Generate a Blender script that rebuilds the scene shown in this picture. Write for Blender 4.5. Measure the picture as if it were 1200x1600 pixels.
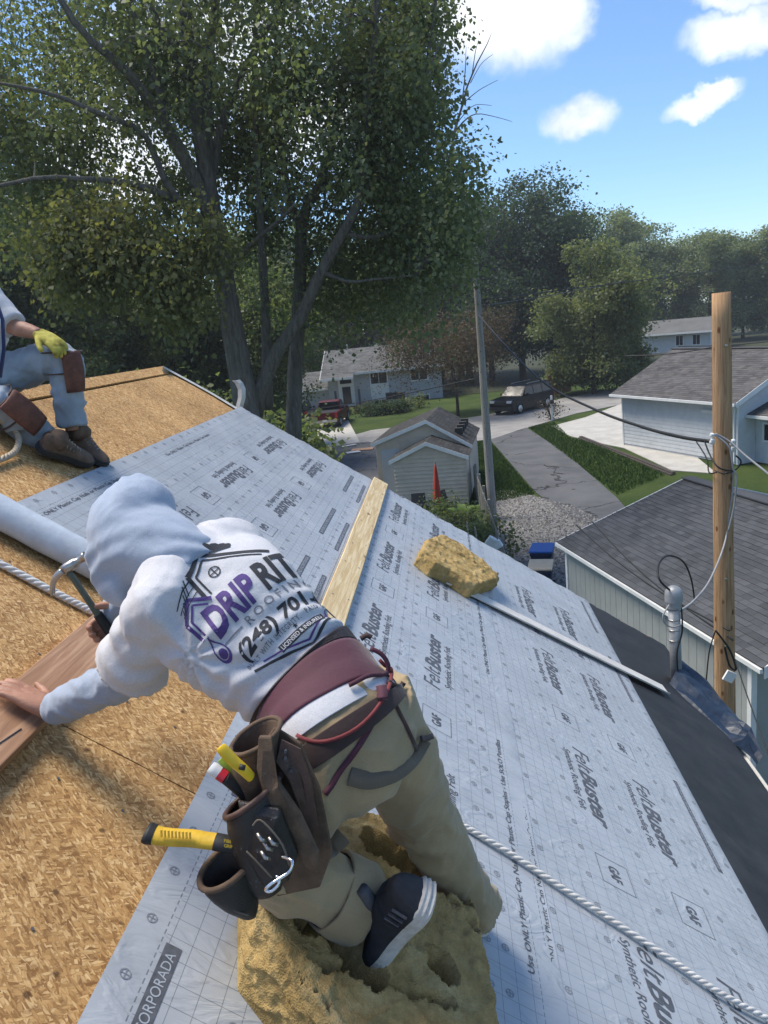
import bpy, bmesh, math, random
import numpy as np
from mathutils import Vector, Matrix, noise
from mathutils.bvhtree import BVHTree
for o in list(bpy.data.objects): bpy.data.objects.remove(o)
sc = bpy.context.scene
COL = sc.collection
R_ = math.radians
V = Vector
random.seed(7)
rng = np.random.default_rng(7)

# ------------------------------------------------------------------ camera
CAM_H = 6.8                      # eye height over the ground (m)
FPX = 1200.0                     # focal length in photograph pixels (1200 x 1600)
_y = V((83, 295, FPX)); _m = 0.10
_z = V((-_m, 1, (_m * _y.x - _y.y) / FPX)); _y.normalize(); _z.normalize()
_x = -_y.cross(_z)
cam = bpy.data.cameras.new('camera'); camo = bpy.data.objects.new('camera', cam); COL.objects.link(camo)
camo.matrix_world = Matrix(((_x.x, _x.y, -_x.z, 0), (_y.x, _y.y, -_y.z, 0), (_z.x, _z.y, -_z.z, CAM_H), (0, 0, 0, 1)))
cam.sensor_fit = 'VERTICAL'; cam.sensor_height = 36; cam.lens = 36 * FPX / 1600
cam.clip_start = 0.05; cam.clip_end = 3000
sc.camera = camo
sc.cycles.max_bounces = 5; sc.cycles.diffuse_bounces = 3; sc.cycles.glossy_bounces = 3; sc.cycles.transmission_bounces = 3; sc.cycles.transparent_max_bounces = 6
EYE = V((0, 0, CAM_H))

def ray(x, y):
    d = V((x - 600, 800 - y, FPX))
    return V((d.dot(_x), d.dot(_y), d.dot(_z)))
def CV(x, y, z):                    # a direction given in camera axes (right, up, away)
    return (_x_w * x + _y_w * y + _z_w * z).normalized()
_x_w, _y_w, _z_w = V((_x.x, _y.x, _z.x)), V((_x.y, _y.y, _z.y)), V((_x.z, _y.z, _z.z))
def G(x, y, z=0.0):                # survey helper: where a sight line meets the level z
    d = ray(x, y); return EYE + d * ((z - CAM_H) / d.z)
def AY(x, y, Y):                   # ... meets the vertical plane at depth Y
    d = ray(x, y); return EYE + d * (Y / d.y)

# ------------------------------------------------------------------ sky, sun, exposure
SUN_AZ, SUN_EL = R_(-70), R_(63)
SUNV = V((math.cos(SUN_EL) * math.sin(SUN_AZ), math.cos(SUN_EL) * math.cos(SUN_AZ), math.sin(SUN_EL)))
sun = bpy.data.lights.new('sun', 'SUN'); suno = bpy.data.objects.new('sun', sun); COL.objects.link(suno)
sun.energy = 3.6; sun.angle = R_(28); sun.color = (1, .92, .80)
suno.rotation_euler = SUNV.to_track_quat('Z', 'Y').to_euler()
sc.view_settings.view_transform = 'Standard'; sc.view_settings.look = 'None'
sc.view_settings.gamma = 1; sc.view_settings.exposure = 0.70
sc.view_settings.use_curve_mapping = False

def nd(nt, t, inp=None, **props):
    n = nt.nodes.new('ShaderNode' + t)
    for k, v in props.items(): setattr(n, k, v)
    for k, v in (inp or {}).items():
        if isinstance(v, bpy.types.NodeSocket): nt.links.new(v, n.inputs[k])
        else: n.inputs[k].default_value = v
    return n
def mth(nt, op, a, b=0.0, c=0.0, clamp=False):
    return nd(nt, 'Math', {0: a, 1: b, 2: c}, operation=op, use_clamp=clamp).outputs[0]
def vmt(nt, op, a, b=(0, 0, 0), s=None):
    n = nd(nt, 'VectorMath', {0: a, 1: b}, operation=op)
    if s is not None: n.inputs['Scale'].default_value = s
    return n
def mix(nt, f, a, b, bt='MIX'):
    return nd(nt, 'MixRGB', {0: f, 1: a, 2: b}, blend_type=bt).outputs[0]
def c4(c): return (c[0], c[1], c[2], 1)
def sstep(nt, v, a, b):
    return nd(nt, 'MapRange', {'Value': v, 'From Min': a, 'From Max': b}, interpolation_type='SMOOTHSTEP').outputs[0]
def ramp(nt, v, stops):
    r = nd(nt, 'ValToRGB', {0: v}); e = r.color_ramp.elements
    while len(e) < len(stops): e.new(.5)
    for q, (p, c) in zip(e, stops): q.position = p; q.color = c4(c)
    return r.outputs[0]

world = bpy.data.worlds.new('World'); sc.world = world; world.use_nodes = True
world.cycles.sampling_method = 'MANUAL'; world.cycles.sample_map_resolution = 256
nt = world.node_tree; nt.nodes.clear()
sky = nd(nt, 'TexSky', sky_type='NISHITA', sun_disc=False, sun_elevation=SUN_EL, sun_rotation=SUN_AZ, altitude=200, air_density=1.0, dust_density=.25, ozone_density=3.0)
tc = nd(nt, 'TexCoord').outputs['Generated']
wob = nd(nt, 'TexNoise', {'Vector': tc, 'Scale': 8.0, 'Detail': 8.0, 'Roughness': .62})
dis = vmt(nt, 'ADD', tc, vmt(nt, 'SCALE', vmt(nt, 'SUBTRACT', wob.outputs['Color'], (.5, .5, .5)).outputs[0], s=.085).outputs[0]).outputs[0]
soft = nd(nt, 'TexNoise', {'Vector': tc, 'Scale': 9.0, 'Detail': 8.0, 'Roughness': .6}).outputs[0]
clouds = [(770, 25, 150, 85, 0), (870, 10, 70, 60, 0), (905, 186, 72, 42, .12), (1100, 154, 72, 22, .16), (1165, 62, 95, 42, .1), (1190, 0, 120, 30, 0),
          (400, 120, 330, 170, 0), (230, 240, 230, 120, 0), (1700, -60, 260, 110, 0), (-500, 100, 330, 140, 0)]
dens = None
cl = []
for (x, y, rx, ry, tl) in clouds:
    c = ray(x, y).normalized(); a = (ray(x + 10 * math.cos(tl), y - 10 * math.sin(tl)).normalized() - c).normalized(); b = c.cross(a).normalized()
    L = ray(x, y).length; cl.append((c, a, b, .88 * rx / L, .86 * ry / L))
for k in range(6):                # the same fair-weather clouds go on round the rest of the dome
    az = R_(75 + k * 40); el = R_(14 + 40 * ((k * 37) % 10) / 10)
    c = V((math.sin(az) * math.cos(el), math.cos(az) * math.cos(el), math.sin(el))); a = V((math.cos(az), -math.sin(az), 0)); b = c.cross(a)
    cl.append((c, a, b, .24 + .1 * ((k * 3) % 4) / 4, .07))
for (c, a, b, rx, ry) in cl:
    u = mth(nt, 'DIVIDE', vmt(nt, 'DOT_PRODUCT', dis, a[:]).outputs['Value'], rx)
    off = b.dot(c); v = mth(nt, 'DIVIDE', vmt(nt, 'DOT_PRODUCT', dis, b[:]).outputs['Value'], ry)
    u0 = a.dot(c) / rx
    u = mth(nt, 'SUBTRACT', u, u0)
    r2 = mth(nt, 'ADD', mth(nt, 'MULTIPLY', u, u), mth(nt, 'MULTIPLY', v, v))
    w = sstep(nt, vmt(nt, 'DOT_PRODUCT', dis, c[:]).outputs['Value'], .6, .9)
    d1 = mth(nt, 'MULTIPLY', sstep(nt, r2, 1.35, .15), w)
    dens = d1 if dens is None else mth(nt, 'MAXIMUM', dens, d1)
dens = mth(nt, 'MULTIPLY', dens, sstep(nt, soft, .22, .50))
ccol = ramp(nt, soft, [(.34, (3.6, 4.2, 5.2)), (.60, (6.6, 6.8, 7.1))])
skyc = mix(nt, 1.0, sky.outputs[0], (.82, .955, 1.085, 1), 'MULTIPLY')
bg = nd(nt, 'Background', {'Color': mix(nt, dens, skyc, ccol), 'Strength': .118})
wo = nd(nt, 'OutputWorld', {'Surface': bg.outputs[0]})

# ------------------------------------------------------------------ builders
MATS = {}
def newmat(name):
    m = bpy.data.materials.new(name); m.use_nodes = True; m.node_tree.nodes.clear(); MATS[name] = m; return m, m.node_tree
def finish(nt, color, rough=.6, bump=None, spec=.5, metal=0.0, extra=None, bdist=.01, bstr=1.0):
    b = nd(nt, 'BsdfPrincipled', {'Base Color': color, 'Roughness': rough, 'Metallic': metal, 'Specular IOR Level': spec})
    for k, v in (extra or {}).items(): b.inputs[k].default_value = v
    if bump is not None:
        nt.links.new(nd(nt, 'Bump', {'Height': bump, 'Distance': bdist, 'Strength': bstr}).outputs[0], b.inputs['Normal'])
    nd(nt, 'OutputMaterial', {'Surface': b.outputs[0]})
    return b
def M(name, col, rough=.6, var=.18, scale=12.0, bump=.0, bscale=None, spec=.4, metal=0.0, dirt=None, extra=None):
    """plain surface: base colour with mottling, optional dirt colour and fine relief"""
    if name in MATS: return MATS[name]
    m, nt = newmat(name)
    co = nd(nt, 'TexCoord').outputs['Object']
    n1 = nd(nt, 'TexNoise', {'Vector': co, 'Scale': scale, 'Detail': 6.0, 'Roughness': .65}).outputs[0]
    lo = c4([max(0, v * (1 - var)) for v in col]); hi = c4([min(1, v * (1 + var)) for v in col])
    c = mix(nt, sstep(nt, n1, .3, .7), lo, hi)
    if dirt:
        n2 = nd(nt, 'TexNoise', {'Vector': co, 'Scale': scale * .35, 'Detail': 9.0, 'Roughness': .72}).outputs[0]
        c = mix(nt, mth(nt, 'MULTIPLY', sstep(nt, n2, .48, .72), dirt[1]), c, c4(dirt[0]))
    h = None
    if bump: h = nd(nt, 'TexNoise', {'Vector': co, 'Scale': bscale or scale * 4, 'Detail': 5.0, 'Roughness': .6}).outputs[0]
    rr = mth(nt, 'ADD', mth(nt, 'MULTIPLY', n1, .2), rough - .1)
    finish(nt, c, rr, h, spec, metal, extra, bdist=bump or .01)
    return m

class MB:
    """collects faces of ONE mesh"""
    def __init__(s): s.v = []; s.f = []
    def add(s, vs, fs):
        o = len(s.v); s.v += [tuple(q) for q in vs]; s.f += [tuple(i + o for i in f) for f in fs]; return s
    def box(s, c, d, rot=None, tf=None):
        vs = [V((x * d[0] / 2, y * d[1] / 2, z * d[2] / 2)) for x in (-1, 1) for y in (-1, 1) for z in (-1, 1)]
        if rot is not None: vs = [rot @ v for v in vs]
        vs = [v + V(c) for v in vs]
        if tf: vs = [tf(v) for v in vs]
        return s.add(vs, [(0, 1, 3, 2), (4, 6, 7, 5), (0, 4, 5, 1), (2, 3, 7, 6), (0, 2, 6, 4), (1, 5, 7, 3)])
    def bar(s, a, b, w, h, up=(0, 0, 1)):
        a, b = V(a), V(b); d = (b - a); L = d.length; d.normalize(); x = d.cross(V(up)).normalized(); z = x.cross(d)
        vs = [a + d * (L * k) + x * (i * w / 2) + z * (j * h / 2) for k in (0, 1) for i, j in ((-1, -1), (1, -1), (1, 1), (-1, 1))]
        return s.add(vs, [(0, 1, 2, 3)[::-1], (4, 5, 6, 7), (0, 1, 5, 4), (1, 2, 6, 5), (2, 3, 7, 6), (3, 0, 4, 7)])
    def tube(s, pts, r, n=8, cap=True, flat=None):
        pts = [V(p) for p in pts]; rs = r if isinstance(r, (list, tuple)) else [r] * len(pts)
        t0 = (pts[1] - pts[0]).normalized(); up = V((0, 0, 1)) if abs(t0.z) < .9 else V((1, 0, 0)); x = t0.cross(up).normalized()
        o = len(s.v); prev = None
        for i, p in enumerate(pts):
            t = (pts[min(i + 1, len(pts) - 1)] - pts[max(i - 1, 0)])
            if t.length < 1e-9: t = t0
            t.normalize(); x = (x - t * x.dot(t)).normalized(); y = t.cross(x)
            for k in range(n):
                a = 2 * math.pi * k / n; s.v.append(tuple(p + x * (math.cos(a) * rs[i]) + y * (math.sin(a) * rs[i] * (flat or 1))))
        for i in range(len(pts) - 1):
            for k in range(n):
                a = o + i * n + k; b = o + i * n + (k + 1) % n; s.f.append((a, b, b + n, a + n))
        if cap: s.f.append(tuple(o + k for k in range(n))[::-1]); s.f.append(tuple(o + (len(pts) - 1) * n + k for k in range(n)))
        return s
    def prism(s, poly, depth, org, ux, uy, uz):
        org, ux, uy, uz = V(org), V(ux), V(uy), V(uz); n = len(poly)
        vs = [org + ux * a + uy * b + uz * k * depth for k in (0, 1) for a, b in poly]
        return s.add(vs, [tuple(range(n))[::-1], tuple(range(n, 2 * n))] + [(i, (i + 1) % n, n + (i + 1) % n, n + i) for i in range(n)])
    def lathe(s, prof, c, axis=(0, 0, 1), n=16):
        ax = V(axis).normalized(); x = ax.orthogonal().normalized(); y = ax.cross(x); o = len(s.v)
        for r, z in prof:
            for k in range(n):
                a = 2 * math.pi * k / n; s.v.append(tuple(V(c) + ax * z + x * (r * math.cos(a)) + y * (r * math.sin(a))))
        for i in range(len(prof) - 1):
            for k in range(n): s.f.append((o + i * n + k, o + i * n + (k + 1) % n, o + (i + 1) * n + (k + 1) % n, o + (i + 1) * n + k))
        s.f.append(tuple(o + k for k in range(n))[::-1]); s.f.append(tuple(o + (len(prof) - 1) * n + k for k in range(n)))
        return s
    def build(s, name, mat, parent=None, smooth=False, mw=None, bevel=0):
        me = bpy.data.meshes.new(name); me.from_pydata(s.v, [], s.f); me.update()
        bm = bmesh.new(); bm.from_mesh(me); bmesh.ops.recalc_face_normals(bm, faces=bm.faces); bm.to_mesh(me); bm.free()
        return link(name, me, mat, parent, smooth, mw, bevel)
def link(name, me, mat, parent=None, smooth=False, mw=None, bevel=0):
    o = bpy.data.objects.new(name, me); COL.objects.link(o)
    if mat is not None and not me.materials: me.materials.append(MATS[mat] if isinstance(mat, str) else mat)
    if smooth: me.polygons.foreach_set('use_smooth', [True] * len(me.polygons))
    if bevel:
        b = o.modifiers.new('bevel', 'BEVEL'); b.width = bevel; b.segments = 2; b.limit_method = 'ANGLE'
    if mw is not None: o.matrix_world = mw
    if parent: adopt(o, parent)
    return o
def adopt(o, parent):
    mb = o.matrix_basis.copy(); o.parent = parent; o.matrix_parent_inverse = WM[parent.name].inverted() if parent.name in WM else Matrix()
    o.matrix_basis = mb
WM = {}
def reg(o):  WM[o.name] = o.matrix_world.copy() if not o.parent else WM[o.parent.name]; return o
def tag(o, label, cat, group=None):
    o['label'] = label; o['category'] = cat
    if group: o['group'] = group
    return o
def thing(name, label, cat, loc=(0, 0, 0), group=None):
    o = bpy.data.objects.new(name, None); COL.objects.link(o); o.location = loc; o.empty_display_size = .1
    WM[o.name] = Matrix.Translation(V(loc)); return tag(o, label, cat, group)
def keep(o):                        # make a mesh part usable as a parent of sub-parts
    WM[o.name] = o.matrix_basis.copy(); return o
def struct(o): o['kind'] = 'structure'; return o
def stuff(o): o['kind'] = 'stuff'; return o
def evalmesh(o):
    dg = bpy.context.evaluated_depsgraph_get(); dg.update(); me = bpy.data.meshes.new_from_object(o.evaluated_get(dg)); return me
def nz(p, s=1.0): return noise.noise(V(p) * s)
def spline(pts, n):                 # Catmull-Rom through tuples of any length
    P = np.array([list(p) for p in pts], float); out = []
    m = len(P) - 1
    for i in range(n):
        u = i / (n - 1) * m; k = min(int(u), m - 1); f = u - k
        p0, p1, p2, p3 = P[max(k - 1, 0)], P[k], P[k + 1], P[min(k + 2, m)]
        out.append(.5 * ((2 * p1) + (p2 - p0) * f + (2 * p0 - 5 * p1 + 4 * p2 - p3) * f * f + (3 * p1 - p0 - 3 * p2 + p3) * f ** 3))
    return np.array(out)
# ------------------------------------------------------------------ the roof being covered (frame: s down the slope, t along the ridge, n off the surface)
PIT = R_(34.5); HROOF = 1.42
SV, TV, NV = V((math.cos(PIT), 0, -math.sin(PIT))), V((0, 1, 0)), V((math.sin(PIT), 0, math.cos(PIT)))
ORG = EYE - NV * HROOF
RF = Matrix(((SV.x, TV.x, NV.x, ORG.x), (SV.y, TV.y, NV.y, ORG.y), (SV.z, TV.z, NV.z, ORG.z), (0, 0, 0, 1)))
RFI = RF.inverted()
def RP(s, t, n=0.0): return ORG + SV * s + TV * t + NV * n
def PN(x, y, n=0.0):               # (s,t,n) where a sight line meets the height n over the roof
    d = ray(x, y); k = (n - HROOF) / d.dot(NV); P = d * k
    return V((P.dot(SV), P.y, n))
S_RIDGE, S_EAVE, T0, T1 = -1.84, 3.10, -2.6, 6.44

def osb_mat():
    m, nt = newmat('osb')
    co = nd(nt, 'TexCoord').outputs['Object']
    warp = nd(nt, 'TexNoise', {'Vector': co, 'Scale': 5.0, 'Detail': 2.0, 'Roughness': .5})
    cw = vmt(nt, 'ADD', co, vmt(nt, 'SCALE', warp.outputs['Color'], s=.03).outputs[0]).outputs[0]
    cols, hs = [], []
    for i, (ang, sx, sy) in enumerate(((.25, 26, 80), (1.75, 24, 74), (-.75, 28, 92), (.95, 34, 110), (2.5, 48, 180), (.55, 60, 220))):
        rt = nd(nt, 'Mapping', {'Vector': cw, 'Rotation': (0, 0, ang)}).outputs[0]; mp = nd(nt, 'Mapping', {'Vector': rt, 'Scale': (sx, sy, 1), 'Location': (i * 3.7, i * 1.3, 0)}).outputs[0]
        v = nd(nt, 'TexVoronoi', {'Vector': mp, 'Scale': 1.0, 'Randomness': 1.0})
        sep = nd(nt, 'SeparateColor', {0: v.outputs['Color']})
        gr = nd(nt, 'TexNoise', {'Vector': nd(nt, 'Mapping', {'Vector': rt, 'Scale': (14, 260, 1)}).outputs[0], 'Scale': 1.0, 'Detail': 3.0}).outputs[0]
        c = ramp(nt, sep.outputs[0], [(0, (.27, .140, .052)), (.3, (.44, .255, .10)), (.7, (.57, .355, .15)), (1, (.72, .51, .26))])
        c = mix(nt, .5, c, ramp(nt, gr, [(.3, (.62, .60, .57)), (.7, (1.05, 1.05, 1.05))]), 'MULTIPLY')
        c = mix(nt, mth(nt, 'MULTIPLY', sstep(nt, v.outputs['Distance'], .5, .85), .55), c, (.20, .105, .04, 1))
        cols.append(c); hs.append((sep.outputs[1], sep.outputs[2]))
    c = cols[0]; h = hs[0][1]
    for i in (1, 2, 3, 4, 5):
        f = sstep(nt, hs[i][0], .56 if i < 4 else .62, .60 if i < 4 else .66); c = mix(nt, f, c, cols[i]); h = mix(nt, f, h, hs[i][1])
    big = nd(nt, 'TexNoise', {'Vector': co, 'Scale': 2.2, 'Detail': 6.0, 'Roughness': .7}).outputs[0]
    c = mix(nt, 1.0, c, ramp(nt, big, [(.3, (.74, .70, .66)), (.65, (1.16, 1.14, 1.1))]), 'MULTIPLY')
    fl = nd(nt, 'TexNoise', {'Vector': co, 'Scale': 55.0, 'Detail': 8.0, 'Roughness': .8}).outputs[0]
    c = mix(nt, mth(nt, 'MULTIPLY', sstep(nt, fl, .60, .70), .6), c, (.20, .105, .042, 1)); c = mix(nt, mth(nt, 'MULTIPLY', sstep(nt, fl, .40, .30), .45), c, (.74, .56, .32, 1))
    spot = nd(nt, 'TexVoronoi', {'Vector': co, 'Scale': 11.0})
    c = mix(nt, mth(nt, 'MULTIPLY', sstep(nt, spot.outputs['Distance'], .12, .05), .75), c, (.05, .022, .01, 1))
    finish(nt, c, .72, h, .25, bdist=.0008)
osb_mat()
M('lumber', (.47, .31, .17), .7, .15, 9, .0015, 60)
def wood_mat(name, base, dark, sx=(3, 46), knots=True, rough=.65):
    m, nt = newmat(name)
    co = nd(nt, 'TexCoord').outputs['Object']
    mp = nd(nt, 'Mapping', {'Vector': co, 'Scale': (sx[1], sx[0], sx[1])}).outputs[0]
    g = nd(nt, 'TexNoise', {'Vector': mp, 'Scale': 1.0, 'Detail': 5.0, 'Roughness': .6, 'Distortion': .8}).outputs[0]
    wv = nd(nt, 'TexWave', {'Vector': nd(nt, 'Mapping', {'Vector': co, 'Scale': (1, .12, 1)}).outputs[0], 'Scale': 16.0, 'Distortion': 7.0, 'Detail': 3.0, 'Detail Scale': .8}).outputs[0]
    c = mix(nt, sstep(nt, g, .35, .7), c4(dark), c4(base)); c = mix(nt, mth(nt, 'MULTIPLY', wv, .35), c, c4(dark))
    if knots:
        k = nd(nt, 'TexVoronoi', {'Vector': nd(nt, 'Mapping', {'Vector': co, 'Scale': (1, .5, 1)}).outputs[0], 'Scale': 7.0}).outputs['Distance']
        c = mix(nt, sstep(nt, k, .16, .07), c, c4([v * .35 for v in dark]))
    finish(nt, c, rough, g, .3, bdist=.002)
wood_mat('plank_wood', (.50, .305, .185), (.32, .175, .10))
wood_mat('spruce', (.72, .60, .38), (.50, .36, .18))
M('metal_edge', (.50, .49, .46), .42, .12, 20, dirt=((.25, .24, .22), .5), metal=.0)
M('membrane', (.018, .019, .021), .62, .35, 5, .0012, 160, dirt=((.06, .06, .06), .35))
M('ink', (.085, .092, .105), .55, .25, 40)
M('felt_print_light', (.34, .38, .43), .5, .05)
M('white_vinyl', (.62, .62, .60), .5, .08, 6)
M('beige_siding', (.42, .39, .33), .6, .1, 4)

house = thing('roofed_house', 'house whose roof is being stripped to oriented strand board and covered with grey underlayment', 'house', (0, 2, 0))
hw = MB()
xr = RP(S_RIDGE, 0).x; xe = RP(2.75, 0).x; zr = RP(S_RIDGE, 0).z - .14; ze = zr - (xe - xr) * math.tan(PIT)
hw.prism([(xe, .02), (xe, ze), (xr, zr), (2 * xr - xe, ze), (2 * xr - xe, .02)], T1 - .22 - T0, (0, T0, 0), (1, 0, 0), (0, 0, 1), (0, 1, 0))
hw.build('wall', 'beige_siding', house)
def panel(s0, s1, t0, t1, nm='sheathing_panel', m='osb', th=.012, n0=0.0):
    b = MB(); g = .0016
    b.box(((s0 + s1) / 2, (t0 + t1) / 2, n0 - th / 2), (s1 - s0 - 2 * g, t1 - t0 - 2 * g, th)); return b.build(nm, m, house, mw=RF)
rows = [(-1.72, -.50), (-.50, .72), (.72, 1.94), (1.94, S_EAVE)]
jts = [[T0, -.6, 1.84 - 1.22 + .02, 3.08, 5.75, T1], [T0, -.60, 1.84, 4.28, T1], [T0, .62, 3.06, 5.5, T1], [T0, -.6, 1.84, 4.28, T1]]
for (a, b), js in zip(rows, jts):
    for c, d in zip(js, js[1:]): panel(a, b, c, d, n0=random.uniform(-.002, 0))
for c, d in ((T0, 1.2), (1.2, 3.64), (3.64, T1)): panel(S_RIDGE, -1.735, c, d, 'ridge_sheathing_strip', n0=.004)
ro = Matrix.Translation(RP(S_RIDGE, 0) ) @ Matrix.Rotation(-2 * PIT, 4, 'Y') @ Matrix.Translation(-RP(S_RIDGE, 0)) @ RF   # the other slope, mirrored about the ridge
b = MB(); rsl = V((-SV.x, 0, SV.z))
for c, d in ((T0, 1.9), (1.9, T1)):
    b = MB(); p0 = RP(S_RIDGE, 0, -.004)
    e = V((-SV.x, 0, SV.z)); nn = V((-NV.x, 0, NV.z))
    q = [p0 + e * a + V((0, y, 0)) - nn * k for k in (0, .014) for a, y in ((.01, c), (4.9, c), (4.9, d - .003), (.01, d - .003))]
    b.add(q, [(0, 1, 2, 3), (7, 6, 5, 4), (0, 4, 5, 1), (1, 5, 6, 2), (2, 6, 7, 3), (3, 7, 4, 0)]).build('back_slope_panel', 'osb', house)
nh = MB()
for t_ in np.arange(T0 + .2, T1, .406):
    for s_ in list(np.arange(-1.66, .04, .155)):
        nh.lathe([(.0042, 0), (.0042, .0012)], (s_ + random.uniform(-.02, .02), t_ + random.uniform(-.008, .008), .0006), (0, 0, 1), 6)
stuff(nh.build('nail_heads', 'ink', house, mw=RF))
# bare gable trim at the far rake
b = MB().box(((S_RIDGE + S_EAVE) / 2, T1 + .02, -.075), (S_EAVE - S_RIDGE, .024, .13)); b.build('rake_board', 'white_vinyl', house, mw=RF)
# loose drip edge along the rake with its curled upper end
dp = [PN(255, 573, .05), PN(268, 580, .02), PN(290, 592, .012), PN(330, 614, .012), PN(370, 638, .014)]
b = MB(); pr = []
for p in spline(dp, 14):
    pr.append(V(p))
o0 = len(b.v)
for p in pr:
    b.v += [tuple(p + V((0, -.035, 0))), tuple(p + V((0, .012, .004))), tuple(p + V((0, .016, -.04)))]
for i in range(len(pr) - 1):
    for k in (0, 1): b.f.append((3 * i + k, 3 * i + k + 1, 3 * i + 4 + k, 3 * i + 3 + k))
o = b.build('drip_edge', 'metal_edge', house, mw=RF); o.modifiers.new('so', 'SOLIDIFY').thickness = .002
# the sprung piece of drip edge standing up at the sheet's corner
base = RFI @ AY(373, 636, 6.5); b = MB(); prf = []
for x, y, dx in ((373, 637, 0), (377, 622, 0), (377, 608, 0), (373, 599, -.02), (368, 594, -.05)):
    prf.append(AY(x, y, 6.5))
for p in prf: b.v += [tuple(p + V((-.028, 0, 0))), tuple(p + V((.008, -.02, 0))), tuple(p + V((.034, .01, 0)))]
for i in range(len(prf) - 1):
    for k in (0, 1): b.f.append((3 * i + k, 3 * i + k + 1, 3 * i + 4 + k, 3 * i + 3 + k))
o = b.build('bent_drip_edge', 'metal_edge', house); o.modifiers.new('so', 'SOLIDIFY').thickness = .0025; o['label'] = 'piece of drip edge sprung upright at the rake'

# ---- underlayment sheets
def felt_wave(s, t, k=0):
    v = .0085 * nz((s * 1.1 + k, t * .9, 3.1 * k)) + .0034 * nz((s * 2.6, t * 2.1 + k, 7.7))
    r = 1 - abs(nz((s * 1.5 + .8 * t + k, t * .8 - s * .5, 1.9)))
    v += .0050 * max(0, r - .80) / .20 * (.5 + .5 * nz((s, t, 5.5)))
    r2 = 1 - abs(nz((s * .9 - t * .55 + k * 2, t * 1.6 + s, 9.9)))
    v += .0045 * max(0, r2 - .85) / .15 * (.5 + .5 * nz((t, s, 2.5)))
    e = max(0, (t - 5.2) / 1.2) ** 2
    v += .010 * e * abs(nz((s * 5.0, t * 2.0, 4.0 + k)))
    return v + .004
def felt_mat(name, s_top, s_bot, cols, t_off, flip):
    """grey woven sheet: printed 2 inch grid, dashed lap line, blank fields for the lettering"""
    m, nt = newmat(name)
    co = nd(nt, 'TexCoord').outputs['Object']; sp = nd(nt, 'SeparateXYZ', {0: co}); s, t = sp.outputs[0], sp.outputs[1]
    g = .0508
    def lines(x, off, w, per=g):
        fr = mth(nt, 'FRACT', mth(nt, 'DIVIDE', mth(nt, 'ADD', x, 100 * per - off), per))
        return mth(nt, 'LESS_THAN', mth(nt, 'ABSOLUTE', mth(nt, 'SUBTRACT', fr, .5)), w / per / 2)
    ln = mth(nt, 'MAXIMUM', lines(s, s_top + .085 + .0254 + .012, .0017), lines(t, .0254, .0017))
    # interior field of the sheet
    ins = mth(nt, 'MULTIPLY', mth(nt, 'GREATER_THAN', s, s_top + .085), mth(nt, 'LESS_THAN', s, s_bot - .085))
    ln = mth(nt, 'MULTIPLY', ln, ins)
    ph = mth(nt, 'MULTIPLY', mth(nt, 'FRACT', mth(nt, 'DIVIDE', mth(nt, 'ADD', t, 116.5 - t_off), 1.165)), 1.165)
    blank = None
    for c in cols:
        dsc = mth(nt, 'ABSOLUTE', mth(nt, 'SUBTRACT', s, c))
        z = mth(nt, 'MULTIPLY', mth(nt, 'LESS_THAN', dsc, .085), mth(nt, 'LESS_THAN', ph, .66))
        z2 = mth(nt, 'MULTIPLY', mth(nt, 'LESS_THAN', dsc, .085), mth(nt, 'LESS_THAN', mth(nt, 'ABSOLUTE', mth(nt, 'SUBTRACT', ph, .90)), .085))
        z = mth(nt, 'MAXIMUM', z, z2); blank = z if blank is None else mth(nt, 'MAXIMUM', blank, z)
    ln = mth(nt, 'MULTIPLY', ln, mth(nt, 'SUBTRACT', 1.0, blank))
    dash = mth(nt, 'MULTIPLY', mth(nt, 'LESS_THAN', mth(nt, 'ABSOLUTE', mth(nt, 'SUBTRACT', s, s_top + .08)), .0016), lines(t, 0, .014, .022))
    dash2 = mth(nt, 'MULTIPLY', mth(nt, 'LESS_THAN', mth(nt, 'ABSOLUTE', mth(nt, 'SUBTRACT', s, s_bot - .08)), .0014), lines(t, 0, .014, .022))
    ln = mth(nt, 'MAXIMUM', ln, mth(nt, 'MAXIMUM', dash, dash2))
    n1 = nd(nt, 'TexNoise', {'Vector': co, 'Scale': 3.5, 'Detail': 8.0, 'Roughness': .65}).outputs[0]
    base = ramp(nt, n1, [(.3, (.315, .340, .370)), (.7, (.385, .412, .442))])
    dust = nd(nt, 'TexNoise', {'Vector': co, 'Scale': 11.0, 'Detail': 10.0, 'Roughness': .75}).outputs[0]
    base = mix(nt, mth(nt, 'MULTIPLY', sstep(nt, dust, .56, .75), .35), base, (.40, .37, .32, 1))
    fade = nd(nt, 'TexNoise', {'Vector': co, 'Scale': 60.0, 'Detail': 3.0}).outputs[0]
    c = mix(nt, mth(nt, 'MULTIPLY', ln, mth(nt, 'ADD', mth(nt, 'MULTIPLY', fade, .5), .5)), base, (.10, .112, .13, 1))
    wr = nd(nt, 'TexNoise', {'Vector': nd(nt, 'Mapping', {'Vector': co, 'Rotation': (0, 0, .6), 'Scale': (2.2, 5.5, 1)}).outputs[0], 'Scale': 1.6, 'Detail': 4.0, 'Distortion': 1.3}).outputs[0]
    wr2 = nd(nt, 'TexNoise', {'Vector': co, 'Scale': 26.0, 'Detail': 3.0}).outputs[0]
    wrk = mth(nt, 'ABSOLUTE', mth(nt, 'SUBTRACT', wr, .5))
    h = mth(nt, 'ADD', mth(nt, 'MULTIPLY', sstep(nt, wrk, .10, .0), .42), mth(nt, 'MULTIPLY', wr2, .12))
    finish(nt, c, mth(nt, 'ADD', mth(nt, 'MULTIPLY', n1, .22), .27), h, .55, bdist=.005, bstr=.75)
    return name
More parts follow.
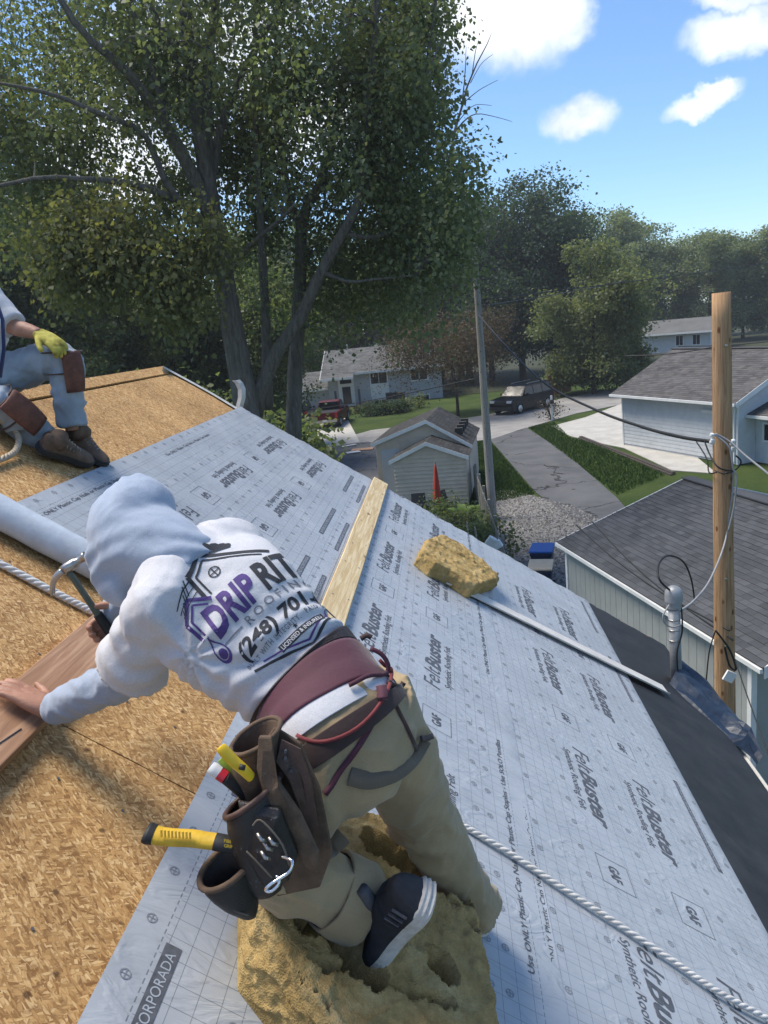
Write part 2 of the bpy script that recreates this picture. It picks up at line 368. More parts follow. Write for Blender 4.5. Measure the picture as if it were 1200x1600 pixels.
def sheet(name, s0, s1, t0, t1, mat, k, n0, label, edge=.0, under=None, amp=1.0, ds=.03, dt=.03):
    ns, ntt = int((s1 - s0) / ds) + 2, int((t1 - t0) / dt) + 2; vs = []; fs = []
    for j in range(ntt + 1):
        for i in range(ns + 1):
            s = s0 + (s1 - s0) * i / ns; te = t1 + edge * nz((s * 2.3, k, 1.0)) + edge * .6 * nz((s * 9, k, 2.0))
            t = t0 + (te - t0) * j / ntt
            ss = s + (.006 * nz((t * 1.4, k, 8)) if i == ns or i == 0 else 0)
            n = n0 + felt_wave(s, t, k) * amp
            if i == ns: n = (under[1] + felt_wave(s, t, under[0]) * under[2] + .002) if under else n0
            if t > T1 + .005: n -= (t - T1) * 1.2
            vs.append((ss, t, n))
    for j in range(ntt):
        for i in range(ns): a = j * (ns + 1) + i; fs.append((a, a + 1, a + ns + 2, a + ns + 1))
    b = MB(); b.v = vs; b.f = fs; o = b.build(name, mat, house, True, RF); o['label'] = label
    return keep(o)
felt_mat('felt_lower', 1.10, 2.33, (1.565, 1.905), 2.81 - .02, True)
felt_mat('felt_middle', .045, 1.215, (.435, .785), 2.06 - .02, False)
felt_mat('felt_upper', -1.11, .155, (-.665, -.305), 3.02 - .02, True)
mem = sheet('eave_membrane', 2.22, 3.12, T0, T1 + .03, 'membrane', 5, .000, 'black self-adhesive membrane along the eave', .03, amp=.35)
sh3 = sheet('underlayment_sheet', 1.10, 2.33, T0, T1 + .04, 'felt_lower', 3, .006, 'lowest printed sheet, crossed by the rope and the metal strip', .06, (5, .000, .35))
sh2 = sheet('underlayment_sheet', .045, 1.215, T0, T1 + .04, 'felt_middle', 2, .011, 'middle printed sheet under the kneeling worker', .06, (3, .006, 1.0))
sh1 = sheet('underlayment_sheet', -1.11, .155, 2.64, T1 + .06, 'felt_upper', 1, .016, 'upper printed sheet still joined to its roll', .10, (2, .011, 1.0))
# the roll that is still to be rolled out
M('felt_back', (.46, .51, .56), .55, .10, 14, .0012, 40, dirt=((.36, .33, .28), .3))
rb = MB(); prof = [(.006, 0), (.052, .002), (.060, .004)] + [(.0602 + .0012 * math.sin(i * 1.9), .02 + i * .06) for i in range(20)] + [(.060, 1.228), (.052, 1.23), (.018, 1.228), (.017, 1.15)]
rb.lathe(prof, (-1.14, 2.62, .070), (1, .006, 0), 28); ro_ = rb.build('unrolled_remainder', 'felt_back', sh1, True, RF); ro_['label'] = 'pale roll still to be unrolled'
tb = MB(); tb.v = []; 
for i in range(2):
    for a in range(12):
        an = math.pi * (.5 + a / 11 * .95); tb.v.append((-1.13 + i * 1.22, 2.62 + .0625 * -math.cos(an) * 1.0, .070 + .0625 * math.sin(an) * 1.0))
# ---- lettering
TMP = {}
def text_mesh(txt, bold=0.0, shear=0.0, space=1.0):
    key = (txt, bold, shear, space)
    if key in TMP: return TMP[key]
    cu = bpy.data.curves.new('t', 'FONT'); cu.body = txt; cu.size = 1; cu.offset = bold; cu.shear = shear; cu.space_character = space; cu.resolution_u = 3
    o = bpy.data.objects.new('t', cu); COL.objects.link(o); me = evalmesh(o)
    v = np.array([q.co[:2] for q in me.vertices]); f = [tuple(p.vertices) for p in me.polygons]
    bpy.data.objects.remove(o); bpy.data.meshes.remove(me); bpy.data.curves.remove(cu)
    v = v - [v[:, 0].min(), 0]; TMP[key] = (v, f, v[:, 0].max(), v[:, 1].max()); return TMP[key]
class Ink:
    """flat print collected in design coordinates (u,v), split fine enough to follow a surface"""
    def __init__(s): s.v = []; s.f = []
    def text(s, txt, org, ux, uy, w, h, bold=0.0, shear=0.0, space=1.0):
        v, f, W, H = text_mesh(txt, bold, shear, space); o = len(s.v)
        for a, b in v: s.v.append((org[0] + ux[0] * a / W * w + uy[0] * b / H * h, org[1] + ux[1] * a / W * w + uy[1] * b / H * h))
        s.f += [tuple(i + o for i in q) for q in f]
    def poly(s, pts): o = len(s.v); s.v += [tuple(p) for p in pts]; s.f.append(tuple(range(o, o + len(pts))))
    def line(s, a, b, w):
        a, b = V((a[0], a[1])), V((b[0], b[1])); d = (b - a).normalized(); n = V((-d.y, d.x)) * w / 2
        s.poly([a + n, a - n, b - n, b + n])
    def ring(s, c, r, w, n=14):
        for i in range(n):
            a, b = 2 * math.pi * i / n, 2 * math.pi * (i + 1) / n
            s.poly([(c[0] + math.cos(q) * k, c[1] + math.sin(q) * k) for q, k in ((a, r), (b, r), (b, r - w), (a, r - w))])
    def mesh(s, fn, maxe=.03, name='print'):
        bm = bmesh.new(); vs = [bm.verts.new((a, b, 0)) for a, b in s.v]
        for f in s.f:
            try: bm.faces.new([vs[i] for i in f])
            except ValueError: pass
        bmesh.ops.triangulate(bm, faces=bm.faces)
        for _ in range(4):
            es = [e for e in bm.edges if e.calc_length() > maxe]
            if not es: break
            bmesh.ops.subdivide_edges(bm, edges=es, cuts=1); bmesh.ops.triangulate(bm, faces=bm.faces)
        for v in bm.verts: v.co = fn(v.co.x, v.co.y)
        me = bpy.data.meshes.new(name); bm.to_mesh(me); bm.free(); return me
def logos(ink, sb, t0, sgn, nrep, box=True):
    """one printed column: sgn=+1 reads up the picture (away), -1 reads towards the camera"""
    for k in range(nrep):
        if sgn > 0:
            o = (sb, t0 + 1.165 * k); ux, uy = (0, 1), (-1, 0)
        else:
            o = (sb, t0 + 1.165 * k); ux, uy = (0, -1), (1, 0)
        def at(a, b): return (o[0] + ux[0] * a + uy[0] * b, o[1] + ux[1] * a + uy[1] * b)
        ink.text('Felt', at(0, .004), ux, uy, .190, .085, .0, .25)
        ink.text('Buster', at(.192, .002), ux, uy, .400, .085, .028, .25)
        ink.text('Synthetic Roofing Felt', at(.06, -.058), ux, uy, .47, .036, .004, .1)
        g = .80
        ink.text('GAF', at(g + .035, .0), ux, uy, .085, .045, .03)
        q = [at(g, -.05), at(g + .155, -.05), at(g + .155, .09), at(g, .09)]
        for a, b_ in zip(q, q[1:] + q[:1]): ink.line(a, b_, .0022)
def marks(ink, s, t0, t1, r=.0125, step=.1524):
    t = t0
    while t < t1:
        ink.ring((s, t), r, .0024); ink.line((s - r, t), (s + r, t), .0018); ink.line((s, t - r), (s, t + r), .0018); t += step
def finish_ink(ink, sh, k, n0, name='print', mat='ink', lift=.0013):
    me = ink.mesh(lambda a, b: (a, b, n0 + felt_wave(a, b, k) + lift)); return link(name, me, mat, sh, False, RF)
M('ink_faint', (.20, .215, .24), .55, .15, 40)
mk3, mk2, mk1 = Ink(), Ink(), Ink()
i3 = Ink(); tf = 5.72
for sb in (1.555, 1.895): logos(i3, sb, tf - 1.165 * 7, -1, 8)
for s in (1.135 + .1, 1.44, 1.735, 2.06, 2.29): marks(mk3, s, T0 + .3, 6.4)
for t in np.arange(-2, 6, 1.9): i3.text('Use ONLY Plastic Cap Nails or Plastic Cap Staples - Use SOLO Puntillas', (1.21, t), (0, 1), (-1, 0), 1.25, .02, .01)
finish_ink(i3, sh3, 3, .006); finish_ink(mk3, sh3, 3, .006, 'print', 'ink_faint')
i2 = Ink()
for sb in (.475, .825): logos(i2, sb, 5.55 - 1.165 * 6, 1, 7)
for s in (.085, .33, .60, .67, .97, 1.03): marks(mk2, s, T0 + .18, 6.4)
for t in np.arange(-2, 6, 1.9): i2.text('Use ONLY Plastic Cap Nails or Plastic Cap Staples - Use SOLO Puntillas', (1.12, t), (0, 1), (-1, 0), 1.25, .022, .01)
finish_ink(i2, sh2, 2, .011); finish_ink(mk2, sh2, 2, .011, 'print', 'ink_faint')
i1 = Ink()
for sb in (-.67, -.31): logos(i1, sb, 4.83 - 1.165 * 1, -1, 3) if False else logos(i1, sb, 6.07 - 1.165 * 2, -1, 3)
for s in (-1.08, -.83, -.5, -.14, .075): marks(mk1, s, 2.80, 6.3)
for t in np.arange(2.8, 5.6, 1.5): i1.text('Use ONLY Plastic Cap Nails or Plastic Cap Staples', (-.99, t), (0, 1), (-1, 0), .85, .02, .01)
finish_ink(i1, sh1, 1, .016); finish_ink(mk1, sh1, 1, .016, 'print', 'ink_faint')
def bars(sh, k, n0, s, ts, L=.6, txt='BARRERA DE HUMEDAD INCORPORADA', w=.03):
    for t in ts:
        a, b = Ink(), Ink()
        a.poly([(s - w / 2, t), (s + w / 2, t), (s + w / 2, t + L), (s - w / 2, t + L)]); b.text(txt, (s + w * .3, t + .02), (0, 1), (-1, 0), L - .04, w * .6, .0)
        finish_ink(a, sh, k, n0, 'printed_bar'); finish_ink(b, sh, k, n0, 'bar_lettering', 'felt_print_light', .0020)
bars(sh2, 2, .011, .155, (-.95, .73, 1.89 + 0), .62, w=.038)
bars(sh1, 1, .016, .0, (3.35, 4.42, 5.6), .6); bars(sh1, 1, .016, .125, (3.2, 4.27, 5.5), .6, w=.026)
bars(sh3, 3, .006, 2.225, (.2, 1.6, 2.95, 4.5, 5.6), .68, 'GAF SYNTHETIC ROOFING FELT GAF SYNTHETIC ROOFING FELT', .024)
# ---- gutter
gb = MB(); gp = [(3.12, -.02), (3.12, -.115), (3.21, -.125), (3.235, -.03), (3.225, -.03), (3.2, -.115), (3.128, -.105), (3.128, -.02)]
gb.prism(gp, T1 - T0, (0, T0, 0), (1, 0, 0), (0, 0, 1), (0, 1, 0)); gb.build('gutter', 'metal_edge', house, mw=RF)
# ------------------------------------------------------------------ the ground, street, drives
def ground_mats():
    m, nt = newmat('lawn'); co = nd(nt, 'TexCoord').outputs['Object']
    a = nd(nt, 'TexNoise', {'Vector': co, 'Scale': .35, 'Detail': 8.0, 'Roughness': .7}).outputs[0]; b = nd(nt, 'TexNoise', {'Vector': co, 'Scale': 14.0, 'Detail': 6.0, 'Roughness': .8}).outputs[0]
    c = mix(nt, sstep(nt, a, .35, .65), (.035, .062, .014, 1), (.062, .088, .022, 1)); c = mix(nt, .6, c, ramp(nt, b, [(.3, (.5, .5, .5)), (.7, (1.35, 1.35, 1.2))]), 'MULTIPLY')
    finish(nt, c, .9, b, .15, bdist=.06)
    m, nt = newmat('asphalt'); co = nd(nt, 'TexCoord').outputs['Object']
    a = nd(nt, 'TexNoise', {'Vector': co, 'Scale': .5, 'Detail': 7.0, 'Roughness': .65}).outputs[0]; b = nd(nt, 'TexNoise', {'Vector': co, 'Scale': 40.0, 'Detail': 3.0}).outputs[0]
    v = nd(nt, 'TexVoronoi', {'Vector': vmt(nt, 'ADD', co, vmt(nt, 'SCALE', nd(nt, 'TexNoise', {'Vector': co, 'Scale': 1.2, 'Detail': 4.0}).outputs['Color'], s=1.4).outputs[0]).outputs[0], 'Scale': .22}, feature='DISTANCE_TO_EDGE').outputs[0]
    c = mix(nt, sstep(nt, a, .3, .7), (.072, .074, .078, 1), (.115, .116, .118, 1)); c = mix(nt, sstep(nt, v, .012, .004), c, (.02, .02, .02, 1))
    finish(nt, c, .85, b, .25, bdist=.01)
    m, nt = newmat('gravel_stone'); g = nd(nt, 'NewGeometry').outputs['Random Per Island']
    finish(nt, ramp(nt, g, [(0, (.09, .082, .075)), (.5, (.20, .188, .17)), (1, (.36, .35, .33))]), .85, None, .2)
ground_mats()
M('concrete', (.40, .385, .35), .85, .12, 1.2, .004, 60, dirt=((.24, .23, .21), .5))
M('old_road', (.25, .24, .225), .88, .14, .9, .006, 40, dirt=((.15, .145, .14), .6))
M('gravel_bed', (.17, .165, .155), .9, .35, 30, .02, 30)
M('soil', (.035, .040, .018), .95, .3, 2, .03, 10)
g = MB(); n = 40
g.add([(-500, -80, -.03), (500, -80, -.03), (500, 900, -.03), (-500, 900, -.03)], [(0, 1, 2, 3)])
struct(g.build('ground', 'lawn'))
def flat(name, mat, pts, z, sub=1):
    b = MB(); n = len(pts); b.add([(p[0], p[1], z) for p in pts] + [(p[0], p[1], -.02) for p in pts], [tuple(range(n))] + [(i, (i + 1) % n, n + (i + 1) % n, n + i) for i in range(n)])
    return struct(b.build(name, mat))
def GP(*px): return [G(x, y)[:2] for x, y in px]
flat('street', 'old_road', GP((300, 735), (400, 720), (480, 700), (580, 672), (700, 658), (760, 648), (820, 637), (880, 622), (980, 604), (1250, 560), (1250, 585), (960, 634), (900, 646), (862, 657), (825, 668), (770, 686), (735, 690), (690, 720), (620, 755), (520, 775), (300, 800)), .004)
flat('asphalt_drive', 'asphalt', GP((766, 687), (822, 668), (880, 705), (962, 776), (1010, 830), (960, 850), (888, 806), (838, 770)), .010)
flat('side_street', 'asphalt', GP((425, 800), (440, 720), (500, 700), (575, 690), (615, 700), (640, 790), (560, 830)), .008)
flat('concrete_drive', 'concrete', GP((862, 666), (915, 652), (974, 630), (1010, 650), (1120, 740), (1050, 735), (975, 700), (930, 691), (890, 681)), .013)
flat('house_drive', 'concrete', GP((445, 645), (535, 640), (562, 690), (480, 704), (430, 712)), .012)
flat('garden_soil', 'soil', GP((0, 640), (440, 610), (470, 690), (420, 760), (0, 900)), .003)
flat('woodland_floor', 'soil', [(-60, 74), (60, 74), (160, 260), (-160, 260)], .003)
gpoly = [(1.15, 30.2), (2.4, 30.6), (4.2, 27.3), (5.2, 24), (3.8, 16), (3.1, 8), (1.9, 6), (1.2, 14)]
flat('gravel_yard', 'gravel_bed', gpoly, .006)
def inpoly(x, y, P):
    c = False
    for i in range(len(P)):
        (x1, y1), (x2, y2) = P[i], P[i - 1]
        if (y1 > y) != (y2 > y) and x < (x2 - x1) * (y - y1) / (y2 - y1) + x1: c = not c
    return c
b = MB(); cnt = 0
while cnt < 9000:
    x, y = random.uniform(1.1, 5), random.uniform(13, 30.5)
    if not inpoly(x, y, gpoly): continue
    r = random.uniform(.025, .06); a = random.random() * 6
    vs = [(x + math.cos(a + k * 2.1) * r, y + math.sin(a + k * 2.1) * r, .007) for k in range(3)] + [(x + random.uniform(-.3, .3) * r, y + random.uniform(-.3, .3) * r, .007 + r * .7)]
    b.add(vs, [(0, 1, 3), (1, 2, 3), (2, 0, 3)]); cnt += 1
stuff(b.build('gravel', 'gravel_stone'))['label'] = 'grey gravel in front of the vertical sided garage'
# grass blades on the lawns beside the drive
m, nt = newmat('grass_blade'); gi = nd(nt, 'NewGeometry').outputs['Random Per Island']
finish(nt, ramp(nt, gi, [(0, (.030, .062, .010)), (.6, (.055, .105, .018)), (1, (.10, .14, .035))]), .7, None, .2)
lp = [GP((735, 690), (766, 690), (836, 772), (775, 785), (740, 780)), GP((826, 668), (866, 660), (890, 684), (930, 694), (1040, 742), (965, 773))]
bl = []
for P in lp:
    xs = [p[0] for p in P]; ys = [p[1] for p in P]; k = 0
    while k < 26000:
        x, y = random.uniform(min(xs), max(xs)), random.uniform(min(ys), max(ys)); k += 1
        if inpoly(x, y, P): bl.append((x, y))
bl = np.array(bl); nb = len(bl); an = rng.uniform(0, 6.28, nb); hh = rng.uniform(.05, .13, nb); w = .02
v = np.zeros((nb, 3, 3)); v[:, 0] = np.c_[bl[:, 0] - np.cos(an) * w, bl[:, 1] - np.sin(an) * w, np.full(nb, -.01)]; v[:, 1] = np.c_[bl[:, 0] + np.cos(an) * w, bl[:, 1] + np.sin(an) * w, np.full(nb, -.01)]
v[:, 2] = np.c_[bl[:, 0] + rng.normal(0, .03, nb), bl[:, 1] + rng.normal(0, .03, nb), hh]
def npmesh(name, v, k):
    """v: (n,k,3) faces of k corners each"""
    me = bpy.data.meshes.new(name); n = v.shape[0]
    me.vertices.add(n * k); me.vertices.foreach_set('co', np.ascontiguousarray(v, dtype=np.float32).ravel())
    me.loops.add(n * k); me.loops.foreach_set('vertex_index', np.arange(n * k, dtype=np.int32))
    me.polygons.add(n); me.polygons.foreach_set('loop_start', np.arange(0, n * k, k, dtype=np.int32)); me.polygons.foreach_set('loop_total', np.full(n, k, dtype=np.int32))
    me.update(calc_edges=True); return me
o = stuff(link('grass', npmesh('grass', v, 3), 'grass_blade')); o['label'] = 'mown grass either side of the asphalt drive'

# ------------------------------------------------------------------ buildings
def shingle_mat(name, lo, hi, isl=False):
    m, nt = newmat(name); co = nd(nt, 'TexCoord').outputs['Object']
    r = nd(nt, 'NewGeometry').outputs['Random Per Island'] if isl else nd(nt, 'ObjectInfo').outputs['Random']
    n1 = nd(nt, 'TexNoise', {'Vector': co, 'Scale': 140.0, 'Detail': 2.0}).outputs[0]; n2 = nd(nt, 'TexNoise', {'Vector': nd(nt, 'NewGeometry').outputs['Position'], 'Scale': .8, 'Detail': 5.0}).outputs[0]
    c = mix(nt, r, c4(lo), c4(hi)); c = mix(nt, .6, c, ramp(nt, n1, [(.3, (.55, .55, .55)), (.7, (1.4, 1.4, 1.4))]), 'MULTIPLY'); c = mix(nt, .5, c, ramp(nt, n2, [(.3, (.7, .7, .7)), (.7, (1.2, 1.2, 1.2))]), 'MULTIPLY')
    finish(nt, c, .9, n1, .2, bdist=.003)
shingle_mat('shingle_slate', (.054, .057, .062), (.086, .090, .096)); shingle_mat('shingle_slate_field', (.054, .057, .062), (.086, .090, .096), True)
shingle_mat('shingle_brown', (.072, .068, .067), (.118, .112, .109), True); shingle_mat('shingle_grey', (.085, .086, .084), (.15, .15, .145), True); shingle_mat('shingle_dark', (.032, .031, .030), (.062, .060, .057), True)
M('siding_greygreen', (.30, .315, .30), .6, .06, 3, .001, 60, dirt=((.22, .22, .2), .3)); M('siding_blue', (.52, .545, .56), .55, .06, 3, dirt=((.33, .34, .34), .3)); M('siding_tan', (.52, .445, .36), .6, .07, 3, dirt=((.25, .23, .2), .35))
M('siding_house', (.36, .385, .41), .6, .06, 2); M('white_trim', (.66, .67, .66), .5, .06, 4, dirt=((.45, .44, .41), .35)); M('glass_dark', (.012, .015, .018), .15, .2, 3, spec=.4); M('door_blue', (.05, .08, .13), .45, .1, 5)
M('door_pale', (.42, .46, .49), .5, .06, 3)
class Frame:
    def __init__(s, o, ux):
        s.o = V((o[0], o[1], 0)); s.x = V((ux[0], ux[1], 0)).normalized(); s.y = V((-s.x.y, s.x.x, 0)); s.z = V((0, 0, 1))
    def __call__(s, a, b, z): return s.o + s.x * a + s.y * b + s.z * z
    def box(s, mb, a0, a1, b0, b1, z0, z1):
        vs = [s(a, b, z) for a in (a0, a1) for b in (b0, b1) for z in (z0, z1)]
        return mb.add(vs, [(0, 1, 3, 2), (4, 6, 7, 5), (0, 4, 5, 1), (2, 3, 7, 6), (0, 2, 6, 4), (1, 5, 7, 3)])
def slab(F, pts, th, up):          # sloping slab through 4 frame points
    P = [F(*p) for p in pts]; n = (P[1] - P[0]).cross(P[3] - P[0]).normalized()
    if n.z < 0: n = -n
    return MB().add(P + [p - n * th for p in P], [(0, 1, 2, 3), (7, 6, 5, 4), (0, 4, 5, 1), (1, 5, 6, 2), (2, 6, 7, 3), (3, 7, 4, 0)])
def shingle_field(F, a0, a1, b0, b1, z0, z1, mat, parent, ex=.14, wd=.3, singles=0, smat=None, near=None, gap=0.004):
    """rows of tabs from the eave (b0,z0) to the ridge (b1,z1), along a0..a1"""
    L = math.hypot(b1 - b0, z1 - z0); d = V((0, b1 - b0, z1 - z0)) / L; rows = int(L / ex); tabs = []
    for r in range(rows + 1):
        off = (r % 2) * wd / 2 + (r * .37 % 1) * .06
        a = a0 - off
        while a < a1:
            w_ = wd * random.uniform(.8, 1.15); x0, x1 = max(a, a0), min(a + w_ - gap, a1); a += w_
            if x1 - x0 < .03: continue
            tabs.append((x0, x1, r * ex, min((r + 1) * ex + .03, L)))
    def corner(x, l, h): p = F(x, b0 + d.y * l, z0 + d.z * l); n = (F.y * -d.z + F.z * d.y); n = n if n.z > 0 else -n; return p + n * h
    def tab(t, h): return [corner(t[0], t[2] - .004, h), corner(t[1], t[2] - .004, h), corner(t[1], t[3], .004), corner(t[0], t[3], .004), corner(t[0], t[2] - .004, 0), corner(t[1], t[2] - .004, 0)]
    fs = [(0, 1, 2, 3), (0, 4, 5, 1)]
    if near is not None: tabs.sort(key=lambda t: (F((t[0] + t[1]) / 2, b0 + d.y * t[2], z0) - near).length)
    for t in tabs[:singles]:
        vs = tab(t, random.uniform(.011, .017)); c = vs[0].copy()
        MB().add([v - c for v in vs], fs).build('shingle', smat, parent, mw=Matrix.Translation(c))
    if len(tabs) > singles:
        b = MB()
        for t in tabs[singles:]: b.add(tab(t, random.uniform(.011, .017)), fs)
        stuff(b.build('shingle_field', mat, parent))
def lap_boards(F, a0, a1, b, z0, z1, step, mat, parent, face=-1, gable=None, th=.014):
    """horizontal lap boards on a wall plane b=const; gable: function z -> (a0,a1)"""
    z = z0
    while z < z1 - .02:
        zt = min(z + step, z1); x0, x1 = (a0, a1) if gable is None else gable(z)
        y0, y1 = (x0, x1) if gable is None else gable(zt)
        if x1 - x0 < .05: break
        P = [F(x0, b + face * th, z), F(x1, b + face * th, z), F(max(x1, x0) if gable is None else y1, b + face * .003, zt), F(y0, b + face * .003, zt), F(x0, b, z), F(x1, b, z)]
        MB().add(P, [(0, 1, 2, 3), (0, 4, 5, 1)]).build('siding_board', mat, parent)
        z += step
def window(F, a0, a1, b, z0, z1, parent, face=-1, bars=1, trim='white_trim', t=.08):
    fr = MB(); y0, y1 = sorted((b + face * .05, b + face * .001))
    for q in ((a0 - t, a1 + t, z1, z1 + t), (a0 - t, a1 + t, z0 - t, z0), (a0 - t, a0, z0, z1), (a1, a1 + t, z0, z1)): F.box(fr, q[0], q[1], y0, y1, q[2], q[3])
    for k in range(bars):
        m_ = a0 + (a1 - a0) * (k + 1) / (bars + 1); F.box(fr, m_ - .025, m_ + .025, y0, y1 - .0, z0, z1)
    w_ = keep(fr.build('window', trim, parent)); y0, y1 = sorted((b + face * .004, b + face * .02)); pb = MB(); F.box(pb, a0, a1, y0, y1, z0, z1); pb.build('pane', 'glass_dark', w_)

# --- garage with vertical siding, right foreground
A0, A1 = V((2.16, 14.55, 0)), V((3.58, 9.16, 0)); FA = Frame(A0, A1 - A0); LA = (A1 - A0).length; EA = 2.40
gA = thing('sided_garage', 'low garage with grey vertical siding and slate shingle roof beside the gravel', 'garage', FA(LA / 2, 2.6, 0))
w_ = MB(); F = FA
# frame y points to the left of x; for this direction +y is right of the eave wall -> measured towards the ridge
half = 2.75; rise = .90
w_.add([F(0, 0.02, 0), F(LA, 0.02, 0), F(LA, 2 * half, 0), F(0, 2 * half, 0), F(0, 0.02, EA - .03), F(LA, 0.02, EA - .03), F(LA, 2 * half, EA - .03), F(0, 2 * half, EA - .03), F(0, half, EA + rise - .05), F(LA, half, EA + rise - .05)],
       [(0, 1, 5, 4), (1, 2, 6, 9, 5), (2, 3, 7, 6), (3, 0, 4, 8, 7), (4, 5, 9, 8), (7, 8, 9, 6)])
w_.build('wall', 'siding_greygreen', gA)
nb_ = 28
for i in range(nb_):
    b = MB(); a = i * LA / nb_; F.box(b, a + .004, a + LA / nb_ - .004, -.004 - (i % 2) * .001, .018, .05, EA - .02); b.build('siding_board', 'siding_greygreen', gA)
for a in (-.03, LA - .05): b = MB(); F.box(b, a, a + .08, -.03, .05, .0, EA - .03); b.build('corner_trim', 'white_trim', gA)
ov = .06; go = .3; sl = rise / half
for sd in (0, 1):
    e = (-ov, EA - ov * sl) if sd == 0 else (2 * half + ov, EA - ov * sl)
    slab(F, [(-go, e[0], e[1]), (LA + go, e[0], e[1]), (LA + go, half, EA + rise), (-go, half, EA + rise)], .05, 1).build('roof_plane', 'shingle_slate_field', gA)
shingle_field(F, -go - .01, LA + go + .01, -ov - .02, half, EA - ov * sl + .002, EA + rise + .002, 'shingle_slate_field', gA, .105, .205, 300, 'shingle_slate', EYE - V((0, 0, CAM_H)))
b = MB(); F.box(b, -go, LA + go, half - .12, half + .12, EA + rise + .004, EA + rise + .03); b.build('ridge_cap', 'shingle_slate_field', gA)
b = MB(); F.box(b, -go, LA + go, -ov - .055, -ov - .012, EA - ov * sl - .07, EA - ov * sl - .012); b.build('gutter', 'white_trim', gA)
for a in (-go - .015, LA + go):
    b = MB(); q = [F(a, -ov, EA - ov * sl - .14), F(a, -ov, EA - ov * sl + .02), F(a, half, EA + rise + .02), F(a, half, EA + rise - .14)]; q += [p + F.x * .018 for p in q]
    b.add(q, [(0, 1, 2, 3), (7, 6, 5, 4), (0, 4, 5, 1), (1, 5, 6, 2), (2, 6, 7, 3), (3, 7, 4, 0)]).build('rake_trim', 'white_trim', gA)
    b = MB(); q = [F(a, 2 * half + ov, EA - ov * sl - .14), F(a, 2 * half + ov, EA - ov * sl + .02), F(a, half, EA + rise + .02), F(a, half, EA + rise - .14)]; q += [p + F.x * .018 for p in q]
    b.add(q, [(0, 1, 2, 3), (7, 6, 5, 4), (0, 4, 5, 1), (1, 5, 6, 2), (2, 6, 7, 3), (3, 7, 4, 0)]).build('rake_trim', 'white_trim', gA)
b = MB(); F.box(b, LA - .5, LA - .42, -.10, -.04, .1, EA - .2); b.build('downspout', 'white_trim', gA)

# --- blue-grey house behind it
B0, B1 = V((8.8, 38.9, 0)), V((11.75, 31.9, 0)); FB = Frame(B0, B1 - B0); LB = (B1 - B0).length; EB = 2.78; hb = 3.3; rb_ = 1.62; F = FB
gB = thing('lap_sided_house', 'pale blue house with horizontal lap siding and brown shingle roof beyond the slate roof', 'house', FB(LB / 2, 3, 0))
w_ = MB(); w_.add([F(0, .02, 0), F(LB, .02, 0), F(LB, 2 * hb, 0), F(0, 2 * hb, 0), F(0, .02, EB - .03), F(LB, .02, EB - .03), F(LB, 2 * hb, EB - .03), F(0, 2 * hb, EB - .03), F(0, hb, EB + rb_ - .06), F(LB, hb, EB + rb_ - .06)],
       [(0, 1, 5, 4), (1, 2, 6, 9, 5), (2, 3, 7, 6), (3, 0, 4, 8, 7), (4, 5, 9, 8), (7, 8, 9, 6)]); w_.build('wall', 'siding_blue', gB)
lap_boards(F, 0, LB, 0, .1, EB - .06, .17, 'siding_blue', gB)
FBn = Frame(F(LB, 0, 0), F.y[:2])   # near gable end
def gbl(z): k = max(0, (z - EB) / rb_); return (hb * k, 2 * hb - hb * k)
lap_boards(FBn, 0, 2 * hb, 0, .1, EB + rb_ - .1, .17, 'siding_blue', gB, gable=gbl)
for a in (-.03, LB - .06): b = MB(); F.box(b, a, a + .1, -.035, .03, 0, EB - .03); b.build('corner_trim', 'white_trim', gB)
ov = .42; sl = rb_ / hb; go = .35
for sd in (0, 1):
    y = -ov if sd == 0 else 2 * hb + ov
    slab(F, [(-go, y, EB - ov * sl), (LB + go, y, EB - ov * sl), (LB + go, hb, EB + rb_), (-go, hb, EB + rb_)], .06, 1).build('roof_plane', 'shingle_brown', gB)
shingle_field(F, -go, LB + go, -ov - .01, hb, EB - ov * sl + .002, EB + rb_ + .002, 'shingle_brown', gB, .145, .32)
b = MB(); F.box(b, -go, LB + go, hb - .13, hb + .13, EB + rb_, EB + rb_ + .035); b.build('ridge_cap', 'shingle_brown', gB)
b = MB(); F.box(b, -go, LB + go, -ov - .11, -ov - .012, EB - ov * sl - .12, EB - ov * sl - .01); b.build('gutter', 'white_trim', gB)
for y0, y1 in ((-ov, hb), (2 * hb + ov, hb)):
    a = LB + go; q = [F(a, y0, EB - ov * sl - .2), F(a, y0, EB - ov * sl + .02), F(a, y1, EB + rb_ + .02), F(a, y1, EB + rb_ - .2)]; q += [p + F.x * .02 for p in q]
    MB().add(q, [(0, 1, 2, 3), (7, 6, 5, 4), (0, 4, 5, 1), (1, 5, 6, 2), (2, 6, 7, 3), (3, 7, 4, 0)]).build('rake_trim', 'white_trim', gB)
b = MB(); F.box(b, LB - .16, LB - .07, -.11, -.04, .1, EB - .25); b.build('downspout', 'white_trim', gB)
b = MB(); F.box(b, LB - 2.0, LB - .9, -.06, -.015, 2.0, 2.14); b.build('awning_rail', 'white_trim', gB)
# low entrance wing at its near end
b = MB(); F.box(b, LB + .02, LB + 2.6, .9, 5.2, 0, 2.0); b.build('wing_wall', 'siding_blue', gB)
slab(F, [(LB + .02, .45, 2.02), (LB + 3.0, .45, 2.02), (LB + 3.0, 3.0, 2.9), (LB + .02, 3.0, 2.9)], .06, 1).build('wing_roof', 'shingle_brown', gB)
shingle_field(F, LB + .03, LB + 3.0, .44, 3.0, 2.024, 2.904, 'shingle_brown', gB, .145, .32)
b = MB(); F.box(b, LB + .02, LB + 3.0, .36, .45, 1.88, 2.0); b.build('wing_gutter', 'white_trim', gB)
window(F, LB + .5, LB + 2.2, .9, .95, 1.6, gB, -1, 1)
